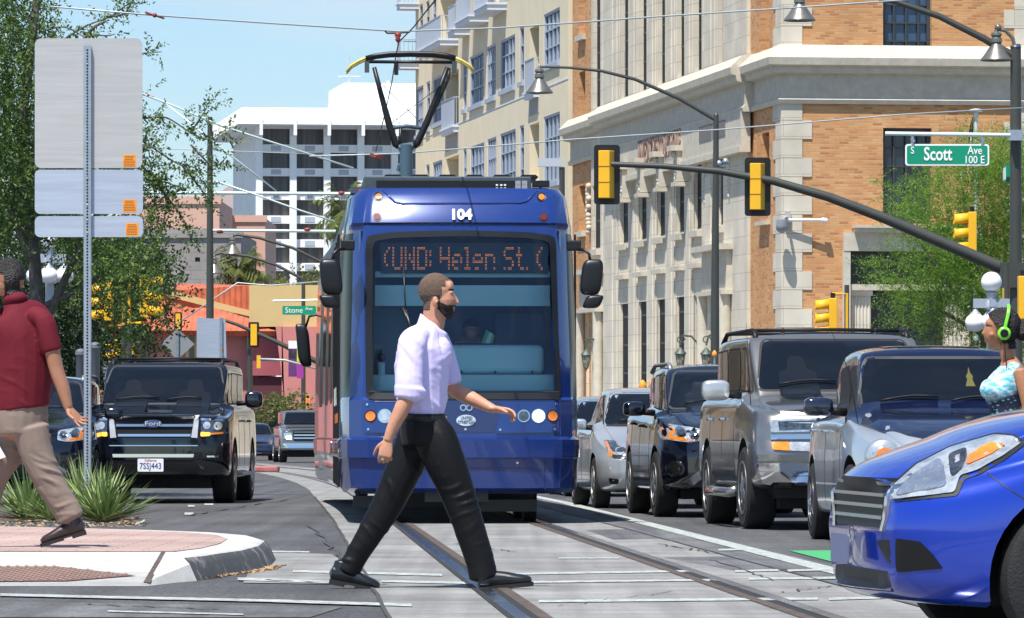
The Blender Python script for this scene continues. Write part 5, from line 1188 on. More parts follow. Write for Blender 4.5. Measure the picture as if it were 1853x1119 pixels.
# ---------------------------------------------------------------- big boxy sport utility (used three ways)
def suv_body(L, W, H, zh, zc, ywb, ywt, mats, nose, bow, r, w1, w2, zb=.42, belt=1.12, rl=.80, bb=.28, hoodw=.9):
    wt = W * rl
    st = [(0.0, zb + .03, W * .82, .68, W * .82, zh - .16, W * .74, zh - .06, zh - .02), (.05, zb, W * .93, .68, W * .90, zh - .12, W * .78, zh - .03, zh + .0), (.25, zb - .03, W * .985, .7, W * .955, zh - .07, W * .82, zh + .0, zh + .03),
          (.8, zb - .06, W, .72, W * .965, zh - .02, W * .82, zh + .035, zh + .065), (ywb - .05, zb - .06, W, .72, W * .965, belt, W * .80, zc - .04, zc), (ywb + .1, zb - .06, W, .72, W * .965, belt + .01, W * .80, zc + .07, zc + .09),
          (ywt - .08, zb - .06, W, .72, W * .965, belt + .02, wt + .02, H - .12, H - .06), (ywt + .15, zb - .06, W, .72, W * .965, belt + .02, wt, H - .08, H - .012), (ywt + .9, zb - .06, W, .72, W * .965, belt + .03, wt, H - .07, H), (L * .8, zb - .06, W, .72, W * .965, belt + .04, wt, H - .07, H),
          (L - .35, zb - .04, W * .99, .72, W * .95, belt + .05, wt * .98, H - .10, H - .04), (L - .08, zb, W * .95, .72, W * .92, belt, wt * .94, H - .3, H - .2), (L, zb + .03, W * .88, .72, W * .86, belt - .1, wt * .9, H - .6, H - .5)]
    return carbody(st, nose, bow, [(s * (W - .02), wy, r + .01) for s in (-1, 1) for wy in (w1, w2)], r + .075, mats)
def fr(px0, ppm, gy): return lambda px, py: ((px - px0) / ppm, (gy - py) / ppm)

# ---- black full size vehicle on the left
BLKP = paint('black_paint', (.003, .004, .010), 0.0, .0, .12)
t = car_root('sport_utility', 'big black sport utility with three chrome grille bars and blue oval badge', 'car', 277, 65.4, -.025)
bm_, bv = suv_body(5.2, 1.0, 1.90, 1.17, 1.30, 1.25, 1.95, [BLKP, ARCH], [(.3, .1), (.5, .0), (.8, .0), (1.0, .02), (1.2, .10)], .14, .40, 1.0, 4.0, zb=.36, belt=1.2)
objm('body', bm_, t); f_ = fr(277, 137.6, 912)
S = dict(wsb=.845, wst=.72, zcowl=1.335, zwt=1.83, side=[[(1.75, 1.33), (2.55, 1.34), (2.55, 1.73), (2.2, 1.73)], [(2.65, 1.34), (3.5, 1.35), (3.5, 1.74), (2.65, 1.74)], [(3.6, 1.35), (4.75, 1.36), (4.6, 1.73), (3.6, 1.74)]], seams=[[(1.7, .45), (1.7, 1.25)], [(2.6, .45), (2.6, 1.3)], [(3.55, .7), (3.55, 1.3)]], handles=[(2.4, 1.1), (3.35, 1.1)], mirror=(1.06, 1.75, 1.36, .24, .22), wheels=[(1.0, 0), (4.0, 0)], track=.86, r=.40, L=5.2, tw=.28, sealm=mat('seal_grey', (.045, .045, .045), .4), mirrorm=BLKP)
std_parts(t, bv, S)
patch('grille', bv, rnd([f_(203, 752), f_(354, 752), f_(348, 792), f_(212, 792)], .03), 'y', PLAS, t, off=.012)
for (yy, hh, inset) in ((756, 4.5, 0), (770, 4.5, 2), (788, 4.5, 6)):
    patch('grille_bar', bv, [f_(206 + inset, yy - hh / 2), f_(350 - inset, yy - hh / 2), f_(350 - inset, yy + hh / 2), f_(206 + inset, yy + hh / 2)], 'y', CHROME, t, off=.035)
for s in (-1, 1):
    q = lambda px, py: (s * f_(px, py)[0], f_(px, py)[1])
    patch('grille_end', bv, [q(351, 752), q(359, 751), q(356, 793), q(345, 792)], 'y', GREYL, t, off=.028)
    h_ = patch('headlight', bv, rnd([q(363, 759), q(408, 761), q(411, 784), q(362, 786)], .02), 'y', LENSD, t, off=.014)
    disc(bv, 'reflector', q(393, 771)[0], q(393, 771)[1], .055, LENSC, h_, off=.02); disc(bv, 'reflector', q(373, 770)[0], q(373, 770)[1], .05, LENSC, h_, off=.02)
    patch('headlight_brow', bv, [q(362, 757), q(408, 759), q(409, 762.5), q(362, 761)], 'y', CHROME, t, off=.02)
    patch('turn_signal', bv, rnd([q(362, 782), q(380, 783), q(379, 789), q(362, 790)], .015), 'y', AMBON, t, off=.02); patch('side_marker', bv, [q(380, 784), q(411, 781), q(411, 784.5), q(380, 787)], 'y', AMB, t, off=.018)
    patch('fog_lamp', bv, rnd([q(369, 822), q(397, 822), q(395, 831), q(373, 831)], .02), 'y', PLAS, t, off=.01); patch('fog_strip', bv, [q(373, 825), q(394, 825), q(393, 828), q(374, 828)], 'y', CHROME, t, off=.014)
patch('bumper_chrome', bv, [f_(202, 822), f_(350, 822), f_(349, 828), f_(203, 828)], 'y', CHROME, t, off=.03); patch('bumper_line', bv, [f_(196, 806), f_(357, 806), f_(357, 807.5), f_(196, 807.5)], 'y', CHROME, t, off=.004)
patch('lower_intake', bv, rnd([f_(200, 833), f_(352, 833), f_(372, 862), f_(182, 862)], .03), 'y', PLAS, t, off=.006)
m_ = MB(); c_ = f_(277, 767); m_.M = Matrix.Translation((0, -.06, c_[1])); m_.lathe([(.001, 0), (.12, 0), (.125, .015), (.12, .03)], 28, (0, 0, 0), 'Y'); m_.v = [(v[0], v[1], c_[1] + (v[2] - c_[1]) * .42) for v in m_.v]; m_.M = None; bo = m_.build('badge', mat('badge_blue', (.02, .05, .22), .25, coat=1), t, smooth=35)
text_obj('badge_script', 'Ford', .085, CHROME, Matrix.Translation((0, -.063, c_[1])) @ TXT_FRONT, bo, ext=.002, sx=1.3)
front_plate('7SSJ443', t, *[0], y=-.045, z=f_(277, 842)[1], w=.33, h=.165, head='California') if False else front_plate('7SSJ443', t, f_(273, 0)[0], -.05, f_(0, 842)[1], w=.34, h=.17, head='California')
rack(t, .74, 2.0, 4.7, 1.87, PLAS)
for s in (-1, 1): m_ = MB(); m_.box(*sorted((s * .93, s * 1.06)), 1.6, 3.4, .36, .41); bevel(m_.build('running_board', GREYL, t), .01)
m_ = MB(); m_.tube([(-.02, 2.2, 1.88), (-.02, 2.2, 1.93)], .02, 6); 
for x in (-.45, .45):
    m_ = MB(); m_.ball((x, 2.15, 1.885), .035, 6, (1, 1, .5)); m_.build('washer_nozzle', PLAS, t, smooth=True)
seat_hint(t, bv, (-.42, .42), 1.50)

# ---- pewter sport utility (right, third in the queue)
PEW = paint('pewter_paint', (.27, .262, .25), .75, .05, .30)
t = car_root('sport_utility', 'pewter sport utility with chrome bumper and black roof rack, third in the right queue', 'car', 1561, 46.2, .078)
bm_, bv = suv_body(5.05, 1.0, 1.88, 1.16, 1.27, 1.3, 2.0, [PEW, ARCH], [(.3, .05), (.5, -.03), (.78, -.03), (.8, .03), (1.0, .05), (1.17, .14)], .12, .39, .95, 3.88, zb=.42, belt=1.17, rl=.79)
objm('body', bm_, t); f_ = fr(1561, 194.8, 960)
S = dict(wsb=.80, wst=.69, zcowl=1.33, zwt=1.80, side=[[(1.75, 1.32), (2.6, 1.33), (2.6, 1.72), (2.25, 1.73)], [(2.7, 1.33), (3.6, 1.34), (3.6, 1.73), (2.7, 1.73)], [(3.7, 1.34), (4.7, 1.35), (4.6, 1.72), (3.7, 1.73)]], seams=[[(1.7, .45), (1.7, 1.25)], [(2.65, .45), (2.65, 1.3)], [(3.65, .75), (3.65, 1.3)], [(1.3, .84), (3.4, .84)]], handles=[(2.5, 1.05), (3.5, 1.05)], mirror=(1.02, 1.7, 1.30, .27, .20), wheels=[(.95, .03), (3.88, 0)], track=.87, r=.39, L=5.05, tw=.28, rimm=ALLOY, mirrorm=mat('silver_mirror', (.6, .6, .6), .25, .6, coat=1))
std_parts(t, bv, S); seat_hint(t, bv, (-.40, .40), 1.52, .2, .3)
for s in (-1, 1):
    q = lambda px, py: (-s * f_(px, py)[0], f_(px, py)[1])
    h_ = patch('headlight', bv, rnd([q(1396, 758), q(1486, 756), q(1486, 780), q(1397, 782)], .015), 'y', LENSC, t, off=.012); patch('headlight_lens', bv, [q(1410, 762), q(1480, 760), q(1480, 776), q(1412, 778)], 'y', LENSD, h_, off=.016)
    patch('chrome_strip', bv, [q(1396, 786), q(1490, 785), q(1490, 794), q(1397, 795)], 'y', CHROME, t, off=.016)
    patch('turn_signal', bv, rnd([q(1397, 799), q(1430, 799), q(1430, 815), q(1399, 813)], .012), 'y', AMB, t, off=.014); patch('parking_lamp', bv, rnd([q(1430, 799), q(1486, 800), q(1486, 817), q(1430, 815)], .012), 'y', LENSC, t, off=.014)
    patch('fog_lamp', bv, rnd([q(1430, 861), q(1466, 860), q(1466, 882), q(1434, 881)], .02), 'y', PLAS, t, off=.052); patch('fog_glass', bv, rnd([q(1436, 866), q(1462, 865), q(1462, 878), q(1438, 878)], .02), 'y', LENSC, t, off=.056)
patch('grille', bv, rnd([f_(1490, 757), f_(1632, 757), f_(1632, 817), f_(1490, 817)], .02), 'y', PLAS, t, off=.008); patch('grille_bar', bv, [f_(1490, 782), f_(1632, 782), f_(1632, 797), f_(1490, 797)], 'y', CHROME, t, off=.024)
patch('bumper', bv, rnd([f_(1372, 838), f_(1750, 838), f_(1745, 880), f_(1690, 890), f_(1432, 890), f_(1384, 878)], .03), 'y', CHROME, t, off=.05, depth=.05); patch('bumper_pad', bv, rnd([f_(1372, 822), f_(1750, 822), f_(1750, 834), f_(1372, 834)], .02), 'y', PEW, t, off=.06, depth=.05)
patch('lower_valance', bv, rnd([f_(1392, 884), f_(1730, 884), f_(1718, 902), f_(1404, 902)], .02), 'y', PLAS, t, off=.02)
rack(t, .74, 2.0, 4.6, 1.84, PLAS)
for x in (-.58, .55, .9): m_ = MB(); m_.ball((x * .8, 2.1, 1.86), .035, 6, (1, 1, .9)); m_.tube([(x * .8, 2.1, 1.86), (x * .8, 2.1, 1.93)], .012, 5); m_.build('roof_marker', PLAS, t, smooth=True)
for s in (-1, 1):
    m_ = MB(); m_.tube([(s * .99, 1.5, .36), (s * 1.05, 1.6, .34), (s * 1.05, 3.2, .34), (s * .99, 3.3, .36)], .05, 8); m_.build('running_board', PEW, t, smooth=True)
    patch('side_cladding', bv, [(1.45, .50), (3.4, .50), (3.4, .66), (1.45, .66)], '-x' if s < 0 else 'x', paint('pewter_dark', (.26, .25, .235), .7), t, off=.015)
m_ = MB(); m_.tube([(-.93, .9, 1.15), (-.96, 1.0, 1.95)], [.006, .002], 4); m_.build('aerial', PLAS, t)

# ---- black crossover (second from the tram on the right)
def cross_body(L, W, H, zh, zc, ywb, ywt, mats, nose, bow, r, w1, w2, zb=.3, belt=1.02, rl=.70):
    wt = W * rl
    st = [(0.0, zb + .05, W * .70, .58, W * .70, zh - .22, W * .60, zh - .13, zh - .08), (.05, zb + .02, W * .84, .58, W * .80, zh - .18, W * .64, zh - .09, zh - .04), (.28, zb, W * .95, .6, W * .90, zh - .10, W * .72, zh - .03, zh + .02),
          (.8, zb - .02, W, .62, W * .95, zh - .01, W * .76, zh + .06, zh + .10), (ywb - .05, zb - .04, W, .66, W * .96, belt, W * .78, zc - .03, zc), (ywb + .12, zb - .04, W, .66, W * .96, belt + .01, W * .79, zc + .06, zc + .09),
          (ywt - .1, zb - .04, W, .66, W * .955, belt + .03, wt + .04, H - .15, H - .08), (ywt + .15, zb - .04, W, .66, W * .955, belt + .04, wt, H - .10, H - .02), (ywt + .8, zb - .04, W, .66, W * .955, belt + .06, wt, H - .08, H), (L * .78, zb - .03, W, .68, W * .95, belt + .09, wt * .98, H - .09, H - .02),
          (L - .45, zb, W * .98, .7, W * .93, belt + .1, wt * .94, H - .16, H - .09), (L - .12, zb + .05, W * .93, .7, W * .88, belt, wt * .9, H - .45, H - .38), (L, zb + .1, W * .85, .7, W * .8, belt - .2, wt * .8, H - .8, H - .72)]
    return carbody(st, nose, bow, [(s * (W - .02), wy, r + .01) for s in (-1, 1) for wy in (w1, w2)], r + .06, mats)
def crossover(t, px0, ppm, gy):
    bm_, bv = cross_body(4.67, .945, 1.70, 1.06, 1.17, 1.25, 2.05, [BLKP, ARCH], [(.2, .10), (.45, .0), (.7, .0), (.9, .06), (1.1, .22)], .26, .36, .93, 3.63)
    objm('body', bm_, t); f_ = fr(px0, ppm, gy)
    S = dict(wsb=.74, wst=.60, zcowl=1.20, zwt=1.60, side=[[(1.55, 1.16), (2.45, 1.19), (2.45, 1.56), (2.15, 1.55)], [(2.55, 1.19), (3.4, 1.23), (3.3, 1.56), (2.55, 1.57)], [(3.5, 1.25), (4.05, 1.32), (3.9, 1.5), (3.45, 1.55)]], seams=[[(1.5, .4), (1.45, 1.08)], [(2.5, .4), (2.5, 1.15)], [(3.4, .75), (3.4, 1.2)]], handles=[(2.3, 1.0), (3.2, 1.03)], mirror=(.96, 1.6, 1.17, .24, .16), wheels=[(.93, .02), (3.63, 0)], track=.83, r=.36, L=4.67, tw=.24, mirrorm=BLKP, handlem=BLKP, sealm=mat('seal_grey', (.045, .045, .045), .4))
    std_parts(t, bv, S); seat_hint(t, bv, (-.36, .36), 1.37, .2, .26)
    for s in (-1, 1):
        q = lambda px, py: (-s * f_(px, py)[0], f_(px, py)[1])
        h_ = patch('headlight', bv, rnd([q(1201, 766), q(1225, 767), q(1271, 776), q(1273, 797), q(1250, 801), q(1206, 795)], .025), 'y', LENSC, t, off=.012)
        patch('turn_signal', bv, rnd([q(1203, 769), q(1222, 771), q(1228, 779), q(1240, 793), q(1258, 797), q(1250, 799), q(1208, 793)], .01), 'y', AMB, h_, off=.018)
        for (a_, b_) in ((1236, 781), (1260, 786)): disc(bv, 'projector', q(a_, b_)[0], q(a_, b_)[1], .055, CHROME, h_, off=.022); disc(bv, 'projector_lens', q(a_, b_)[0], q(a_, b_)[1], .038, LENSD, h_, off=.026)
        disc(bv, 'fog_lamp', q(1225, 849)[0], q(1225, 849)[1], .09, CHROME, t, off=.01); disc(bv, 'fog_glass', q(1225, 849)[0], q(1225, 849)[1], .07, PLAS, t, off=.014)
        patch('skid_trim', bv, [q(1202, 880), q(1240, 872), q(1285, 840), q(1320, 846), q(1320, 856), q(1290, 853), q(1250, 884), q(1204, 888)], 'y', mat('grey_trim', (.14, .15, .17), .45), t, off=.012)
    g = patch('grille', bv, rnd([f_(1297, 778), f_(1419, 778), f_(1412, 826), f_(1385, 840), f_(1331, 840), f_(1304, 826)], .03), 'y', CHROME, t, off=.012); patch('grille_mesh', bv, rnd([f_(1302, 783), f_(1414, 783), f_(1407, 823), f_(1382, 834), f_(1334, 834), f_(1309, 823)], .03), 'y', PLAS, g, off=.018)
    for zz in (795, 808, 820): patch('grille_bar', bv, [f_(1308, zz), f_(1408, zz), f_(1408, zz + 3), f_(1308, zz + 3)], 'y', CHROME, g, off=.022)
    patch('lower_intake', bv, rnd([f_(1290, 850), f_(1426, 850), f_(1440, 872), f_(1276, 872)], .03), 'y', PLAS, t, off=.006)
    rack(t, .62, 2.2, 4.1, 1.645, mat('grey_rail', (.22, .24, .27), .4, .4), cross=False, h=.05)
    return t
t = car_root('crossover', 'black crossover with chrome edged grille, between silver sedan and pewter vehicle', 'car', 1358, 53.5, .078); crossover(t, 1358, 168.2, 938)
t2 = car_root('crossover', 'black car beside the maroon shirt man, mostly hidden by the sign post', 'car', 30, 64, -.02); crossover(t2, 1358, 168.2, 938)

# ---- silver sedan
def sedan_body(L, W, H, zh, zc, ywb, ywt, yre, ytr, mats, nose, bow, r, w1, w2, zb=.24, belt=.92, rl=.66, ztr=1.0, tail=None):
    wt = W * rl
    st = [(0.0, zb + .04, W * .68, .5, W * .68, zh - .20, W * .58, zh - .12, zh - .08), (.05, zb + .0, W * .83, .5, W * .79, zh - .17, W * .62, zh - .09, zh - .05), (.28, zb - .03, W * .95, .52, W * .89, zh - .09, W * .70, zh - .03, zh + .01),
          (.8, zb - .04, W, .56, W * .95, zh + .01, W * .74, zh + .06, zh + .10), (ywb - .05, zb - .04, W, .6, W * .96, belt, W * .78, zc - .03, zc), (ywb + .15, zb - .04, W, .6, W * .96, belt + .01, W * .79, zc + .06, zc + .08),
          (ywt - .15, zb - .04, W, .6, W * .955, belt + .02, wt + .05, H - .14, H - .08), (ywt + .15, zb - .04, W, .6, W * .955, belt + .03, wt, H - .08, H - .01), (ywt + .7, zb - .04, W, .6, W * .955, belt + .05, wt, H - .07, H), (yre, zb - .03, W, .62, W * .95, belt + .06, wt * .98, H - .1, H - .04),
          (ytr, zb, W * .985, .62, W * .93, ztr - .05, W * .72, ztr - .01, ztr + .02), (L - .1, zb + .04, W * .93, .62, W * .88, ztr - .1, W * .68, ztr - .05, ztr - .02), (L, zb + .12, W * .82, .62, W * .76, ztr - .25, W * .6, ztr - .2, ztr - .16)]
    return carbody(st, nose, bow, [(s * (W - .02), wy, r + .01) for s in (-1, 1) for wy in (w1, w2)], r + .045, mats, tail=tail)
SILV = paint('silver_paint', (.56, .60, .63), .6, .03, .28)
def sedan(t, m, lab=None, lights=True):
    bm_, bv = sedan_body(4.57, .895, 1.50, .82, 1.0, 1.15, 1.95, 3.2, 4.05, [m, ARCH], [(.15, .10), (.4, .0), (.6, .03), (.85, .2)], .28, .315, .9, 3.58)
    objm('body', bm_, t)
    S = dict(wsb=.72, wst=.56, zcowl=1.03, zwt=1.42, side=[[(1.45, 1.0), (2.35, 1.03), (2.35, 1.38), (2.05, 1.38)], [(2.45, 1.03), (3.25, 1.07), (3.0, 1.36), (2.45, 1.39)]], seams=[[(1.4, .3), (1.35, .95)], [(2.4, .3), (2.4, 1.0)]], handles=[(2.2, .88), (3.1, .9)], mirror=(.90, 1.5, 1.02, .2, .14), wheels=[(.9, 0), (3.58, 0)], track=.79, r=.315, L=4.57, tw=.2, mirrorm=m, handlem=m)
    std_parts(t, bv, S); f_ = fr(1213, 148.6, 922)
    for s in (-1, 1):
        q = lambda px, py: (-s * f_(px, py)[0], f_(px, py)[1])
        h_ = patch('headlight', bv, rnd([q(1099, 797), q(1117, 797), q(1133, 814), q(1136, 831), q(1108, 830), q(1100, 815)], .02), 'y', LENSD, t, off=.012); disc(bv, 'reflector', q(1121, 817)[0], q(1121, 817)[1], .05, LENSC, h_, off=.018); patch('turn_signal', bv, [q(1099, 799), q(1105, 799), q(1107, 828), q(1103, 827)], 'y', AMB, h_, off=.018)
        patch('fog_lamp', bv, rnd([q(1100, 866), q(1117, 868), q(1117, 878), q(1103, 877)], .02), 'y', PLAS, t, off=.01)
    patch('grille', bv, rnd([f_(1165, 824), f_(1261, 824), f_(1252, 842), f_(1174, 842)], .03), 'y', PLAS, t, off=.01); patch('lower_intake', bv, rnd([f_(1150, 868), f_(1276, 868), f_(1268, 888), f_(1158, 888)], .03), 'y', PLAS, t, off=.008)
    return t
sedan(car_root('sedan', 'silver sedan queued between the blue tram and the black crossover', 'car', 1217, 60.5, .078), SILV)
sedan(car_root('sedan', 'pale blue sedan roof behind the silver sedan by the tram', 'car', 1140, 73, .078), paint('pale_blue_paint', (.30, .42, .52), .5))
sedan(car_root('sedan', 'dark red sedan roof farthest back in the right queue', 'car', 1090, 88, .078), paint('dark_red_paint', (.22, .012, .03), .3))
sedan(car_root('sedan', 'dark blue sedan far away left of the grey pickup', 'car', 462, 196, .10), paint('far_blue_paint', (.015, .03, .09), .3))

# ---- grey pickup far away
GRYP = paint('grey_paint', (.17, .18, .20), .6)
t = car_root('pickup_truck', 'distant dark grey pickup truck with one lit headlight left of the tram', 'pickup truck', 559, 180, .11)
st_W = 1.0
bm_, bv = suv_body(5.6, 1.0, 1.92, 1.22, 1.34, 1.45, 2.1, [GRYP, ARCH], [(.4, .0), (1.2, .05)], .1, .40, 1.0, 4.5, zb=.45, belt=1.25)
objm('body', bm_, t)
S = dict(wsb=.82, wst=.70, zcowl=1.38, zwt=1.82, side=[[(1.8, 1.36), (2.7, 1.36), (2.7, 1.76), (2.3, 1.76)], [(2.8, 1.36), (3.7, 1.36), (3.6, 1.76), (2.8, 1.76)]], handles=[(2.5, 1.1)], mirror=(1.06, 1.9, 1.40, .28, .26), wheels=[(1.0, 0), (4.5, 0)], track=.88, r=.40, L=5.6, tw=.28)
std_parts(t, bv, S)
patch('grille', bv, rnd([(-.55, .78), (.55, .78), (.58, 1.15), (-.58, 1.15)], .04), 'y', PLAS, t, off=.01)
for zz in (.86, .97, 1.08): patch('grille_bar', bv, [(-.54, zz), (.54, zz), (.54, zz + .05), (-.54, zz + .05)], 'y', CHROME, t, off=.03)
patch('bumper', bv, rnd([(-.95, .52), (.95, .52), (.95, .7), (-.95, .7)], .04), 'y', CHROME, t, off=.03)
for s in (-1, 1): patch('headlight', bv, rnd([(s * .62, .85), (s * .9, .87), (s * .9, 1.08), (s * .62, 1.08)], .03), 'y', LENSC, t, off=.02)
patch('lit_lamp', bv, rnd([(-.62, .83), (-.82, .85), (-.82, .97), (-.62, .97)], .03), 'y', LAMPON, t, off=.03)
# ---- two tone retro wagon
NAVY = paint('navy_paint', (.006, .011, .045), .3, .0, .2)
t = car_root('retro_wagon', 'silver and navy two tone retro wagon with open side windows, nearest in the right queue', 'car', 1752, 38.9, .05)
W = .85
st = [(0.0, .30, .50, .5, .50, .62, .40, .70, .78), (.06, .27, .60, .5, .58, .68, .46, .78, .85), (.25, .25, .74, .52, .71, .78, .54, .86, .93), (.6, .23, .83, .55, .79, .86, .60, .94, 1.01), (1.15, .22, .85, .6, .82, .94, .66, 1.04, 1.08), (1.35, .22, .85, .6, .82, .97, .70, 1.12, 1.16),
      (1.72, .22, .85, .6, .815, .98, .645, 1.47, 1.54), (1.95, .22, .85, .6, .815, .99, .62, 1.53, 1.60), (2.6, .22, .85, .6, .815, 1.0, .61, 1.54, 1.625), (3.3, .22, .85, .62, .81, 1.0, .60, 1.50, 1.58), (3.9, .26, .83, .62, .78, 1.0, .57, 1.36, 1.42), (4.2, .3, .78, .62, .72, .95, .5, 1.05, 1.1), (4.29, .36, .70, .6, .62, .8, .45, .9, .94)]
bm_, bv = carbody(st, [(.2, .03), (.5, .0), (.8, .04), (1, .1)], .16, [(s * (W - .02), wy, .34) for s in (-1, 1) for wy in (.82, 3.45)], .385, [SILV, ARCH, NAVY])
for p in bm_.polygons:
    if p.material_index == 0 and p.center.y > 1.2 and p.center.z > .985: p.material_index = 2
hood = [(.24, .08), (.44, .25), (.62, .6), (.76, 1.0), (.80, 1.34), (-.80, 1.34), (-.76, 1.0), (-.62, .6), (-.44, .25), (-.24, .08)]
patch('bonnet', bv, rnd(hood, .05), 'z', NAVY, t, off=.012, s=.08)
objm('body', bm_, t)
OPEN = mat('open_window_dark', (.008, .008, .010), .8)
S = dict(wsb=.70, wst=.60, zcowl=1.115, zwt=1.505, side=[[(1.62, 1.05), (2.4, 1.06), (2.4, 1.44), (1.98, 1.44)], [(2.5, 1.06), (3.35, 1.08), (3.2, 1.43), (2.5, 1.45)]], sidegl=OPEN, seams=[[(1.35, .3), (1.4, .95)], [(2.45, .3), (2.45, 1.0)]], handles=[(2.3, .92), (3.2, .93)], mirror=(.87, 1.55, 1.10, .24, .15), wheels=[(.82, .05), (3.45, 0)], track=.755, r=.325, L=4.2, tw=.2, mirrorm=mat('mirror_navy_black', (.01, .012, .03), .15, coat=1), rimm=CHROME, sealm=MATS['seal_grey'])
std_parts(t, bv, S)
for s in (-1, 1):
    m_ = MB(); 
    for k in range(1): m_.ball((s * .64, .20, .71), .12, 14, (1, .8, 1.0))
    hb = m_.build('headlight', LENSC, t, smooth=True); m_ = MB(); m_.lathe([(.001, -.006), (.075, 0)], 20, (s * .64, .10, .71), 'Y'); m_.build('bulb_glow', AMB, hb); m_ = MB(); m_.lathe([(.125, 0), (.14, .02), (.145, .12)], 24, (s * .64, .15, .71), 'Y'); m_.build('headlight_ring', SILV, hb, smooth=True)
patch('grille', bv, rnd([(-.22, .55), (.22, .55), (.18, .74), (-.18, .74)], .04), 'y', CHROME, t, off=.01); patch('sunroof', bv, rnd([(-.40, 2.1), (.40, 2.1), (.42, 2.6), (-.42, 2.6)], .05), 'z', CARGL, t, off=.006); patch('bumper', bv, rnd([(-.6, .38), (.6, .38), (.6, .52), (-.6, .52)], .04), 'y', SILV, t, off=.04, depth=.05)
m_ = MB(); m_.tube([(-.74, 1.0, .95), (-.80, 1.15, 1.4), (-.93, 1.25, 1.72)], [.005, .004, .002], 4); m_.build('aerial', PLAS, t)
YT = mat('air_freshener', (.10, .09, .015), .8); patch('air_freshener', bv, [(.19, 1.28), (.27, 1.28), (.25, 1.34), (.26, 1.36), (.24, 1.39), (.23, 1.44), (.22, 1.39), (.2, 1.36), (.21, 1.34)], 'y', YT, t, off=.0105, s=.02)

# ---- bright blue sedan crossing in front
BLUE = paint('cobalt_paint', (.008, .042, .42), .30, .0, .2)
a = R(9); t = thing('sedan', 'bright cobalt blue sedan nose entering from the right edge in front of everyone', 'car', (1.31, 20.1, gz(20.1))); t.rotation_euler = (0, 0, -(math.pi / 2 - a))
W = .85
st = [(0.0, .26, .56, .48, .55, .58, .46, .66, .70), (.05, .22, .68, .48, .66, .62, .52, .72, .76), (.18, .20, .76, .5, .73, .68, .56, .79, .83), (.38, .19, .825, .52, .80, .74, .60, .86, .895), (.62, .19, .85, .55, .825, .80, .64, .91, .945), (.9, .19, .855, .58, .83, .855, .66, .94, .985), (1.2, .19, .855, .6, .83, .91, .68, .97, 1.02), (1.35, .19, .855, .6, .83, .93, .68, 1.05, 1.08),
      (2.05, .19, .855, .6, .825, .95, .60, 1.38, 1.43), (2.4, .19, .855, .6, .825, .96, .57, 1.41, 1.46), (3.2, .2, .85, .62, .82, .98, .56, 1.36, 1.42), (4.0, .22, .83, .62, .78, .98, .58, 1.02, 1.05), (4.38, .26, .78, .62, .72, .92, .55, .97, 1.0), (4.45, .34, .7, .62, .66, .8, .5, .85, .88)]
bm_, bv = carbody(st, [(.15, .10), (.3, .02), (.5, .0), (.62, .02), (.75, .10), (.85, .2)], .30, [(s * (W - .02), wy, .315) for s in (-1, 1) for wy in (.80, 3.4)], .365, [BLUE, ARCH])
objm('body', bm_, t)
S = dict(wsb=.70, wst=.55, zcowl=1.09, zwt=1.38, side=[[(1.65, 1.02), (2.5, 1.04), (2.5, 1.36), (2.25, 1.36)], [(2.6, 1.04), (3.4, 1.06), (3.2, 1.32), (2.6, 1.36)]], seams=[[(1.35, .3), (1.3, .9)]], handles=[(2.3, .9)], mirror=(.88, 1.6, 1.04, .2, .14), wheels=[(.80, 0), (3.4, 0)], track=.76, r=.315, L=4.4, tw=.2, mirrorm=BLUE, rimm=mat('silver_wheel', (.6, .61, .62), .3, .6), rimr=.66, spokes=9)
std_parts(t, bv, S)
MV = Matrix.LocRotScale(t.location, t.rotation_euler, (1, 1, 1))
patch('headlight_gasket', bv, rnd([(1597, 911), (1606, 883), (1657, 839), (1720, 807), (1800, 784), (1840, 787), (1858, 803), (1820, 833), (1773, 859), (1745, 868), (1734, 898)], 8), MV, RUBB, t, off=.003, s=14)
h_ = patch('headlight', bv, rnd([(1602, 906), (1611, 886), (1660, 843), (1720, 812), (1800, 789), (1836, 792), (1850, 803), (1815, 828), (1770, 852), (1738, 862), (1728, 892)], 6), MV, LENSC, t, off=.008, s=12)
patch('reflector', bv, rnd([(1620, 900), (1650, 862), (1705, 830), (1716, 880)], 12), MV, mat('reflector_bright', (.88, .9, .92), .08, .9, var=.25, scale=9), h_, off=.012, s=12)
patch('reflector', bv, rnd([(1722, 868), (1716, 826), (1752, 812), (1745, 850)], 10), MV, MATS['lens_inner'], h_, off=.012, s=12)
patch('turn_signal', bv, rnd([(1750, 846), (1748, 828), (1790, 806), (1818, 804), (1800, 824)], 6), MV, AMB, h_, off=.013, s=10)
fg = patch('fog_recess', bv, rnd([(1587, 979), (1627, 975), (1665, 980), (1687, 1002), (1707, 1029), (1627, 1036), (1607, 1014)], 3), MV, PLAS, t, off=.004, s=14)
for p, q in (((1775, 846), (1812, 875)), ((1812, 875), (1858, 905))): patch('panel_gap', bv, [p, q, (q[0], q[1] + 2.5), (p[0], p[1] + 2.5)], MV, RUBB, t, off=.002, s=12)
gr = patch('grille', bv, rnd([(-.40, .50), (.40, .50), (.50, .70), (-.50, .70)], .04), 'y', PLAS, t, off=.006, s=.06)
for zz in (.535, .58, .625, .67): patch('grille_bar', bv, [(-.40 - (zz - .5) * .4, zz), (.40 + (zz - .5) * .4, zz), (.40 + (zz - .5) * .4, zz + .014), (-.40 - (zz - .5) * .4, zz + .014)], 'y', mat('dark_chrome', (.3, .31, .33), .2, 1), gr, off=.014, s=.06)
for s in (-1, 1): patch('grille_surround', bv, [(s * .40, .49), (s * .44, .49), (s * .56, .72), (s * .50, .72)], 'y', CHROME, t, off=.012, s=.05)
front_plate('BKT 4072', t, 0, -.03, .41) if False else None
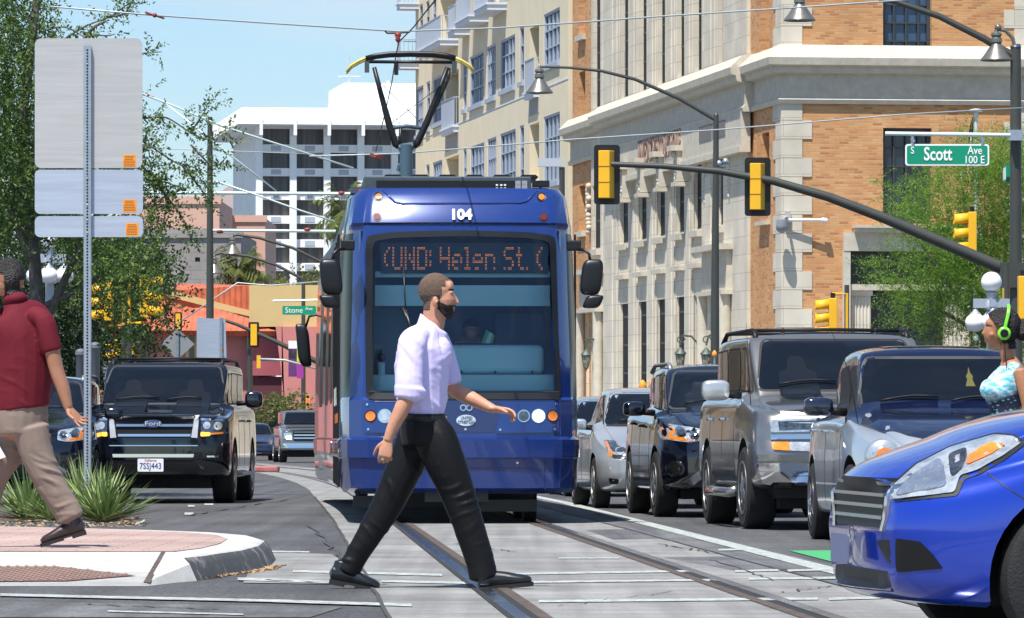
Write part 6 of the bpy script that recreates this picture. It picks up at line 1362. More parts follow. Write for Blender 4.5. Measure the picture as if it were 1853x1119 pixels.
m_ = MB(); m_.prism(roundrect(-.155, .155, .35, .47, .012, .012), (0, .006, 0)); m_.build('number_plate', mat('plate_grey', (.13, .15, .27), .5), t)
patch('lower_intake', bv, rnd([(-.50, .25), (.50, .25), (.46, .33), (-.46, .33)], .03), 'y', PLAS, t, off=.005, s=.06)
# ================================================================ TRAM
TBL = paint('tram_blue', (.010, .036, .19), .15, .05, .22); TNV = mat('tram_navy', (.012, .022, .10), .25, coat=1); TSIL = mat('tram_side_panel', (.42, .38, .36), .16, .9, var=.35, scale=1.4, stretch=(1, .3, 2.5), coat=1); TBLK = mat('tram_black', (.006, .006, .008), .4); TGREY = mat('tram_roof_grey', (.055, .075, .095), .5, var=.2, scale=3)
TEAL = mat('cab_panel_teal', (.62, .86, .88), .6, emit=(.45, .8, .85), es=0.0); TEALD = mat('cab_panel_dark', (.06, .09, .12), .7); CABW = mat('cab_wall', (.07, .13, .24), .8)
tr = thing('tram', 'blue streetcar number 104 with black mirrors and a lit destination display', 'tram', (-.50, 49.6, gz(49.6))); tr.rotation_euler = (-SLOPE, 0, math.atan(.046)); GY = 795 + .85 * 181.4; f_ = fr(835, 181.4, GY)
def bend(y): return -.0009 * max(0, y - 6) ** 2
#            z,   yfront, half width front pillar, corner, full
lev = [(.31, .16, .90, 1.02, 1.16), (.36, .06, .97, 1.10, 1.20), (.655, .03, .98, 1.13, 1.215), (.665, -.01, .99, 1.14, 1.225), (.845, -.02, .99, 1.14, 1.23), (.86, .02, .985, 1.13, 1.215), (.875, .06, .98, 1.12, 1.21), (1.24, .08, .975, 1.12, 1.21), (1.27, .10, .965, 1.11, 1.205), (1.75, .16, .955, 1.10, 1.20), (2.3, .25, .95, 1.085, 1.19), (2.88, .36, .94, 1.075, 1.17), (2.93, .37, .94, 1.07, 1.165), (3.01, .39, .96, 1.10, 1.165), (3.03, .37, .955, 1.09, 1.155), (3.30, .50, .93, 1.05, 1.12), (3.385, .60, .90, 1.0, 1.06), (3.40, .72, .86, .95, 1.02)]
ysid = [1.35, 1.37, 2.2, 2.22, 3.5, 3.52, 4.9, 4.92, 6.3, 6.5, 6.6, 8.4, 10.0, 11.6, 13.2, 14.8, 16.4, 18.4, 19.6]
rows = []
for (z, yf, a_, b_, w_) in lev:
    row = [(0, yf, z), (a_ * .5, yf + .02, z), (a_ * .93, yf + .07, z), (a_ * .965, yf + .08, z), (a_, yf + .10, z), (a_ + .02, yf + .105, z), (b_ + (0) , yf + .24, z), (b_ + (w_ - b_) * .62, yf + .48, z), (w_, yf + .85, z)]
    for yy in ysid: row.append((w_ if yy < 18.5 else w_ * .92, yy if yy > yf + .86 else yf + .86, z))
    row.append((w_ * .5, 20.0, z)); row.append((0, 20.05, z)); rows.append([(x + bend(y), y, z) for x, y, z in row] + [(-x + bend(y), y, z) for x, y, z in row[1:-1]][::-1])
m = len(rows[0]); nf = len(rows[0]) // 2 + 1
mb = MB(); V = [v for r in rows for v in r]; mb.v = V
def colidx(j): return j if j < nf - 1 else m - 1 - j     # mirrored column -> half column index
wsl = lambda z: 1.26 < z < 2.90
for i in range(len(rows) - 1):
    zc_ = (rows[i][0][2] + rows[i + 1][0][2]) / 2
    for j in range(m):
        c = colidx(j); mat_i = 0
        if wsl(zc_) and c < 3: continue                   # windscreen opening
        if c >= 9 and zc_ < 3.02: mat_i = 1
        if c >= 8 and zc_ > 3.02: mat_i = 2
        if zc_ > 3.02 and c < 9: mat_i = 0
        if 6 <= c < 8 and 1.26 < zc_ < 2.93: mat_i = 3      # cab side glass
        if c >= 10 and c % 2 == 0 and 1.3 < zc_ < 2.7: mat_i = 3
        if .3 < zc_ < .66 and c < 9: mat_i = 0
        mb.f.append((i * m + j, i * m + (j + 1) % m, (i + 1) * m + (j + 1) % m, (i + 1) * m + j)); mb.fm.append(mat_i)
top = (len(rows) - 1) * m
mb.f.append(tuple(range(top, top + m))); mb.fm.append(2); mb.f.append(tuple(range(0, m))[::-1]); mb.fm.append(3)
TGL = mat('tram_side_glass', (.012, .02, .014), .25, spec=.12)
body = mb.build('body', [TBL, TSIL, TGREY, TGL], tr, smooth=28)
bv = BVHTree.FromPolygons([Vector(v) for v in V], [tuple(f) for f in mb.f])
# closed shell for projecting things on the nose (with the windscreen filled)
fl = []
for i in range(len(rows) - 1):
    for j in range(m): fl.append((i * m + j, i * m + (j + 1) % m, (i + 1) * m + (j + 1) % m, (i + 1) * m + j))
bvn = BVHTree.FromPolygons([Vector(v) for v in V], fl)
# windscreen glass, clear with a blue tint
GW = bpy.data.materials.new('tinted_windscreen'); GW.use_nodes = True; n = GW.node_tree.nodes; l = GW.node_tree.links; n.clear()
o_ = n.new('ShaderNodeOutputMaterial'); mxs = n.new('ShaderNodeMixShader'); tp = n.new('ShaderNodeBsdfTransparent'); gl = n.new('ShaderNodeBsdfGlossy'); fz_ = n.new('ShaderNodeFresnel'); fz_.inputs[0].default_value = 1.6
tp.inputs[0].default_value = (.74, .90, .94, 1); gl.inputs['Roughness'].default_value = .03; gl.inputs[0].default_value = (.8, .85, 1, 1)
ma2 = n.new('ShaderNodeMath'); ma2.operation = 'MULTIPLY'; ma2.inputs[1].default_value = 1.0; l.new(fz_.outputs[0], ma2.inputs[0]); l.new(ma2.outputs[0], mxs.inputs[0]); l.new(tp.outputs[0], mxs.inputs[1]); l.new(gl.outputs[0], mxs.inputs[2]); l.new(mxs.outputs[0], o_.inputs[0])
ws_poly = [f_(667, 720), f_(1015, 720), f_(1010, 600), f_(1005, 428), f_(960, 422), f_(836, 419), f_(715, 422), f_(668, 428), f_(666, 600)]
ring = rnd([f_(662, 723), f_(1018, 723), f_(1013, 600), f_(1010, 424), f_(962, 417), f_(836, 414), f_(712, 417), f_(663, 424), f_(661, 600)], .05)
# black ceramic border: ring outline minus inner outline as strips
inn = rnd([f_(676, 711), f_(1009, 711), f_(1003, 600), f_(998, 434), f_(955, 428), f_(836, 425), f_(718, 428), f_(676, 434), f_(674, 600)], .05)
gb = MB(); N_ = 120
def onp(poly, k):
    d = densify(poly, .02); return d
def resample(poly, n):
    L_ = [0]; 
    for p, q in zip(poly, poly[1:] + poly[:1]): L_.append(L_[-1] + math.hypot(q[0] - p[0], q[1] - p[1]))
    out = []; pc = poly + poly[:1]; k = 0
    for i in range(n):
        t_ = L_[-1] * i / n
        while L_[k + 1] < t_: k += 1
        u = (t_ - L_[k]) / max(1e-9, L_[k + 1] - L_[k]); out.append((pc[k][0] + (pc[k + 1][0] - pc[k][0]) * u, pc[k][1] + (pc[k + 1][1] - pc[k][1]) * u))
    return out
def onsurf(x, z, off):
    h = bvn.ray_cast(Vector((x, -3, z)), Vector((0, 1, 0)))[0]
    return Vector((x, h.y - off, z)) if h else Vector((x, .3 - off, z))
ra_, rb_ = resample(ring, N_), resample(inn, N_)
va = [onsurf(x, z, .014) for x, z in ra_]; vb = [onsurf(x, z, .014) for x, z in rb_]; vc = [v + Vector((0, .03, 0)) for v in va]
gb.add(va + vb + vc, [(i, (i + 1) % N_, N_ + (i + 1) % N_, N_ + i) for i in range(N_)] + [(i, (i + 1) % N_, 2 * N_ + (i + 1) % N_, 2 * N_ + i) for i in range(N_)])
gb.build('windscreen_border', TBLK, tr, smooth=30)
ws = patch('windscreen', bvn, ws_poly, 'y', GW, tr, off=.006, s=.12, depth=.0)
# cab interior: side walls, floor, back wall, dashboard, blinds, driver
m_ = MB(); m_.box(-1.0, 1.0, 1.75, 1.80, 1.0, 2.95); m_.box(-1.02, -1.0, .5, 1.8, 1.0, 2.95); m_.box(1.0, 1.02, .5, 1.8, 1.0, 2.95); m_.box(-1.0, 1.0, .2, 1.8, 1.0, 1.04); m_.box(-1.0, 1.0, .6, 1.8, 2.95, 2.98); m_.build('cab_wall', CABW, tr)
def cabpanel(name, px0, px1, py0, py1, y0, y1, m, bev=.02):
    a, b = f_(px0, py1), f_(px1, py0); q = MB(); q.box(a[0], b[0], y0, y1, a[1], b[1]); return bevel(q.build(name, m, tr), bev, 3)
cabpanel('dashboard', 674, 1008, 677, 708, .42, .62, TEAL); cabpanel('desk_hood', 765, 990, 622, 676, .62, .95, TEAL, .06); cabpanel('sun_blind', 680, 1001, 513, 551, .62, .63, TEAL, .003); cabpanel('light_shelf', 680, 1001, 488, 499, .55, .60, TEAL, .01)
cabpanel('side_cabinet', 676, 742, 552, 676, 1.0, 1.2, mat('cab_grey', (.10, .15, .17), .7)); cabpanel('rear_cabinet', 905, 1000, 560, 622, 1.3, 1.5, mat('cab_blue', (.05, .09, .16), .7)); cabpanel('lower_panel', 668, 1014, 708, 724, .16, .5, TBLK, .005)
for px in (838, 900, 968): m_ = MB(); c_ = f_(px, 673); m_.box(c_[0] - .01, c_[0] + .01, .60, .618, c_[1] - .02, c_[1] + .02); m_.build('clip', TBLK, tr)
m_ = MB(); c_ = f_(692, 645); m_.ball((c_[0], .66, c_[1]), .045, 10); m_.build('handset', TBLK, tr, smooth=True); m_ = MB(); m_.box(c_[0] - .035, c_[0] + .035, .62, .68, c_[1] - .2, c_[1] - .05); bevel(m_.build('handset_base', TEAL, tr), .01)
# destination display (lit dots)
FONT = {'(': '010100100100100100010', 'U': 0}
G7 = {'(': ['001', '010', '100', '100', '100', '010', '001'], 'U': ['10001'] * 6 + ['01110'], 'N': ['10001', '11001', '10101', '10101', '10011', '10001', '10001'], 'C': ['01110', '10001', '10000', '10000', '10000', '10001', '01110'], ':': ['0', '1', '1', '0', '1', '1', '0'], ' ': ['00'] * 7,
      'H': ['10001', '10001', '10001', '11111', '10001', '10001', '10001'], 'e': ['00000', '00000', '01110', '10001', '11111', '10000', '01110'], 'l': ['110', '010', '010', '010', '010', '010', '111'], 'n': ['00000', '00000', '11110', '10001', '10001', '10001', '10001'], 'S': ['01111', '10000', '10000', '01110', '00001', '00001', '11110'], 't': ['0100', '0100', '1110', '0100', '0100', '0100', '0011'], '.': ['0', '0', '0', '0', '0', '0', '1'], 'D': ['11110', '10001', '10001', '10001', '10001', '10001', '11110']}
c0 = f_(696, 443); c1 = f_(990, 486); m_ = MB(); m_.box(f_(690, 0)[0], f_(996, 0)[0], .50, .54, f_(0, 492)[1], f_(0, 436)[1]); disp = m_.build('destination_display', mat('display_black', (.012, .03, .06), .5), tr)
txt = '(UND: Helen St. ('; cells = []; xx = 0
for ch in txt:
    g = G7[ch]; 
    for r_ in range(7):
        for c in range(len(g[0])):
            if g[r_][c] == '1': cells.append((xx + c, r_))
    xx += len(g[0]) + 1
LED = mat('led_amber', (1, .35, .05), .4, emit=(1, .27, .05), es=1.2); m_ = MB(); dx = (c1[0] - c0[0]) / xx; dz = (c0[1] - c1[1]) / 7; random.seed(3)
for (c, r_) in cells:
    if random.random() < .05: continue
    for sx_ in (.28, .72):
        for sz_ in (.30, .70):
            x = c0[0] + (c + sx_) * dx; z = c0[1] - (r_ + sz_) * dz; s_ = min(dx, dz) * .115; m_.box(x - s_, x + s_, .494, .4995, z - s_ * .8, z + s_ * .8)
m_.build('display_dots', LED, disp)
# front trim
def tp_(name, pts, m, off=.01, parent=tr, r=.02): return patch(name, bvn, rnd([f_(*p) for p in pts], r), 'y', m, parent, off=off, s=.09, depth=.03)
tp_('nose_recess', [(742, 726), (908, 726), (894, 783), (750, 783)], TNV, .004)
for s in (-1, 1):
    q = lambda px: px if s > 0 else 1671 - px
    pn = tp_('lamp_panel', [(q(910), 735), (q(1014), 729), (q(1012), 783), (q(897), 784)], TBL, .018)
    for (px, r_, m_) in ((948, 9.5, LENSD), (975, 11, LAMPON if s > 0 else LENSC), (1001, 9, AMB)):
        cx_, cz_ = f_(q(px), 753); ring_ = disc(bvn, 'lamp_ring', cx_, cz_, (r_ + 2) / 181.4, CHROME if px < 990 else PLAS, pn, off=.024); disc(bvn, 'lamp', cx_, cz_, r_ / 181.4, m_, pn, off=.03)
    for (px, py, m_) in ((985, 351, AMBON if True else AMB), (988, 389, mat('red_lens', (.16, .01, .01), .2, coat=1))):
        cx_, cz_ = f_(q(px), py); rg = disc(bvn, 'roof_lamp_ring', cx_, cz_, 8.5 / 181.4, TBLK, tr, off=.006); disc(bvn, 'roof_lamp', cx_, cz_, 5.5 / 181.4, AMB if py < 360 else m_, rg, off=.014); 
    for (px, py) in ((1007, 732), (905, 778), (1005, 777)): disc(bvn, 'screw', *f_(q(px), py), .012, CHROME, tr, off=.024, n=8)
for i, px in enumerate((838, 849)):
    rg = disc(bvn, 'emblem_ring', *f_(px, 738), .033, CHROME, tr, off=.012); disc(bvn, 'emblem_ring_centre', *f_(px, 738), .022, TNV, rg, off=.016)
ov = [(f_(843, 761)[0] + .097 * math.cos(t_ * math.pi / 14), f_(843, 761)[1] + .056 * math.sin(t_ * math.pi / 14)) for t_ in range(28)]
st_ = patch('maker_oval', bvn, ov, 'y', mat('oval_grey', (.50, .60, .68), .4), tr, off=.012, s=.05)
for (sx_, zz, tx_, sz) in ((0, 757, 'UNITED', .045), (0, 764.5, 'STREETCAR', .045)):
    c_ = f_(844, zz); h = onsurf(c_[0], c_[1], .015); text_obj('maker_script', tx_, sz, TNV, Matrix.Translation(h) @ TXT_FRONT, st_, ext=.001, off=.0005, sx=.72)
disc(bvn, 'screw', *f_(842, 777), .013, CHROME, tr, off=.012, n=8); disc(bvn, 'screw', *f_(936, 838), .013, CHROME, tr, off=.012, n=8)
c_ = f_(836, 386); h = onsurf(c_[0], c_[1], .004); Mt = Matrix.Translation(h + Vector((0, -.02, 0))) @ Matrix.Rotation(R(-24), 4, 'X') @ TXT_FRONT
text_obj('fleet_number', '104', .155, SIGNW, Mt, tr, ext=.004, off=.007, sx=.95)
# raised swoosh on the roof cap, body lines
def line_on(name, pts, r_, m, parent=tr, off=0.0):
    q = []
    for (a, b) in zip(pts, pts[1:]):
        for k in range(6): x, z = f_(a[0] + (b[0] - a[0]) * k / 6, a[1] + (b[1] - a[1]) * k / 6); q.append(onsurf(x, z, off))
    q.append(onsurf(*f_(*pts[-1]), off)); mm_ = MB(); mm_.tube(q, r_, 8); return mm_.build(name, m, parent, smooth=True)
line_on('cap_crease', [(694, 339), (705, 351), (716, 362), (730, 365), (945, 363), (958, 359), (968, 349), (977, 339)], .012, TBL)
line_on('cap_seam', [(640, 403), (700, 402), (836, 401), (960, 402), (1028, 403)], .006, TBLK); line_on('body_seam', [(642, 791), (836, 791), (1030, 791)], .005, TNV, off=.002); line_on('body_seam', [(740, 833), (812, 846), (964, 846), (1000, 893)] if False else [(690, 848), (958, 848), (972, 852), (984, 866), (988, 892)], .006, TNV); line_on('body_seam', [(986, 835), (986, 892)], .004, TNV)
line_on('body_seam', [(667, 727), (742, 727)], .004, TNV)
# wiper and arm
m_ = MB(); m_.tube([onsurf(*f_(731, 480), .05), onsurf(*f_(733, 540), .05), onsurf(*f_(736, 575), .05)], .008, 6); m_.build('wiper_blade', TBLK, tr, smooth=True); m_ = MB(); m_.tube([onsurf(*f_(734, 560), .06), onsurf(*f_(742, 590), .08), onsurf(*f_(770, 640), .09), onsurf(*f_(800, 722), .05)], .02, 8); m_.tube([onsurf(*f_(729, 557), .06), onsurf(*f_(745, 595), .07), onsurf(*f_(752, 600), .06)], .022, 8); m_.build('wiper_arm', TBLK, tr, smooth=True)
# side panel lines and small fittings on the visible flank
m_ = MB()
for y in (1.36, 2.21, 3.51, 4.91, 6.3): 
    for s in (-1, 1): m_.box(min(s * 1.20, s * 1.222), max(s * 1.20, s * 1.222), y - .012, y + .012, .36, 2.95)
m_.build('panel_joint', TBLK, tr)
for y in (2.8, 4.2): m_ = MB(); m_.box(-1.232, -1.214, y - .05, y + .05, 1.2, 1.4); bevel(m_.build('door_button', CHROME, tr), .01)
for y in (1.8, 2.9, 4.2): m_ = MB(); m_.box(-1.222, -1.212, y - .06, y + .06, 1.02, 1.12); m_.build('side_reflector', AMB, tr)
# mirrors
for s in (-1, 1):
    px = 629 if s < 0 else 1040; c_ = f_(px, 443); m_ = MB(); m_.box(c_[0] - .07, c_[0] + .07, .1, .3, c_[1] - .05, c_[1] + .05); br = bevel(m_.build('mirror_bracket', TBLK, tr), .012)
    q = lambda a: a if s < 0 else 1669 - a
    m_ = MB(); m_.tube([(f_(q(622), 0)[0], .1, f_(0, 450)[1]), (f_(q(611), 0)[0], .03, f_(0, 452)[1]), (f_(q(603), 0)[0], .0, f_(0, 460)[1]), (f_(q(601), 0)[0], .0, f_(0, 472)[1])], .016, 8); m_.build('mirror_arm', TBLK, br, smooth=True)
    for (pa, pb, pc, pd, nm) in ((579, 618, 469, 534, 'mirror'), (580, 612, 534, 558, 'lower_mirror')):
        a_, b_ = f_(q(pa), pd), f_(q(pb), pc); cx_, cz_ = (a_[0] + b_[0]) / 2, (a_[1] + b_[1]) / 2; hw_, hh = abs(b_[0] - a_[0]) / 2, (b_[1] - a_[1]) / 2; m_ = MB(); m_.ball((0, 0, 0), 1, 14)
        g = lambda v: math.copysign(abs(v) ** .5, v); m_.v = [(cx_ + g(v[0]) * hw_ + (-s) * (-.02) * g(v[2]) * (1 if nm == 'mirror' else 1.5), g(v[1]) * .08, cz_ + g(v[2]) * hh) for v in m_.v]; m_.build(nm, TBLK, br, smooth=True)
m_ = MB(); m_.ball((0, 0, 0), 1, 12); g = lambda v: math.copysign(abs(v) ** .5, v); m_.v = [(-1.50 + g(v[0]) * .09 - v[2] * .05, 19.3 + g(v[1]) * .08, 2.15 + g(v[2]) * .30) for v in m_.v]; m_.build('rear_mirror', TBLK, tr, smooth=True)
m_ = MB(); m_.tube([(-1.2, 19.3, 2.6), (-1.42, 19.3, 2.55), (-1.47, 19.3, 2.4)], .02, 6); m_.build('mirror_arm', TBLK, tr, smooth=True)
# roof equipment
m_ = MB(); a, b = f_(661, 337), f_(971, 309); m_.box(a[0], b[0], 1.1, 6, 3.38, b[1]); rb = bevel(m_.build('roof_box', TGREY, tr), .01)
m_ = MB(); m_.box(f_(684, 0)[0], f_(958, 0)[0], 1.07, 1.099, f_(0, 335)[1], f_(0, 317)[1]); m_.build('roof_box_front', TBLK, rb)
for k in range(6): 
    x0_, x1_ = f_(697 + k * 50.5, 0)[0], f_(733 + k * 50.5, 0)[0]; z_ = f_(0, 309)[1]; m_ = MB(); m_.prism([(x0_, 1.2, z_), (x1_, 1.2, z_), (x1_ - .03, 1.2, z_ + .025), (x0_ + .03, 1.2, z_ + .025)], (0, 1.2, 0)); m_.build('roof_tab', TBLK, rb)
for k in range(7):
    z_ = f_(0, 318 + k * 2.4)[1]; m_ = MB(); 
    for x_ in (941, 953): m_.box(f_(x_, 0)[0], f_(x_ + 10, 0)[0], 1.06, 1.069, z_ - .004, z_ + .004)
    m_.build('louvre', GREYL, rb)
m_ = MB(); 
for (x_, y_) in ((905, 325), (913, 325), (920, 325)): a, b = f_(x_, y_ + 1.5), f_(x_ + 4, y_ - 1.5); m_.box(a[0], b[0], 1.06, 1.069, a[1], b[1])
m_.build('label_marks', SIGNW, rb)
m_ = MB(); a, b = f_(971, 330), f_(1002, 319); m_.box(a[0], b[0], .8, 1.0, a[1], b[1]); m_.box(f_(984, 0)[0], f_(988, 0)[0], .85, .95, f_(0, 337)[1], a[1]); m_.build('camera_box', TBLK, tr)
m_ = MB(); a, b = f_(637, 341), f_(662, 329); m_.box(a[0], b[0], 1.0, 1.6, a[1], b[1]); m_.build('side_box', TGREY, tr); m_ = MB(); a, b = f_(648, 338), f_(655, 331); m_.box(a[0], b[0], .96, .999, a[1], b[1]); m_.build('red_mark', REDI, tr)
m_ = MB(); m_.box(-.95, .95, 6.6, 18.5, 3.38, 3.62); bevel(m_.build('roof_box', TGREY, tr), .02)
# pantograph (a part group of the tram) at D ~ 64.5
DP = 64.5; inv = tr.matrix_basis.inverted()
Mw = Matrix.LocRotScale(tr.location, tr.rotation_euler, (1, 1, 1)); Mi = Mw.inverted()
def pp(px, py, dd=0.0): return Mi @ P(px, py, DP + dd)
m_ = MB(); m_.tube([pp(735, 345), pp(735, 262)], .085, 14); m_.tube([pp(722, 268), pp(748, 264)], .05, 10); m_.tube([pp(720, 310), pp(722, 300), pp(735, 292), pp(742, 300), pp(738, 315)], .025, 6); base = m_.build('pantograph_base', mat('panto_blue', (.06, .105, .14), .45), tr, smooth=35)
for nm, pts_, rr in (('lower_arm', [(722, 266), (716, 262), (704, 225), (688, 165), (677, 122)], [.04, .045, .045, .033, .028]), ('lower_arm', [(748, 266), (755, 260), (774, 218), (792, 170), (810, 122)], [.04, .045, .045, .035, .03]), ('control_rod', [(752, 262), (770, 232), (795, 180), (811, 143), (813, 124)], [.022] * 5), ('cross_bar', [(706, 233), (735, 228), (765, 233)], [.022, .026, .022]), ('support_rod', [(724, 272), (725, 232)], [.02, .02])):
    m_ = MB(); m_.tube([pp(*p, dd=0 if nm != 'control_rod' else .2) for p in pts_], rr, 8); m_.build(nm, BLK if nm != 'cross_bar' else mat('panto_blue', (0, 0, 0)), base, smooth=True)
m_ = MB(); m_.tube([pp(686, 148), pp(761, 222)], .006, 4); m_.tube([pp(822, 137), pp(710, 222)], .006, 4); m_.build('stay_wire', WIRE, base)
hd_ = MB()
for dd in (-.22, .22): hd_.tube([pp(x, y + dd * 6, dd) for x, y in ((662, 107), (680, 102), (705, 99), (742, 98), (785, 99), (808, 102), (824, 106))], .030, 8)
hd_.tube([pp(664, 112), pp(822, 113)], .022, 8); head = hd_.build('collector_head', BLK, base, smooth=True)
YH = mat('horn_yellow', (.62, .50, .12), .4)
for sx_ in (-1, 1):
    q = lambda x: x if sx_ < 0 else 1486 - x
    for dd in (-.22, .22): m_ = MB(); m_.tube([pp(q(666), 105 + dd * 8, dd), pp(q(650), 112 + dd * 8, dd), pp(q(635), 121 + dd * 8, dd), pp(q(627), 132 + dd * 8, dd)], [.02, .02, .018, .012], 8); m_.build('horn', YH, head, smooth=True)
    m_ = MB(); m_.box(*(lambda c: (c.x - .03, c.x + .03, c.y - .05, c.y + .05, c.z - .11, c.z + .03))(pp(q(664), 116))); m_.build('head_spring', TGREY, head)
m_ = MB(); m_.tube([pp(717, 112), pp(717, 136)], .028, 6); m_.build('head_link', BLK, head)
# running gear
m_ = MB(); m_.box(-1.0, 1.0, .5, 19, .30, .4); m_.box(-.75, .75, 1.0, 4.2, .16, .42)
m_.box(f_(770, 0)[0], f_(885, 0)[0], .3, .6, .22, .34); m_.build('underframe', mat('underframe_grey', (.05, .055, .06), .7), tr)
m_ = MB(); m_.box(f_(846, 0)[0], f_(975, 0)[0], .5, .7, .12, .24); m_.build('guard', TBLK, tr); m_ = MB(); m_.box(f_(640, 0)[0], f_(700, 0)[0], .5, .7, .16, .28); m_.build('guard', TBLK, tr)
for yy in (1.5, 3.6, 16, 18):
    for s in (-1, 1): m_ = MB(); m_.lathe([(.28, -.06), (.30, -.05), (.30, .05), (.33, .06), (.33, .07)], 24, (s * .74, yy, .30), 'X'); m_.build('wheel', mat('wheel_steel', (.10, .09, .085), .6, .6), tr, smooth=35)
# ================================================================ PEOPLE
class HB:                                  # soft body builder: ellipse-section limbs fused by voxel remesh
    def __init__(s): s.mb = MB()
    def limb(s, pts, rad, lat=(0, 1, 0), n=16):
        """pts: 3-D points; rad: (in-plane, lateral) radii per point"""
        pts = [Vector(p) for p in pts]; P2 = crom([tuple(p) + tuple(r if isinstance(r, (tuple, list)) else (r, r)) for p, r in zip(pts, rad)], 4)
        pts = [Vector(p[:3]) for p in P2]; rr = [(max(.002, p[3]), max(.002, p[4])) for p in P2]; lat = Vector(lat); k = len(pts); vs = []
        for i, p in enumerate(pts):
            t = (pts[min(i + 1, k - 1)] - pts[max(0, i - 1)]).normalized(); a = (lat - t * lat.dot(t)).normalized(); b = t.cross(a)
            for j in range(n): th = 2 * math.pi * j / n; vs.append(p + b * math.cos(th) * rr[i][0] + a * math.sin(th) * rr[i][1])
        fs = [(i * n + j, i * n + (j + 1) % n, (i + 1) * n + (j + 1) % n, (i + 1) * n + j) for i in range(k - 1) for j in range(n)]
        o = len(vs); vs += [pts[0] - (pts[1] - pts[0]).normalized() * min(rr[0]) * .5, pts[-1] + (pts[-1] - pts[-2]).normalized() * min(rr[-1]) * .5]
        fs += [(o, (j + 1) % n, j) for j in range(n)] + [(o + 1, (k - 1) * n + j, (k - 1) * n + (j + 1) % n) for j in range(n)]
        s.mb.add(vs, fs); return s
    def ball(s, c, r, sc=(1, 1, 1)): s.mb.ball(c, r, 10, sc); return s
    def hand(s, wrist, d, n_, size=1.0, curl=(25, 35, 30), thumb=1, spread=.06):
        d = Vector(d).normalized(); n_ = Vector(n_); n_ = (n_ - d * n_.dot(d)).normalized(); l = d.cross(n_).normalized() * thumb; w = Vector(wrist); k = size
        s.limb([w - d * .02, w + d * .025 * k, w + d * .06 * k, w + d * .093 * k], [(.020, .027), (.019, .033), (.016, .041), (.012, .040)], lat=l)
        for i, (ln, r) in enumerate(((.074, .0090), (.083, .0092), (.077, .0088), (.060, .0078))):
            off = (1.5 - i) * .0205 * k; b = w + d * (.088 - abs(1.3 - i) * .004) * k + l * off; dd = (d + l * (1.5 - i) * spread).normalized(); ax = dd.cross(n_).normalized(); pts = [b - dd * .02, b]; c_ = 0
            for j, f in enumerate((.44, .32, .24)):
                c_ += R(curl[j] + i * 5 - (4 if i == 0 else 0)); v = dd * math.cos(c_) + n_ * math.sin(c_); b = b + v * ln * f * k; pts.append(b)
            s.limb(pts, [r * 1.1, r * 1.08, r, r * .95, r * .72], lat=l, n=8)
        b = w + d * .022 * k + l * .026 * k; v1 = (d * .62 + l * .72 + n_ * .30).normalized(); v2 = (d * .85 + l * .35 + n_ * .42).normalized()
        s.limb([b - v1 * .01, b + v1 * .028 * k, b + v1 * .040 * k + v2 * .012, b + v1 * .040 * k + v2 * .034 * k, b + v1 * .040 * k + v2 * .056 * k], [.015, .0135, .0115, .0105, .0075], lat=n_, n=8); return s
    def done(s, name, m, parent, vox=.006, smooth=3, wrinkle=None, keep=False):
        me = s.mb.mesh('hb', m, True); ob = bpy.data.objects.new('tmp', me); COL.objects.link(ob)
        rm = ob.modifiers.new('r', 'REMESH'); rm.mode = 'VOXEL'; rm.voxel_size = vox; rm.use_smooth_shade = True
        sm = ob.modifiers.new('s', 'SMOOTH'); sm.factor = .5; sm.iterations = smooth
        dg = bpy.context.evaluated_depsgraph_get(); dg.update(); res = bpy.data.meshes.new_from_object(ob.evaluated_get(dg)); bpy.data.objects.remove(ob)
        if wrinkle:
            import numpy as np
            nv = len(res.vertices); co = np.empty(nv * 3, 'f'); no = np.empty(nv * 3, 'f'); res.vertices.foreach_get('co', co); res.vertices.foreach_get('normal', no); co = co.reshape(-1, 3); no = no.reshape(-1, 3)
            w_ = np.array([wrinkle(Vector(c)) for c in co]); res.vertices.foreach_set('co', (co + no * w_[:, None]).astype('f').reshape(-1))
        res.materials.clear(); res.materials.append(m); res.polygons.foreach_set('use_smooth', [True] * len(res.polygons)); res.update()
        return objm(name, res, parent)
def shell(body, pred, name, m, parent, off=.005, jit=.0, seed=0):
    me = body.data; fs = [p for p in me.polygons if pred(p.center)]; use = sorted({i for p in fs for i in p.vertices}); mp_ = {k: i for i, k in enumerate(use)}
    vs = [me.vertices[k].co + me.vertices[k].normal * (off + jit * noise.noise(me.vertices[k].co * 160)) for k in use]; n = len(vs); vb = [me.vertices[k].co - me.vertices[k].normal * .002 for k in use]
    mb = MB(); F_ = [tuple(mp_[i] for i in p.vertices) for p in fs]; ec = {(f[i], f[(i + 1) % len(f)]) for f in F_ for i in range(len(f))}
    mb.add(vs + vb, F_ + [(b, a, n + a, n + b) for a, b in ec if (b, a) not in ec]); return mb.build(name, m, parent, smooth=True, fix=False)
SKIN = mat('skin_fair', (.56, .27, .17), .48, var=.14, scale=9, sss=.15, bump=.12, bscale=260); SKIN2 = mat('skin_olive', (.36, .17, .10), .45, var=.12, scale=9, sss=.12); SKIN3 = mat('skin_tan', (.40, .175, .09), .42, var=.10, scale=9, sss=.12)
HAIRB = mat('hair_short_brown', (.15, .095, .068), .8, var=.5, scale=150, bump=.6, bscale=400); BEARD = mat('beard_dark', (.034, .022, .017), .75, var=.6, scale=140, bump=.8, bscale=380); HAIRK = mat('hair_black', (.010, .007, .006), .38, var=.5, scale=60, stretch=(.4, 1, 1), bump=.7, bscale=160)
SHOE = mat('shoe_black', (.012, .012, .014), .28, coat=.4); SHOEB = mat('shoe_dark_brown', (.030, .014, .012), .35, coat=.3); EYE = mat('eye_dark', (.02, .015, .012), .2)
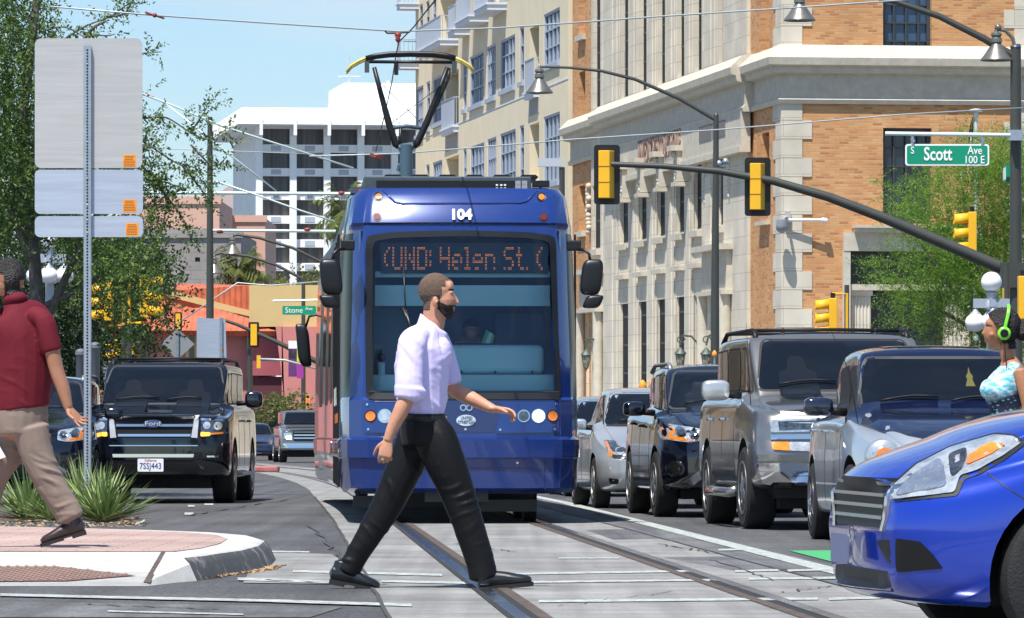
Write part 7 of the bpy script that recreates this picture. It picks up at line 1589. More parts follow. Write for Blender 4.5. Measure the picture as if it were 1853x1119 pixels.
def cloth(name, c, rough=.85, bump=.35, bscale=9, var=.04, sheen=.0): return mat(name, c, rough, var=var, scale=5, bump=bump, bscale=bscale, sheen=sheen, spec=.25)
def wr(amp, sc_=(1, 1, 1), k=9, fold=None):
    def f(c):
        v = Vector((c.x * sc_[0], c.y * sc_[1], c.z * sc_[2])) * k; a = noise.noise(v); b = noise.noise(v * 2.3 + Vector((3, 1, 7)))
        r_ = amp * (1 - abs(a) * 2.2) * .9 + amp * .45 * b
        if fold: r_ += fold(c)
        return r_
    return f
def folds(lst):                     # diagonal creases radiating: (x, z, dirx, dirz, period, amp, radius)
    def f(c):
        t = 0
        for (x, z, dx, dz, per, am, rad) in lst:
            u = (c.x - x) * dx + (c.z - z) * dz; r_ = math.hypot(c.x - x, c.z - z)
            if r_ < rad:
                ph = u * 2 * math.pi / (per * 1.35) + 5.5 * noise.noise(Vector((c.x * 5, c.y * 4, c.z * 5))); g_ = max(0, noise.noise(Vector((c.x * 8 + 5, c.y * 5, c.z * 8))) * 1.9 + .3)
                t += am * 1.25 * (max(0, math.sin(ph)) - .3) * (1 - r_ / rad) ** .8 * min(1, g_)
        return t
    return f
def shoe(parent, heel, toe, up, m, w=.046, name='shoe'):
    heel, toe, up = Vector(heel), Vector(toe), Vector(up).normalized(); d = (toe - heel); L_ = d.length; d.normalize(); lat = d.cross(up).normalized(); up = lat.cross(d)
    h = HB(); h.limb([heel + d * L_ * u + up * z for u, z in ((.025, .062), (.16, .062), (.34, .060), (.52, .056), (.70, .048), (.86, .042), (.955, .036))], [(.046, .036), (.052, .040), (.049, .039), (.042, w * .92), (.034, w * 1.02), (.028, w * .92), (.018, w * .60)], lat=lat)
    h.limb([heel + d * .062 + up * .06, heel + d * .058 + up * .135], [(.058, .040), (.050, .038)], lat=lat); o = h.done(name, m, parent, .005, 2)
    s_ = MB(); ring = [(.0, .018), (.015, .031), (.08, .038), (.3, .038), (.5, w * .88), (.68, w * 1.04), (.82, w * .98), (.93, w * .80), (1.0, w * .45)]
    a = [heel + d * L_ * u + lat * v + up * .012 for u, v in ring] + [heel + d * L_ * u - lat * v + up * .012 for u, v in ring[::-1]]; s_.prism(a, up * .014); a2 = [heel + d * L_ * u + lat * v for u, v in ring[:4]] + [heel + d * L_ * u - lat * v for u, v in ring[:4][::-1]]; s_.prism([p - up * .004 for p in a2], up * .016); a3 = [heel + d * L_ * u + lat * v for u, v in ring[4:]] + [heel + d * L_ * u - lat * v for u, v in ring[4:][::-1]]; s_.prism([p + up * .002 for p in a3], up * .010)
    s_.build('sole', mat('sole_black', (.012, .012, .012), .6), o, smooth=30); return o

# ---------------------------------------------------------------- the walking man
DW = 28.2; kW = F / DW; x0W = 785; gW = 795 + .85 * kW
man = thing('person', 'bearded man in lavender shirt and black trousers striding right across the track', 'person', ((x0W - CX) / kW, DW, gz(DW)))
def q(px, py, y=0.0): return ((px - x0W) / kW, y, (gW - py) / kW)
yn, yf = -.085, .085
h = HB()
# trunk, neck, head
h.limb([q(768, 790), q(766, 745), q(764, 700), q(765, 650), q(772, 616), q(779, 596)], [(.10, .13), (.085, .12), (.09, .125), (.10, .14), (.07, .11), (.05, .06)])
h.limb([q(776, 606), q(784, 584), q(786, 560), q(786, 545)], [(.070, .064), (.066, .060), (.062, .058), (.06, .06)])
h.ball(q(788, 525), .0965, (1.02, .78, 1.0)); h.ball(q(801, 543), .078, (.97, .82, 1.15)); h.limb([q(793, 558), q(806, 565), q(815, 567)], [(.046, .056), (.040, .046), (.028, .028)])
h.ball(q(812, 520), .034, (.85, 1.5, 1.3)); h.limb([q(820, 532), q(826.5, 545), q(828, 549)], [(.008, .008), (.0115, .011), (.0110, .013)]); h.ball(q(820, 550.5), .012, (1, 1.3, .8)); h.limb([q(821, 556), q(822.5, 557.5)], [(.008, .018), (.006, .012)]); h.limb([q(820, 562), q(821.5, 562.5)], [(.008, .018), (.006, .012)])
h.ball(q(815, 530, -.034), .017, (1, 1, .6)); h.ball(q(815, 530, .034), .017, (1, 1, .6)); h.ball(q(808, 543, -.046), .016); h.ball(q(808, 543, .046), .016)
for sy in (-1, 1): h.ball(q(788, 547, sy * .082), .030, (.62, .30, 1.05)); h.ball(q(791, 548, sy * .084), .012)
# near (right) arm, swung back
sh = q(748, 620, -.18); el = q(743, 704, -.228); wr_ = q(704, 797, -.24)
h.limb([sh, q(745, 660, -.21), el, q(729, 740, -.24), q(712, 775, -.24), wr_], [.052, .046, .043, .045, .034, .027]); h.hand(wr_, (-.20, -.05, -1), (.25, 1, .0), 1.0, (28, 38, 30), thumb=-1)
# far (left) arm, swung forward
sf = q(790, 618, .19); ef = q(817, 700, .22); wf_ = q(893, 741, .13)
h.limb([sf, q(803, 660, .21), ef, q(850, 720, .18), q(878, 734, .15), wf_], [.052, .046, .043, .043, .032, .026]); h.hand(wf_, (.97, -.12, -.12), (-.10, -.35, -1), 1.0, (22, 34, 26), thumb=-1)
# legs inside the trousers
h.limb([q(775, 775, yn), q(836, 905, yn), q(876, 1040, yn)], [.07, .05, .035]); h.limb([q(762, 775, yf), q(702, 915, yf), q(622, 1040, yf)], [.07, .05, .035])
body = h.done('body', SKIN, man, .0048, 2)
def ip(c): return (c.x * kW + x0W, gW - c.z * kW)
def hairp(c):
    x, y = ip(c)
    if y > 590 or y < 480 or c.y > .13 or c.y < -.13: return False
    if y < 507 + max(0, (x - 800)) * .1 and x < 818 - (y - 494) * .15: return True
    if abs(c.y) > .060 and math.hypot(x - 787, (y - 547) * .8) < 8.5: return False
    if x < 806 and y < 519: return True
    if x < 799 and y < 536: return True
    if x < 781 and y < 541: return True
    if abs(c.y) > .060 and math.hypot(x - 787, (y - 547) * .8) < 8.5: return False
    if 785 < x < 797 and y < 547 and abs(c.y) > .05: return True
    return x < 779 and y < 562
shell(body, hairp, 'hair', HAIRB, body, .0015, .002)
def beardp(c):
    x, y = ip(c)
    if not (792 < x < 826) or not (545 < y < 585): return False
    if y > 561 + (x - 794) * 1.05: return False
    if x < 799: return y > 547 and y < 572 and abs(c.y) > .04
    if x < 808: return y > 553 - (808 - x) * .5 and y < 580
    if y < 552.5: return False
    if 554.5 < y < 564 and x > 819.0: return False
    return y < 582
shell(body, beardp, 'beard', BEARD, body, .006, .004)
def browp(c): x, y = ip(c); return 812 < x < 821 and 523.5 < y < 526.3 and .012 < abs(c.y) < .050
shell(body, browp, 'eyebrow', BEARD, body, .0025, .001)
for sy in (-1, 1): m_ = MB(); m_.ball(q(815.5, 532, sy * .036), .0095, 8); m_.build('eye', EYE, body, smooth=True)
# shirt
SHIRT = mat('shirt_lavender', (.70, .62, .90), .8, spec=.2); n, l, b = nodes(SHIRT); t_ = n.new('ShaderNodeTexCoord'); w1 = n.new('ShaderNodeTexWave'); w1.bands_direction = 'Z'; w1.inputs['Scale'].default_value = 60; w1.inputs['Distortion'].default_value = .6; w2 = n.new('ShaderNodeTexWave'); w2.bands_direction = 'X'; w2.inputs['Scale'].default_value = 60
ad = n.new('ShaderNodeMath'); ad.operation = 'MAXIMUM'; rp = n.new('ShaderNodeValToRGB'); rp.color_ramp.elements[0].color = (.80, .76, .93, 1); rp.color_ramp.elements[1].color = (.55, .45, .85, 1); rp.color_ramp.elements[0].position = .5; rp.color_ramp.elements[1].position = .95
l.new(t_.outputs['Object'], w1.inputs[0]); l.new(t_.outputs['Object'], w2.inputs[0]); l.new(w1.outputs['Fac'], ad.inputs[0]); l.new(w2.outputs['Fac'], ad.inputs[1]); l.new(ad.outputs[0], rp.inputs[0]); l.new(rp.outputs[0], b.inputs['Base Color'])
fl_ = folds([(q(742, 0)[0], q(0, 640)[2], .5, .9, .055, .006, .22), (q(735, 0)[0], q(0, 700)[2], .1, 1, .030, .006, .10), (q(790, 0)[0], q(0, 740)[2], .75, .6, .045, .006, .22), (q(800, 0)[0], q(0, 640)[2], .8, -.5, .06, .005, .15)])
h = HB(); h.limb([q(766, 757), q(765, 738), q(763, 700), q(764, 655), q(766, 625), q(776, 598), q(783, 585)], [(.108, .146), (.136, .160), (.150, .170), (.155, .185), (.130, .180), (.080, .115), (.060, .066)])
h.ball(q(798, 640), .085, (.75, 1.3, 1.2)); h.ball(q(745, 640), .085, (.8, 1.4, 1.2))
h.limb([q(762, 606, -.10), sh, q(744, 655, -.21), q(742, 690, -.228), q(743, 712, -.232)], [(.06, .06), (.080, .066), (.076, .064), (.080, .066), (.083, .066)]); h.limb([q(722, 706, -.238), q(756, 712, -.238)], [.001, .001]) if False else None
h.limb([q(744, 703, -.23), q(742, 720, -.232)], [(.092, .073), (.086, .069)])
h.limb([q(775, 606, .10), sf, q(805, 655, .21), q(814, 686, .22), q(817, 695, .22)], [(.06, .06), (.075, .068), (.066, .06), (.064, .058), (.060, .055)])
shirt = h.done('shirt', SHIRT, man, .0075, 3, wr(.002, (1, 1, 1.6), 7, fl_))
COLLAR = MATS['shirt_lavender']; m_ = MB()
ca = [q(758, 566, 0), q(767, 571, -.075), q(787, 590, -.080), q(806, 601, -.035), q(811, 604, 0), q(806, 601, .035), q(787, 590, .080), q(767, 571, .075)]; cb = [q(750, 588, 0), q(758, 598, -.098), q(778, 618, -.108), q(804, 624, -.060), q(811, 612, -.004), q(804, 624, .060), q(778, 618, .108), q(758, 598, .098)]
m_.add(ca + cb, [(i, (i + 1) % 8, 8 + (i + 1) % 8, 8 + i) for i in range(8)]); o = m_.build('collar', COLLAR, shirt, smooth=True); md = o.modifiers.new('s', 'SUBSURF'); md.levels = 2; md.render_levels = 2; md2 = o.modifiers.new('t', 'SOLIDIFY'); md2.thickness = .004
# trousers
TRS = mat('trousers_black', (.0045, .0045, .0055), .55, var=.2, scale=5, spec=.25)
fl_ = folds([(q(815, 0)[0], q(0, 790)[2], .6, .8, .045, .006, .20), (q(838, 0)[0], q(0, 900)[2], -.35, .95, .050, .008, .26), (q(700, 0)[0], q(0, 915)[2], .75, .65, .05, .007, .26), (q(870, 0)[0], q(0, 1010)[2], .1, 1, .05, .006, .14), (q(630, 0)[0], q(0, 1015)[2], .5, .8, .05, .006, .12), (q(740, 0)[0], q(0, 850)[2], .6, .8, .06, .005, .2)])
h = HB(); h.limb([q(767, 750), q(767, 775), q(770, 800)], [(.124, .160), (.136, .172), (.135, .175)])
h.limb([q(776, 762, yn * .8), q(788, 792, yn), q(806, 835, yn * 1.1), q(824, 880, yn), q(838, 920, yn), q(853, 965, yn), q(868, 1012, yn), q(875, 1045, yn)], [(.085, .07), (.120, .090), (.116, .092), (.103, .083), (.093, .075), (.087, .068), (.082, .064), (.082, .064)])
h.limb([q(760, 762, yf * .8), q(753, 792, yf), q(737, 835, yf), q(716, 880, yf), q(697, 920, yf), q(670, 965, yf), q(644, 1008, yf), q(628, 1038, yf)], [(.085, .07), (.110, .09), (.108, .09), (.098, .082), (.088, .072), (.076, .064), (.066, .056), (.068, .056)])
tro = h.done('trousers', TRS, man, .0075, 3, wr(.0016, (1, 1, .8), 7, fl_))
h = HB(); bt = MB(); vs = []
for k in range(28):
    t_ = 2 * math.pi * k / 28
    for zz in (0, 1): vs.append((q(767, 0)[0] + .133 * math.cos(t_), .169 * math.sin(t_), q(0, 763 - 12 * zz)[2] + (.0 - .014 * math.cos(t_))))
bt.add(vs, [(2 * k, 2 * ((k + 1) % 28), 2 * ((k + 1) % 28) + 1, 2 * k + 1) for k in range(28)]); o = bt.build('belt', BLK, tro, smooth=True); o.modifiers.new('s', 'SOLIDIFY').thickness = .005
m_ = MB(); m_.box(q(806, 0)[0] + .0, q(809, 0)[0] + .0, -.02, .02, q(0, 766)[2], q(0, 754)[2]); m_.build('buckle', CHROME, tro)
shoe(man, q(866, 1070, yn), q(966, 1060, yn), (.06, 0, 1), SHOE); shoe(man, q(594, 1057, yf), q(687, 1074, yf), (.20, 0, 1), SHOE)
m_ = MB(); m_.lathe([(.0095, -.003), (.0115, -.003), (.0115, .003), (.0095, .003)], 14, tuple(Vector(wr_) + Vector((-.03, .0, -.105)))); m_.build('ring', CHROME, body)

# ---------------------------------------------------------------- man in maroon
DM = 32.0; kM = F / DM; x0M = 42; gM = 795 + .85 * kM - .15 * kM
man2 = thing('person', 'man in maroon polo shirt and khaki trousers walking left, seen from behind', 'person', ((x0M - CX) / kM, DM, gz(DM) + .15))
def q(px, py, y=0.0): return ((px - x0M) / kM, y, (gM - py) / kM)
h = HB(); LT = (0.85, .5, 0)
h.limb([q(40, 790), q(42, 740), q(45, 690), q(46, 620), q(42, 580), q(30, 552)], [(.10, .14), (.10, .14), (.10, .15), (.10, .16), (.08, .13), (.055, .07)], lat=LT)
h.limb([q(32, 560), q(24, 535), q(20, 520)], [(.065, .066), (.062, .062), (.06, .06)])
h.ball(q(17, 500), .100, (1.0, .86, 1.12)); h.ball(q(8, 515), .078, (1, .9, 1.0)); h.ball(q(40, 515, -.03), .026, (.5, .6, 1.1)); h.limb([q(-6, 512, 0), q(-12, 519, 0)], [.012, .012])
sh = q(84, 583, -.10); el = q(106, 672, -.12); w2_ = q(127, 738, -.14)
h.limb([sh, q(96, 630, -.11), el, q(118, 705, -.13), w2_], [.056, .052, .047, .044, .030]); h.hand(w2_, (.62, -.12, -.72), (.62, -.55, .5), 1.04, (8, 14, 12), thumb=1, spread=.16)
sl_ = q(-14, 585, .12); e2 = q(-6, 672, .06); w3 = q(-14, 745, .0)
h.limb([sl_, q(-8, 630, .1), e2, q(-8, 710, .02), w3], [.056, .052, .047, .044, .030]); h.hand(w3, (-.2, -.1, -1), (.9, .3, -.1), 1.0)
h.limb([q(56, 790, -.05), q(84, 858, -.05), q(128, 945, -.05)], [.07, .05, .04]); h.limb([q(24, 790, .1), q(-14, 860, .1), q(-36, 950, .1)], [.07, .05, .04])
body = h.done('body', SKIN2, man2, .0055, 2)
def ip(c): return (c.x * kM + x0M, gM - c.z * kM)
shell(body, lambda c: (lambda x, y: y < 533 and y > 440 and (x > 10 or y < 495) and x > -8 + max(0, (y - 470)) * .3 and not (507 < y < 524 and 36 < x))(*ip(c)), 'hair', HAIRK, body, .009, .004)
MARS = cloth('polo_maroon', (.13, .008, .018), .8, .08, 60)
fl_ = folds([(q(60, 0)[0], q(0, 720)[2], .6, .8, .07, .007, .30), (q(60, 0)[0], q(0, 600)[2], .9, .3, .08, .006, .22), (q(95, 0)[0], q(0, 620)[2], .3, .9, .05, .005, .12)])
h = HB(); h.limb([q(44, 738), q(43, 725), q(45, 690), q(47, 640), q(46, 600), q(38, 570), q(30, 552), q(26, 541)], [(.150, .172), (.152, .172), (.155, .182), (.150, .195), (.135, .205), (.10, .185), (.075, .095), (.066, .072)], lat=LT)
h.limb([q(60, 570, -.06), q(82, 583, -.1), q(90, 612, -.11), q(96, 634, -.11)], [(.06, .06), (.070, .066), (.070, .066), (.068, .066)]); h.limb([q(5, 570, .08), sl_, q(-9, 612, .1), q(-7, 632, .09)], [(.06, .06), (.078, .07), (.078, .072), (.080, .074)])
sh_ = h.done('polo_shirt', MARS, man2, .008, 3, wr(.0025, (1, 1, .6), 6, fl_))
m_ = MB(); vs = []
for k in range(20):
    t_ = 2 * math.pi * k / 20; cx_, cy_ = math.cos(t_), math.sin(t_)
    vs += [(q(25, 0)[0] + .068 * cx_, .070 * cy_, q(0, 531)[2] + .012 * cx_), (q(29, 0)[0] + .085 * cx_, .084 * cy_, q(0, 547)[2] + .014 * cx_)]
m_.add(vs, [(2 * k, 2 * ((k + 1) % 20), 2 * ((k + 1) % 20) + 1, 2 * k + 1) for k in range(20)]); o = m_.build('collar', MARS, sh_, smooth=True); o.modifiers.new('s', 'SOLIDIFY').thickness = .006
KH = cloth('trousers_khaki', (.235, .18, .15), .85, .06, 70)
fl_ = folds([(q(60, 0)[0], q(0, 790)[2], .25, .95, .05, .009, .26), (q(95, 0)[0], q(0, 860)[2], .5, .85, .06, .010, .28), (q(128, 0)[0], q(0, 920)[2], .1, 1, .05, .009, .18)])
h = HB(); h.limb([q(42, 728), q(42, 755), q(42, 785)], [(.136, .158), (.142, .165), (.135, .16)], lat=LT)
h.limb([q(56, 775, -.05), q(66, 815, -.05), q(82, 855, -.05), q(102, 890, -.05), q(120, 920, -.05), q(129, 938, -.05)], [(.120, .10), (.110, .092), (.098, .086), (.092, .08), (.090, .076), (.092, .076)])
h.limb([q(24, 775, .1), q(6, 820, .1), q(-14, 860, .1), q(-28, 905, .1), q(-36, 940, .1)], [(.13, .11), (.12, .1), (.10, .09), (.095, .08), (.095, .08)])
h.done('trousers', KH, man2, .008, 3, wr(.0025, (1, 1, .6), 6, fl_))
shoe(man2, q(158, 966, -.05), q(76, 991, -.05), (.28, 0, 1), SHOEB, .048); shoe(man2, q(-12, 984, .1), q(-95, 984, .1), (0, 0, 1), SHOEB, .048)
m_ = MB(); m_.prism([q(-40, 800, -.05), q(-2, 803, -.05), q(12, 828, -.05), q(-30, 842, -.05)], (0, .02, 0)); o = bevel(m_.build('paper_bag', mat('paper_white', (.8, .8, .8), .8), None), .004); 
o.location = man2.location; tag(o, 'white paper held beside the khaki trousers at the left photo edge', 'paper')

# ---------------------------------------------------------------- woman with headphones
DF = 30.0; kF = F / DF; x0F = 1828; gF = 795 + .85 * kF
wom = thing('person', 'woman with lime green headphones and blue patterned sleeveless dress facing left', 'person', ((x0F - CX) / kF, DF, gz(DF)))
def q(px, py, y=0.0): return ((px - x0F) / kF, y, (gF - py) / kF)
h = HB(); h.limb([q(1836, 860), q(1832, 800), q(1826, 750), q(1828, 710), q(1830, 675), q(1826, 652)], [(.11, .15), (.10, .14), (.09, .12), (.10, .13), (.085, .14), (.05, .07)]); h.limb([q(1832, 665), q(1824, 645), q(1820, 622)], [(.05, .05), (.046, .045), (.047, .045)])
h.ball(q(1815, 590), .094, (1.08, .82, 1.05)); h.ball(q(1800, 603), .070, (.98, .84, 1.2)); h.limb([q(1806, 622), q(1797, 627), q(1792, 630)], [(.036, .042), (.028, .03), (.018, .018)])
h.limb([q(1785, 594), q(1780, 602), q(1778, 605)], [(.007, .007), (.010, .010), (.008, .011)]); h.ball(q(1784, 607), .009); h.ball(q(1784, 615), .009, (.9, 2, .7)); h.ball(q(1785, 619), .009, (.9, 2, .7)); h.ball(q(1789, 585), .025, (.8, 1.7, 1)); h.ball(q(1794, 606, -.042), .02)
sh = q(1842, 672, -.15); h.limb([sh, q(1848, 705, -.175), q(1854, 745, -.18), q(1846, 790, -.19), q(1830, 825, -.2)], [.046, .040, .034, .030, .022]); h.hand(q(1830, 825, -.2), (-.5, 0, -.9), (-.3, 1, 0), .9)
h.limb([q(1834, 672, .15), q(1838, 705, .175), q(1844, 745, .18), q(1856, 790, .19), q(1868, 820, .2)], [.046, .040, .034, .030, .022]); h.hand(q(1868, 820, .2), (.4, 0, -.9), (.3, -1, 0), .9, thumb=-1)
for (kx, ax, yy) in ((1815, 1800, -.08), (1850, 1872, .08)): h.limb([q(1834, 860, yy), q(kx, 945, yy), q(ax, 1040, yy)], [.075, .05, .034])
body = h.done('body', SKIN3, wom, .0055, 2)
def ip(c): return (c.x * kF + x0F, gF - c.z * kF)
shell(body, lambda c: (lambda x, y: y < 632 and y > 540 and (x > 1812 or (x > 1788 + (y - 566) * .62 and y < 606)) and not (y > 618 and x < 1824) and c.z > 1.38)(*ip(c)), 'hair', HAIRK, body, .014, .006)
h = HB(); h.ball(q(1851, 598), .058, (1, .9, 1.1)); h.ball(q(1858, 592), .04); h.done('hair_bun', HAIRK, body, .008, 2, wr(.004, (1, 1, 1), 40))
for sy in (-1, 1): m_ = MB(); m_.ball(q(1789, 595, sy * .034), .009, 8); m_.build('eye', EYE, body, smooth=True)
shell(body, lambda c: (lambda x, y: 1784 < x < 1794 and 588 < y < 590.8 and .012 < abs(c.y) < .055)(*ip(c)), 'eyebrow', HAIRK, body, .002)
DRS = mat('dress_pattern', (.5, .7, .8), .8); n, l, b = nodes(DRS); t_ = n.new('ShaderNodeTexCoord'); mp2 = n.new('ShaderNodeMapping'); mp2.inputs['Rotation'].default_value = (0, R(25), 0); mp2.inputs['Scale'].default_value = (1, 1, 1.9); l.new(t_.outputs['Object'], mp2.inputs[0])
vo = n.new('ShaderNodeTexVoronoi'); vo.distance = 'MANHATTAN'; vo.inputs['Scale'].default_value = 26; vo.inputs['Randomness'].default_value = .35; l.new(mp2.outputs[0], vo.inputs[0]); sp_ = n.new('ShaderNodeSeparateXYZ'); l.new(t_.outputs['Object'], sp_.inputs[0])
rp = n.new('ShaderNodeValToRGB'); rp.color_ramp.elements[0].color = (.12, .42, .56, 1); rp.color_ramp.elements[0].position = .25; rp.color_ramp.elements[1].color = (.008, .010, .035, 1); rp.color_ramp.elements[1].position = .55; l.new(vo.outputs['Distance'], rp.inputs[0])
n3 = n.new('ShaderNodeTexNoise'); n3.inputs['Scale'].default_value = 22; l.new(mp2.outputs[0], n3.inputs[0]); rp3 = n.new('ShaderNodeValToRGB'); rp3.color_ramp.elements[0].color = (.10, .48, .60, 1); rp3.color_ramp.elements[0].position = .40; rp3.color_ramp.elements[1].color = (.78, .84, .92, 1); rp3.color_ramp.elements[1].position = .6; l.new(n3.outputs[0], rp3.inputs[0])
mr = n.new('ShaderNodeMapRange'); mr.inputs['From Min'].default_value = 1.17; mr.inputs['From Max'].default_value = 1.11; ma_ = n.new('ShaderNodeMath'); ma_.operation = 'MULTIPLY_ADD'; ma_.inputs[1].default_value = -.35; l.new(sp_.outputs[0], ma_.inputs[0]); l.new(sp_.outputs[2], ma_.inputs[2]); l.new(ma_.outputs[0], mr.inputs[0])
mm = n.new('ShaderNodeMix'); mm.data_type = 'RGBA'; l.new(mr.outputs[0], mm.inputs['Factor']); l.new(rp3.outputs[0], mm.inputs['A']); l.new(rp.outputs[0], mm.inputs['B']); l.new(mm.outputs['Result'], b.inputs['Base Color'])
h = HB(); h.limb([q(1838, 900), q(1836, 850), q(1832, 800), q(1826, 755), q(1824, 735), q(1820, 708), q(1826, 680), q(1828, 662)], [(.20, .22), (.16, .19), (.135, .165), (.125, .145), (.115, .14), (.130, .150), (.10, .15), (.055, .10)])
h.ball(q(1795, 705, -.07), .066); h.ball(q(1795, 705, .07), .066); h.limb([q(1828, 670, -.10), q(1838, 662, -.11)], [.045, .03]); h.limb([q(1828, 670, .10), q(1838, 662, .11)], [.045, .03])
h.done('dress', DRS, wom, .007, 3, wr(.003, (1, 1, .5), 9, folds([(q(1800, 0)[0], q(0, 745)[2], 1, .1, .035, .005, .16)])))
LIME = mat('lime_plastic', (.20, .72, .03), .3, coat=.6)
pts = [q(1815, 598, -.098), q(1818, 585, -.100), q(1822, 568, -.085), q(1824, 557, -.05), q(1825, 553, 0), q(1824, 557, .05), q(1822, 568, .085), q(1818, 585, .100), q(1815, 598, .098)]
P2 = crom([tuple(p) for p in pts], 5); m_ = MB()
for a_, b_ in zip(P2, P2[1:]): m_.tube([a_, b_], .011, 6)
hp = m_.build('headphones', LIME, None, smooth=40); hp.location = wom.location; tag(hp, 'lime green over ear headphones worn by the woman at right', 'headphones')
for sy in (-1, 1):
    m_ = MB(); m_.lathe([(.026, -.012 * sy), (.038, -.010 * sy), (.040, .008 * sy), (.032, .016 * sy), (.027, .017 * sy)], 22, q(1814, 604, sy * .102), 'Y'); m_.build('ear_cup', LIME, hp, smooth=40); m_ = MB(); m_.lathe([(.001, .020 * sy), (.025, .020 * sy), (.026, .0 * sy)], 20, q(1814, 604, sy * .102), 'Y'); m_.build('cup_disc', PLAS, hp)
m_ = MB(); m_.tube([q(1815, 616, -.10), q(1816, 640, -.09), q(1818, 665, -.11), q(1812, 700, -.14)], .003, 5); m_.build('cord', PLAS, hp, smooth=True)
for (ax, yy) in ((1800, -.08), (1872, .08)): shoe(wom, q(ax + 10, 1048, yy), q(ax - 55, 1048, yy), (0, 0, 1), SHOEB, .04)
# ---------------------------------------------------------------- tram driver seen dimly through the glass
drv = thing('person', 'tram driver in dark uniform dimly visible behind the windscreen, right of the walker', 'person', (0, 0, 0)); drv.matrix_basis = Mw.copy()
c_ = f_(860, 592) ; DT = Mw
h = HB(); h.ball((c_[0], 1.2, c_[1]), .10, (.85, 1, 1.15)); h.ball((c_[0], 1.14, c_[1] - .05), .075, (.85, .9, 1)); h.limb([(c_[0], 1.22, c_[1] - .05), (c_[0], 1.24, c_[1] - .18), (c_[0], 1.26, c_[1] - .5)], [.055, (.12, .2), (.13, .17)], lat=(1, 0, 0)); h.ball((c_[0], 1.095, c_[1] - .02), .014)
for s_ in (-1, 1): h.limb([(c_[0] + s_ * .19, 1.24, c_[1] - .2), (c_[0] + s_ * .23, 1.1, c_[1] - .42), (c_[0] + s_ * .15, .98, c_[1] - .48)], [.05, .045, .03])
db = h.done('body', SKIN2, drv, .012, 2); h = HB(); h.limb([(c_[0], 1.24, c_[1] - .13), (c_[0], 1.24, c_[1] - .2), (c_[0], 1.26, c_[1] - .5)], [(.09, .12), (.15, .23), (.15, .2)], lat=(1, 0, 0)); h.done('uniform', mat('uniform_navy', (.012, .02, .06), .8), drv, .012, 2)
shell(db, lambda c: c.z > c_[1] + .03, 'hair', HAIRK, db, .01)
m_ = MB(); a = f_(878, 618); m_.prism([(a[0], 1.05, a[1]), (a[0] + .05, 1.05, a[1] + .14), (a[0] + .14, 1.05, a[1] + .08), (a[0] + .11, 1.05, a[1])], (0, .02, 0)); m_.build('safety_sash', mat('sash_green', (.12, .5, .16), .7), drv); m_ = MB(); m_.prism([(a[0] + .035, 1.04, a[1]), (a[0] + .085, 1.04, a[1] + .115), (a[0] + .115, 1.04, a[1] + .10), (a[0] + .085, 1.04, a[1])], (0, .008, 0)); m_.build('sash_stripe', mat('sash_white', (.8, .8, .8), .7), drv)
# ================================================================ VEGETATION
import numpy as np
def leafmat(name, c, c2, rough=.5, tr=.35):
    m = bpy.data.materials.new(name); m.use_nodes = True; n = m.node_tree.nodes; l = m.node_tree.links; b = n['Principled BSDF']; b.inputs['Roughness'].default_value = rough; b.inputs['Specular IOR Level'].default_value = .4
    g = n.new('ShaderNodeNewGeometry'); rp = n.new('ShaderNodeValToRGB'); rp.color_ramp.elements[0].color = (*c, 1); rp.color_ramp.elements[1].color = (*c2, 1); l.new(g.outputs['Random Per Island'], rp.inputs[0]); l.new(rp.outputs[0], b.inputs['Base Color'])
    t = n.new('ShaderNodeBsdfTranslucent'); l.new(rp.outputs[0], t.inputs[0]); mx_ = n.new('ShaderNodeMixShader'); mx_.inputs[0].default_value = tr; l.new(b.outputs[0], mx_.inputs[1]); l.new(t.outputs[0], mx_.inputs[2]); o = [x for x in n if x.type == 'OUTPUT_MATERIAL'][0]; l.new(mx_.outputs[0], o.inputs[0]); MATS[name] = m; return m
def leaves_mesh(name, m, C, A, L_, W_, parent, seed=1, N=None):
    """C centres (n,3), A axis dirs (n,3), L_ lengths, W_ widths -> folded quads"""
    rng = np.random.default_rng(seed); n = len(C); A = A / (np.linalg.norm(A, axis=1)[:, None] + 1e-9); r = rng.normal(size=(n, 3)) if N is None else N + rng.normal(size=(n, 3)) * .4
    S_ = np.cross(A, r); S_ /= np.linalg.norm(S_, axis=1)[:, None] + 1e-9
    v = np.empty((n, 4, 3)); v[:, 0] = C; v[:, 1] = C + A * (L_ * .5)[:, None] + S_ * W_[:, None]; v[:, 2] = C + A * L_[:, None]; v[:, 3] = C + A * (L_ * .5)[:, None] - S_ * W_[:, None]
    me = bpy.data.meshes.new(name); me.vertices.add(n * 4); me.vertices.foreach_set('co', v.reshape(-1)); me.loops.add(n * 4); me.loops.foreach_set('vertex_index', np.arange(n * 4)); me.polygons.add(n); me.polygons.foreach_set('loop_start', np.arange(n) * 4); me.polygons.foreach_set('loop_total', np.full(n, 4)); me.update(calc_edges=True); me.materials.append(m)
    return objm(name, me, parent)
def inpoly(x, y, P_):
    c = False; j = len(P_) - 1
    for i in range(len(P_)):
        if (P_[i][1] > y) != (P_[j][1] > y) and x < (P_[j][0] - P_[i][0]) * (y - P_[i][1]) / (P_[j][1] - P_[i][1]) + P_[i][0]: c = not c
        j = i
    return c
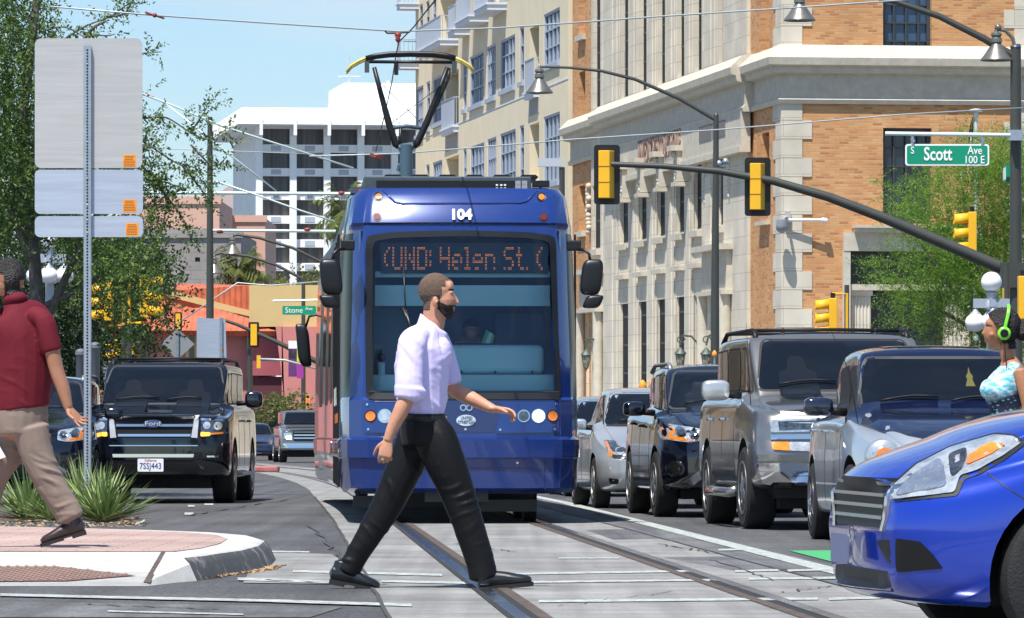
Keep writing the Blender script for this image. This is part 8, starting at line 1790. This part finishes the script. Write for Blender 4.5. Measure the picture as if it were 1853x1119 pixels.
def twigs_to_leaves(tw, rng, step, ll, lw, droop=.15):
    q_ = np.array([t[0] for t in tw]); d = np.array([t[1] for t in tw]); ln = np.array([t[2] for t in tw]); d /= np.linalg.norm(d, axis=1)[:, None] + 1e-9; C, A = [], []; k = 0
    while k * step < ln.max():
        al = ln > k * step; q_, d, ln = q_[al], d[al], ln[al]; n = len(ln); q_ = q_ + d * step; d = d + rng.normal(size=(n, 3)) * .05; d[:, 2] -= droop * step; d /= np.linalg.norm(d, axis=1)[:, None]
        s_ = np.cross(d, rng.normal(size=(n, 3))); s_ /= np.linalg.norm(s_, axis=1)[:, None] + 1e-9; C.append(q_.copy()); A.append(d * .5 + s_ * (.8 if k % 2 else -.8)); k += 1
    C = np.concatenate(C); A = np.concatenate(A); n = len(C); return C, A, ll * rng.uniform(.7, 1.3, n), lw * rng.uniform(.7, 1.3, n)
BARK = mat('bark_grey', (.13, .115, .10), .9, var=.3, scale=8, bump=.6, bscale=30)
def tree(name, label, base_px, D, dense, n_tw, ln, step, ll, lw, lm, limbs, sprays=(), depth=1.6, seed=1, droop=.15, cat='tree', trunk_r=.16, clump=26, top_y=None, group=None, cl_r=26):
    rng = np.random.default_rng(seed); g0 = GX(base_px, D); t = thing(name, label, cat, tuple(g0), 0, group); q_ = D / F
    def W3(px, py, dd=0.0): v = P(px, py, D) - g0; return np.array([v.x, dd, v.z])
    m_ = MB()
    for lb in limbs:
        pts_ = [W3(*p) for p in lb[0]]; m_.tube([Vector(p) for p in crom([tuple(p) for p in pts_], 3)], lb[1], 7, r2=lb[2])
    xs = [p[0] for p in dense]; ys_ = [p[1] for p in dense]; tw = []; centres = []
    while len(centres) < clump:
        x, y = rng.uniform(min(xs), max(xs)), rng.uniform(min(ys_), max(ys_))
        if inpoly(x, y, dense): centres.append((x, y, rng.uniform(-depth, depth)))
    for k in range(n_tw):
        c = centres[rng.integers(len(centres))]; x = c[0] + rng.normal() * cl_r; y = c[1] + rng.normal() * cl_r
        if not inpoly(x, y, dense): continue
        d = np.array([x - c[0], 0, -(y - c[1])]) * q_ * 1.0 + rng.normal(size=3) * .35 + np.array([0, 0, -.05]); tw.append((W3(x, y, c[2] + rng.normal() * .35), d, ln * rng.uniform(.6, 1.3)))
    for sp_ in sprays:
        pts_ = crom([tuple(W3(*p)) for p in sp_[0]], 6); m_.tube([Vector(p) for p in pts_], sp_[2] if len(sp_) > 2 else .018, 5, r2=.006); k = len(pts_)
        for j in range(sp_[1]):
            i = rng.integers(0, k - 1); u = rng.uniform(); p = np.array(pts_[i]) * (1 - u) + np.array(pts_[i + 1]) * u; dd = np.array(pts_[i + 1]) - np.array(pts_[i]); dd /= np.linalg.norm(dd) + 1e-9; tw.append((p, dd * .9 + rng.normal(size=3) * .8, ln * rng.uniform(.35, .8)))
    m_.build('trunk', BARK, t, smooth=True)
    C, A, L_, W_ = twigs_to_leaves(tw, rng, step, ll, lw, droop); 
    if top_y is not None: pass
    leaves_mesh('crown', lm, C, A, L_, W_, t, seed); return t
LG1 = leafmat('leaf_green', (.026, .07, .012), (.17, .25, .055)); LG2 = leafmat('leaf_feathery', (.09, .20, .02), (.27, .42, .06), tr=.5); LG3 = leafmat('leaf_dark', (.012, .035, .008), (.045, .085, .02)); LG4 = leafmat('leaf_olive', (.07, .10, .02), (.17, .20, .05))
dense = [(-80, -80), (60, -80), (82, 10), (88, 60), (140, 110), (215, 110), (250, 180), (262, 300), (285, 345), (296, 440), (288, 560), (236, 625), (190, 600), (168, 468), (110, 432), (40, 425), (-80, 470)]
limbs = [([(66, 960), (62, 760), (70, 600), (58, 420), (40, 250), (60, 60), (70, -40)], .14, .05), ([(66, 620), (120, 500), (180, 380), (240, 300), (262, 262)], .07, .025), ([(60, 480), (10, 360), (-40, 250)], .07, .03), ([(66, 560), (150, 520), (230, 470), (280, 440)], .05, .02), ([(50, 300), (110, 150), (160, 60), (190, 40)], .05, .015), ([(60, 640), (0, 560), (-50, 500)], .06, .03)]
sprays = [([(215, 100), (255, 97), (293, 94)], 9), ([(90, 90), (150, 50), (200, 30), (238, 2)], 30), ([(150, 60), (190, 65), (208, 62)], 8), ([(82, 55), (120, 50), (168, 78)], 14), ([(190, 30), (225, 25), (245, -10)], 14), ([(215, 205), (258, 214), (300, 213), (345, 240), (378, 252), (412, 232)], 60), ([(345, 240), (362, 215), (374, 196)], 16), ([(230, 240), (262, 258), (310, 290), (350, 312), (386, 350)], 46), ([(240, 280), (290, 340), (330, 395), (346, 432)], 50), ([(270, 320), (300, 360), (292, 420)], 30), ([(345, 262), (385, 300), (410, 285)], 20), ([(258, 305), (280, 350), (275, 420)], 40), ([(330, 300), (362, 340), (384, 372)], 12), ([(270, 440), (300, 470), (310, 520)], 16), ([(262, 330), (300, 330), (330, 345)], 14)]
tree('street_tree', 'leafy green tree filling the left edge behind the three sign backs', 66, 74, dense, 3500, .52, .028, .066, .0150, LG1, limbs, sprays, 1.8, 5, clump=95, cl_r=21)
tree('shade_tree', 'darker green tree farther back at left, behind the globe lamp', 20, 116, [(-90, 400), (80, 410), (200, 430), (300, 470), (312, 560), (250, 640), (205, 700), (205, 840), (-90, 850)], 4200, .7, .045, .11, .030, LG3, [([(20, 900), (30, 700), (60, 520), (90, 440)], .2, .06), ([(150, 900), (150, 700), (180, 560), (210, 480)], .15, .05), ([(40, 650), (120, 560), (170, 500)], .07, .03)], (), 2.5, 6, clump=70, cl_r=30)
md = [(1600, 320), (1640, 335), (1690, 300), (1720, 255), (1760, 250), (1800, 262), (1900, 240), (1920, 560), (1860, 640), (1780, 650), (1745, 600), (1690, 610), (1640, 585), (1600, 520), (1572, 480), (1600, 440), (1640, 400), (1610, 360)]
tree('mesquite_tree', 'feathery bright green tree before the court house door, under the street sign', 1790, 136, md, 5200, .75, .028, .09, .0105, LG2, [([(1790, 860), (1788, 700), (1776, 560), (1760, 440), (1740, 340)], .17, .04), ([(1784, 620), (1720, 520), (1660, 430), (1620, 380)], .08, .02), ([(1784, 560), (1830, 440), (1850, 320)], .07, .02), ([(1770, 600), (1700, 560), (1620, 500)], .06, .02)], [([(1700, 560), (1640, 590), (1590, 560)], 20), ([(1640, 480), (1590, 470), (1566, 478)], 24), ([(1640, 400), (1600, 350), (1596, 320)], 22), ([(1740, 300), (1730, 265), (1738, 235)], 16), ([(1800, 300), (1815, 260), (1822, 235)], 16), ([(1760, 620), (1800, 640), (1840, 640)], 30)], 1.6, 7, droop=.5, clump=75, cl_r=24)
tree('far_bush', 'low olive bush between the maroon wall and the grey pickup', 512, 216, [(466, 745), (480, 732), (505, 722), (535, 716), (560, 722), (575, 740), (575, 800), (462, 800)], 500, .5, .06, .13, .05, LG4, [([(512, 830), (512, 760)], .1, .04)], (), 1.2, 8, cat='bush', clump=25, cl_r=16)
tree('far_shrub', 'olive green treetop above the yellow wall before the white hotel', 560, 262, [(492, 505), (530, 492), (570, 488), (640, 492), (640, 560), (490, 560)], 420, .6, .07, .17, .06, LG4, [([(560, 840), (560, 520)], .12, .05)], (), 1.6, 9, clump=25, cl_r=18)
def palm(label, px, py, D, n_=26, L_=1.6, seed=1):
    rng = random.Random(seed); g0 = GX(px, D); t = thing('palm_tree', label, 'palm', tuple(g0), 0, None); top = P(px, py, D) - g0; m_ = MB(); m_.tube([(0, 0, 0), (0, 0, top.z)], [.28, .2], 10); m_.build('trunk', BARK, t, smooth=True); mb = MB()
    for k in range(n_):
        a = rng.uniform(0, 6.28); e = rng.uniform(-.9, 1.3); d = Vector((math.cos(a) * math.cos(e), math.sin(a) * math.cos(e), math.sin(e))); base = Vector((0, 0, top.z)); pts = []; v = d.copy(); p = base.copy(); 
        for j in range(7): pts.append(p.copy()); p = p + v * L_ / 6; v = (v + Vector((0, 0, -.13))).normalized()
        mb.tube(pts, .03, 3, r2=.01)
        for j in range(2, 7):
            for s in (-1, 1):
                for w in range(3):
                    sd = v.cross(Vector((0, 0, 1))).normalized() * s; tip = pts[j] + sd * .5 * L_ / 1.6 + v * .35 + Vector((0, 0, -.25 + rng.uniform(-.1, .1))); b0 = pts[j] + v * w * .08; mb.add([b0, b0 + v * .07, tip], [(0, 1, 2)])
    mb.build('fronds', LG3 if False else LG4, t); return t
palm('fan palm in front of the grey block wall beside the white hotel', 430, 487, 262, 40, 1.35, 3); palm('second palm just behind the first, to its right', 452, 500, 270, 30, 1.1, 5); palm('palm crown peeking out behind the tram roof corner', 622, 384, 262, 44, 1.6, 9)
# yuccas in the island planter
YUC = leafmat('yucca_blade', (.10, .17, .045), (.34, .42, .16), rough=.45, tr=.15); YDRY = mat('dry_leaf', (.42, .26, .12), .8, var=.3, scale=8)
def yucca(label, px, py, D, n_, L_, seed, seedz=0.0):
    rng = random.Random(seed); g0 = GX(px, D, .12); t = thing('yucca', label, 'plant', tuple(g0), 0, 'spiky yuccas at the foot of the sign post'); mb = MB(); dr = MB()
    for k in range(n_):
        a = rng.uniform(0, 6.28); e = math.asin(min(.98, rng.uniform(.08, 1.0) ** .9)); d = Vector((math.cos(a) * math.cos(e), math.sin(a) * math.cos(e) * .8, math.sin(e))); s = d.cross(Vector((0, 0, 1))).normalized(); u = s.cross(d).normalized(); l_ = L_ * rng.uniform(.7, 1.1); w = .011 * rng.uniform(.8, 1.2); b0 = Vector((rng.uniform(-.05, .05), rng.uniform(-.05, .05), .04)); vs = []; v = d.copy(); p = b0.copy(); st_ = 5
        for j in range(st_ + 1):
            f = (.7, 1.0, 1.0, .8, .5, .02)[j]; vs += [p - s * w * f + u * w * .45 * f, p.copy(), p + s * w * f + u * w * .45 * f]; p = p + v * l_ / st_; v = (v + Vector((0, 0, -.035 * (1 - d.z)))).normalized()
        fs = []
        for j in range(st_): fs += [(3 * j, 3 * j + 1, 3 * j + 4, 3 * j + 3), (3 * j + 1, 3 * j + 2, 3 * j + 5, 3 * j + 4)]
        (dr if (d.z < .22 and rng.random() < .7) else mb).add(vs, fs)
    mb.build('blades', YUC, t, fix=False); dr.build('dry_blades', YDRY, t, fix=False); return t
yucca('large spiky yucca just right of the perforated sign post', 186, 940, 41.2, 230, .52, 1); yucca('spiky yucca directly behind the perforated sign post', 150, 938, 43.5, 190, .56, 2); yucca('spiky yucca showing between the khaki legs at far left', 52, 935, 42.5, 170, .48, 3); yucca('low yucca between the khaki trousers and the sign post', 100, 940, 42.0, 120, .36, 4)
random.seed(11); mb = MB()
for k in range(900):
    D_ = random.uniform(40.3, 45); px_ = random.uniform(-60, 262 - (D_ - 40) * 3); g_ = GX(px_, D_, .13); a = random.uniform(0, 6.3); l_ = random.uniform(.02, .08); mb.add([(g_.x, g_.y, g_.z + .01), (g_.x + math.cos(a) * l_, g_.y + math.sin(a) * l_, g_.z + random.uniform(.01, .03)), (g_.x + math.cos(a + .3) * l_ * .6, g_.y + math.sin(a + .3) * l_ * .6, g_.z + .01)], [(0, 1, 2)])
for k in range(260):
    D_ = random.uniform(29.6, 33.5); e = [(-1.90, 30.1), (-1.70, 31.1), (-1.60, 32), (-1.58, 33)]; i = random.randrange(3); u = random.random(); x = e[i][0] + (e[i + 1][0] - e[i][0]) * u + random.uniform(0, .07); y = e[i][1] + (e[i + 1][1] - e[i][1]) * u - .1; z = gz(y) + .012; a = random.uniform(0, 6.3); l_ = random.uniform(.015, .05); mb.add([(x, y, z), (x + math.cos(a) * l_, y + math.sin(a) * l_, z + .012), (x + math.cos(a + .3) * l_ * .6, y + math.sin(a + .3) * l_ * .6, z)], [(0, 1, 2)])
tag(mb.build('leaf_litter', YDRY, fix=False), 'dry leaf litter under the yuccas and along the kerb foot', 'leaf litter', kind='stuff')
# planter soil strip behind the paving
# ================================================================ HAZE
HZ = bpy.data.materials.new('haze_air'); HZ.use_nodes = True; n = HZ.node_tree.nodes; l = HZ.node_tree.links; n.clear()
o = n.new('ShaderNodeOutputMaterial'); pv = n.new('ShaderNodeVolumePrincipled'); pv.inputs['Color'].default_value = (.66, .74, 1, 1); pv.inputs['Density'].default_value = 2.6e-5; pv.inputs['Anisotropy'].default_value = .3; l.new(pv.outputs[0], o.inputs['Volume'])
mb = MB(); mb.box(-5600, 5600, -60, 10800, -12, 480); tag(mb.build('haze', HZ), 'thin blue desert haze between the street and the mountain', 'haze', kind='stuff')
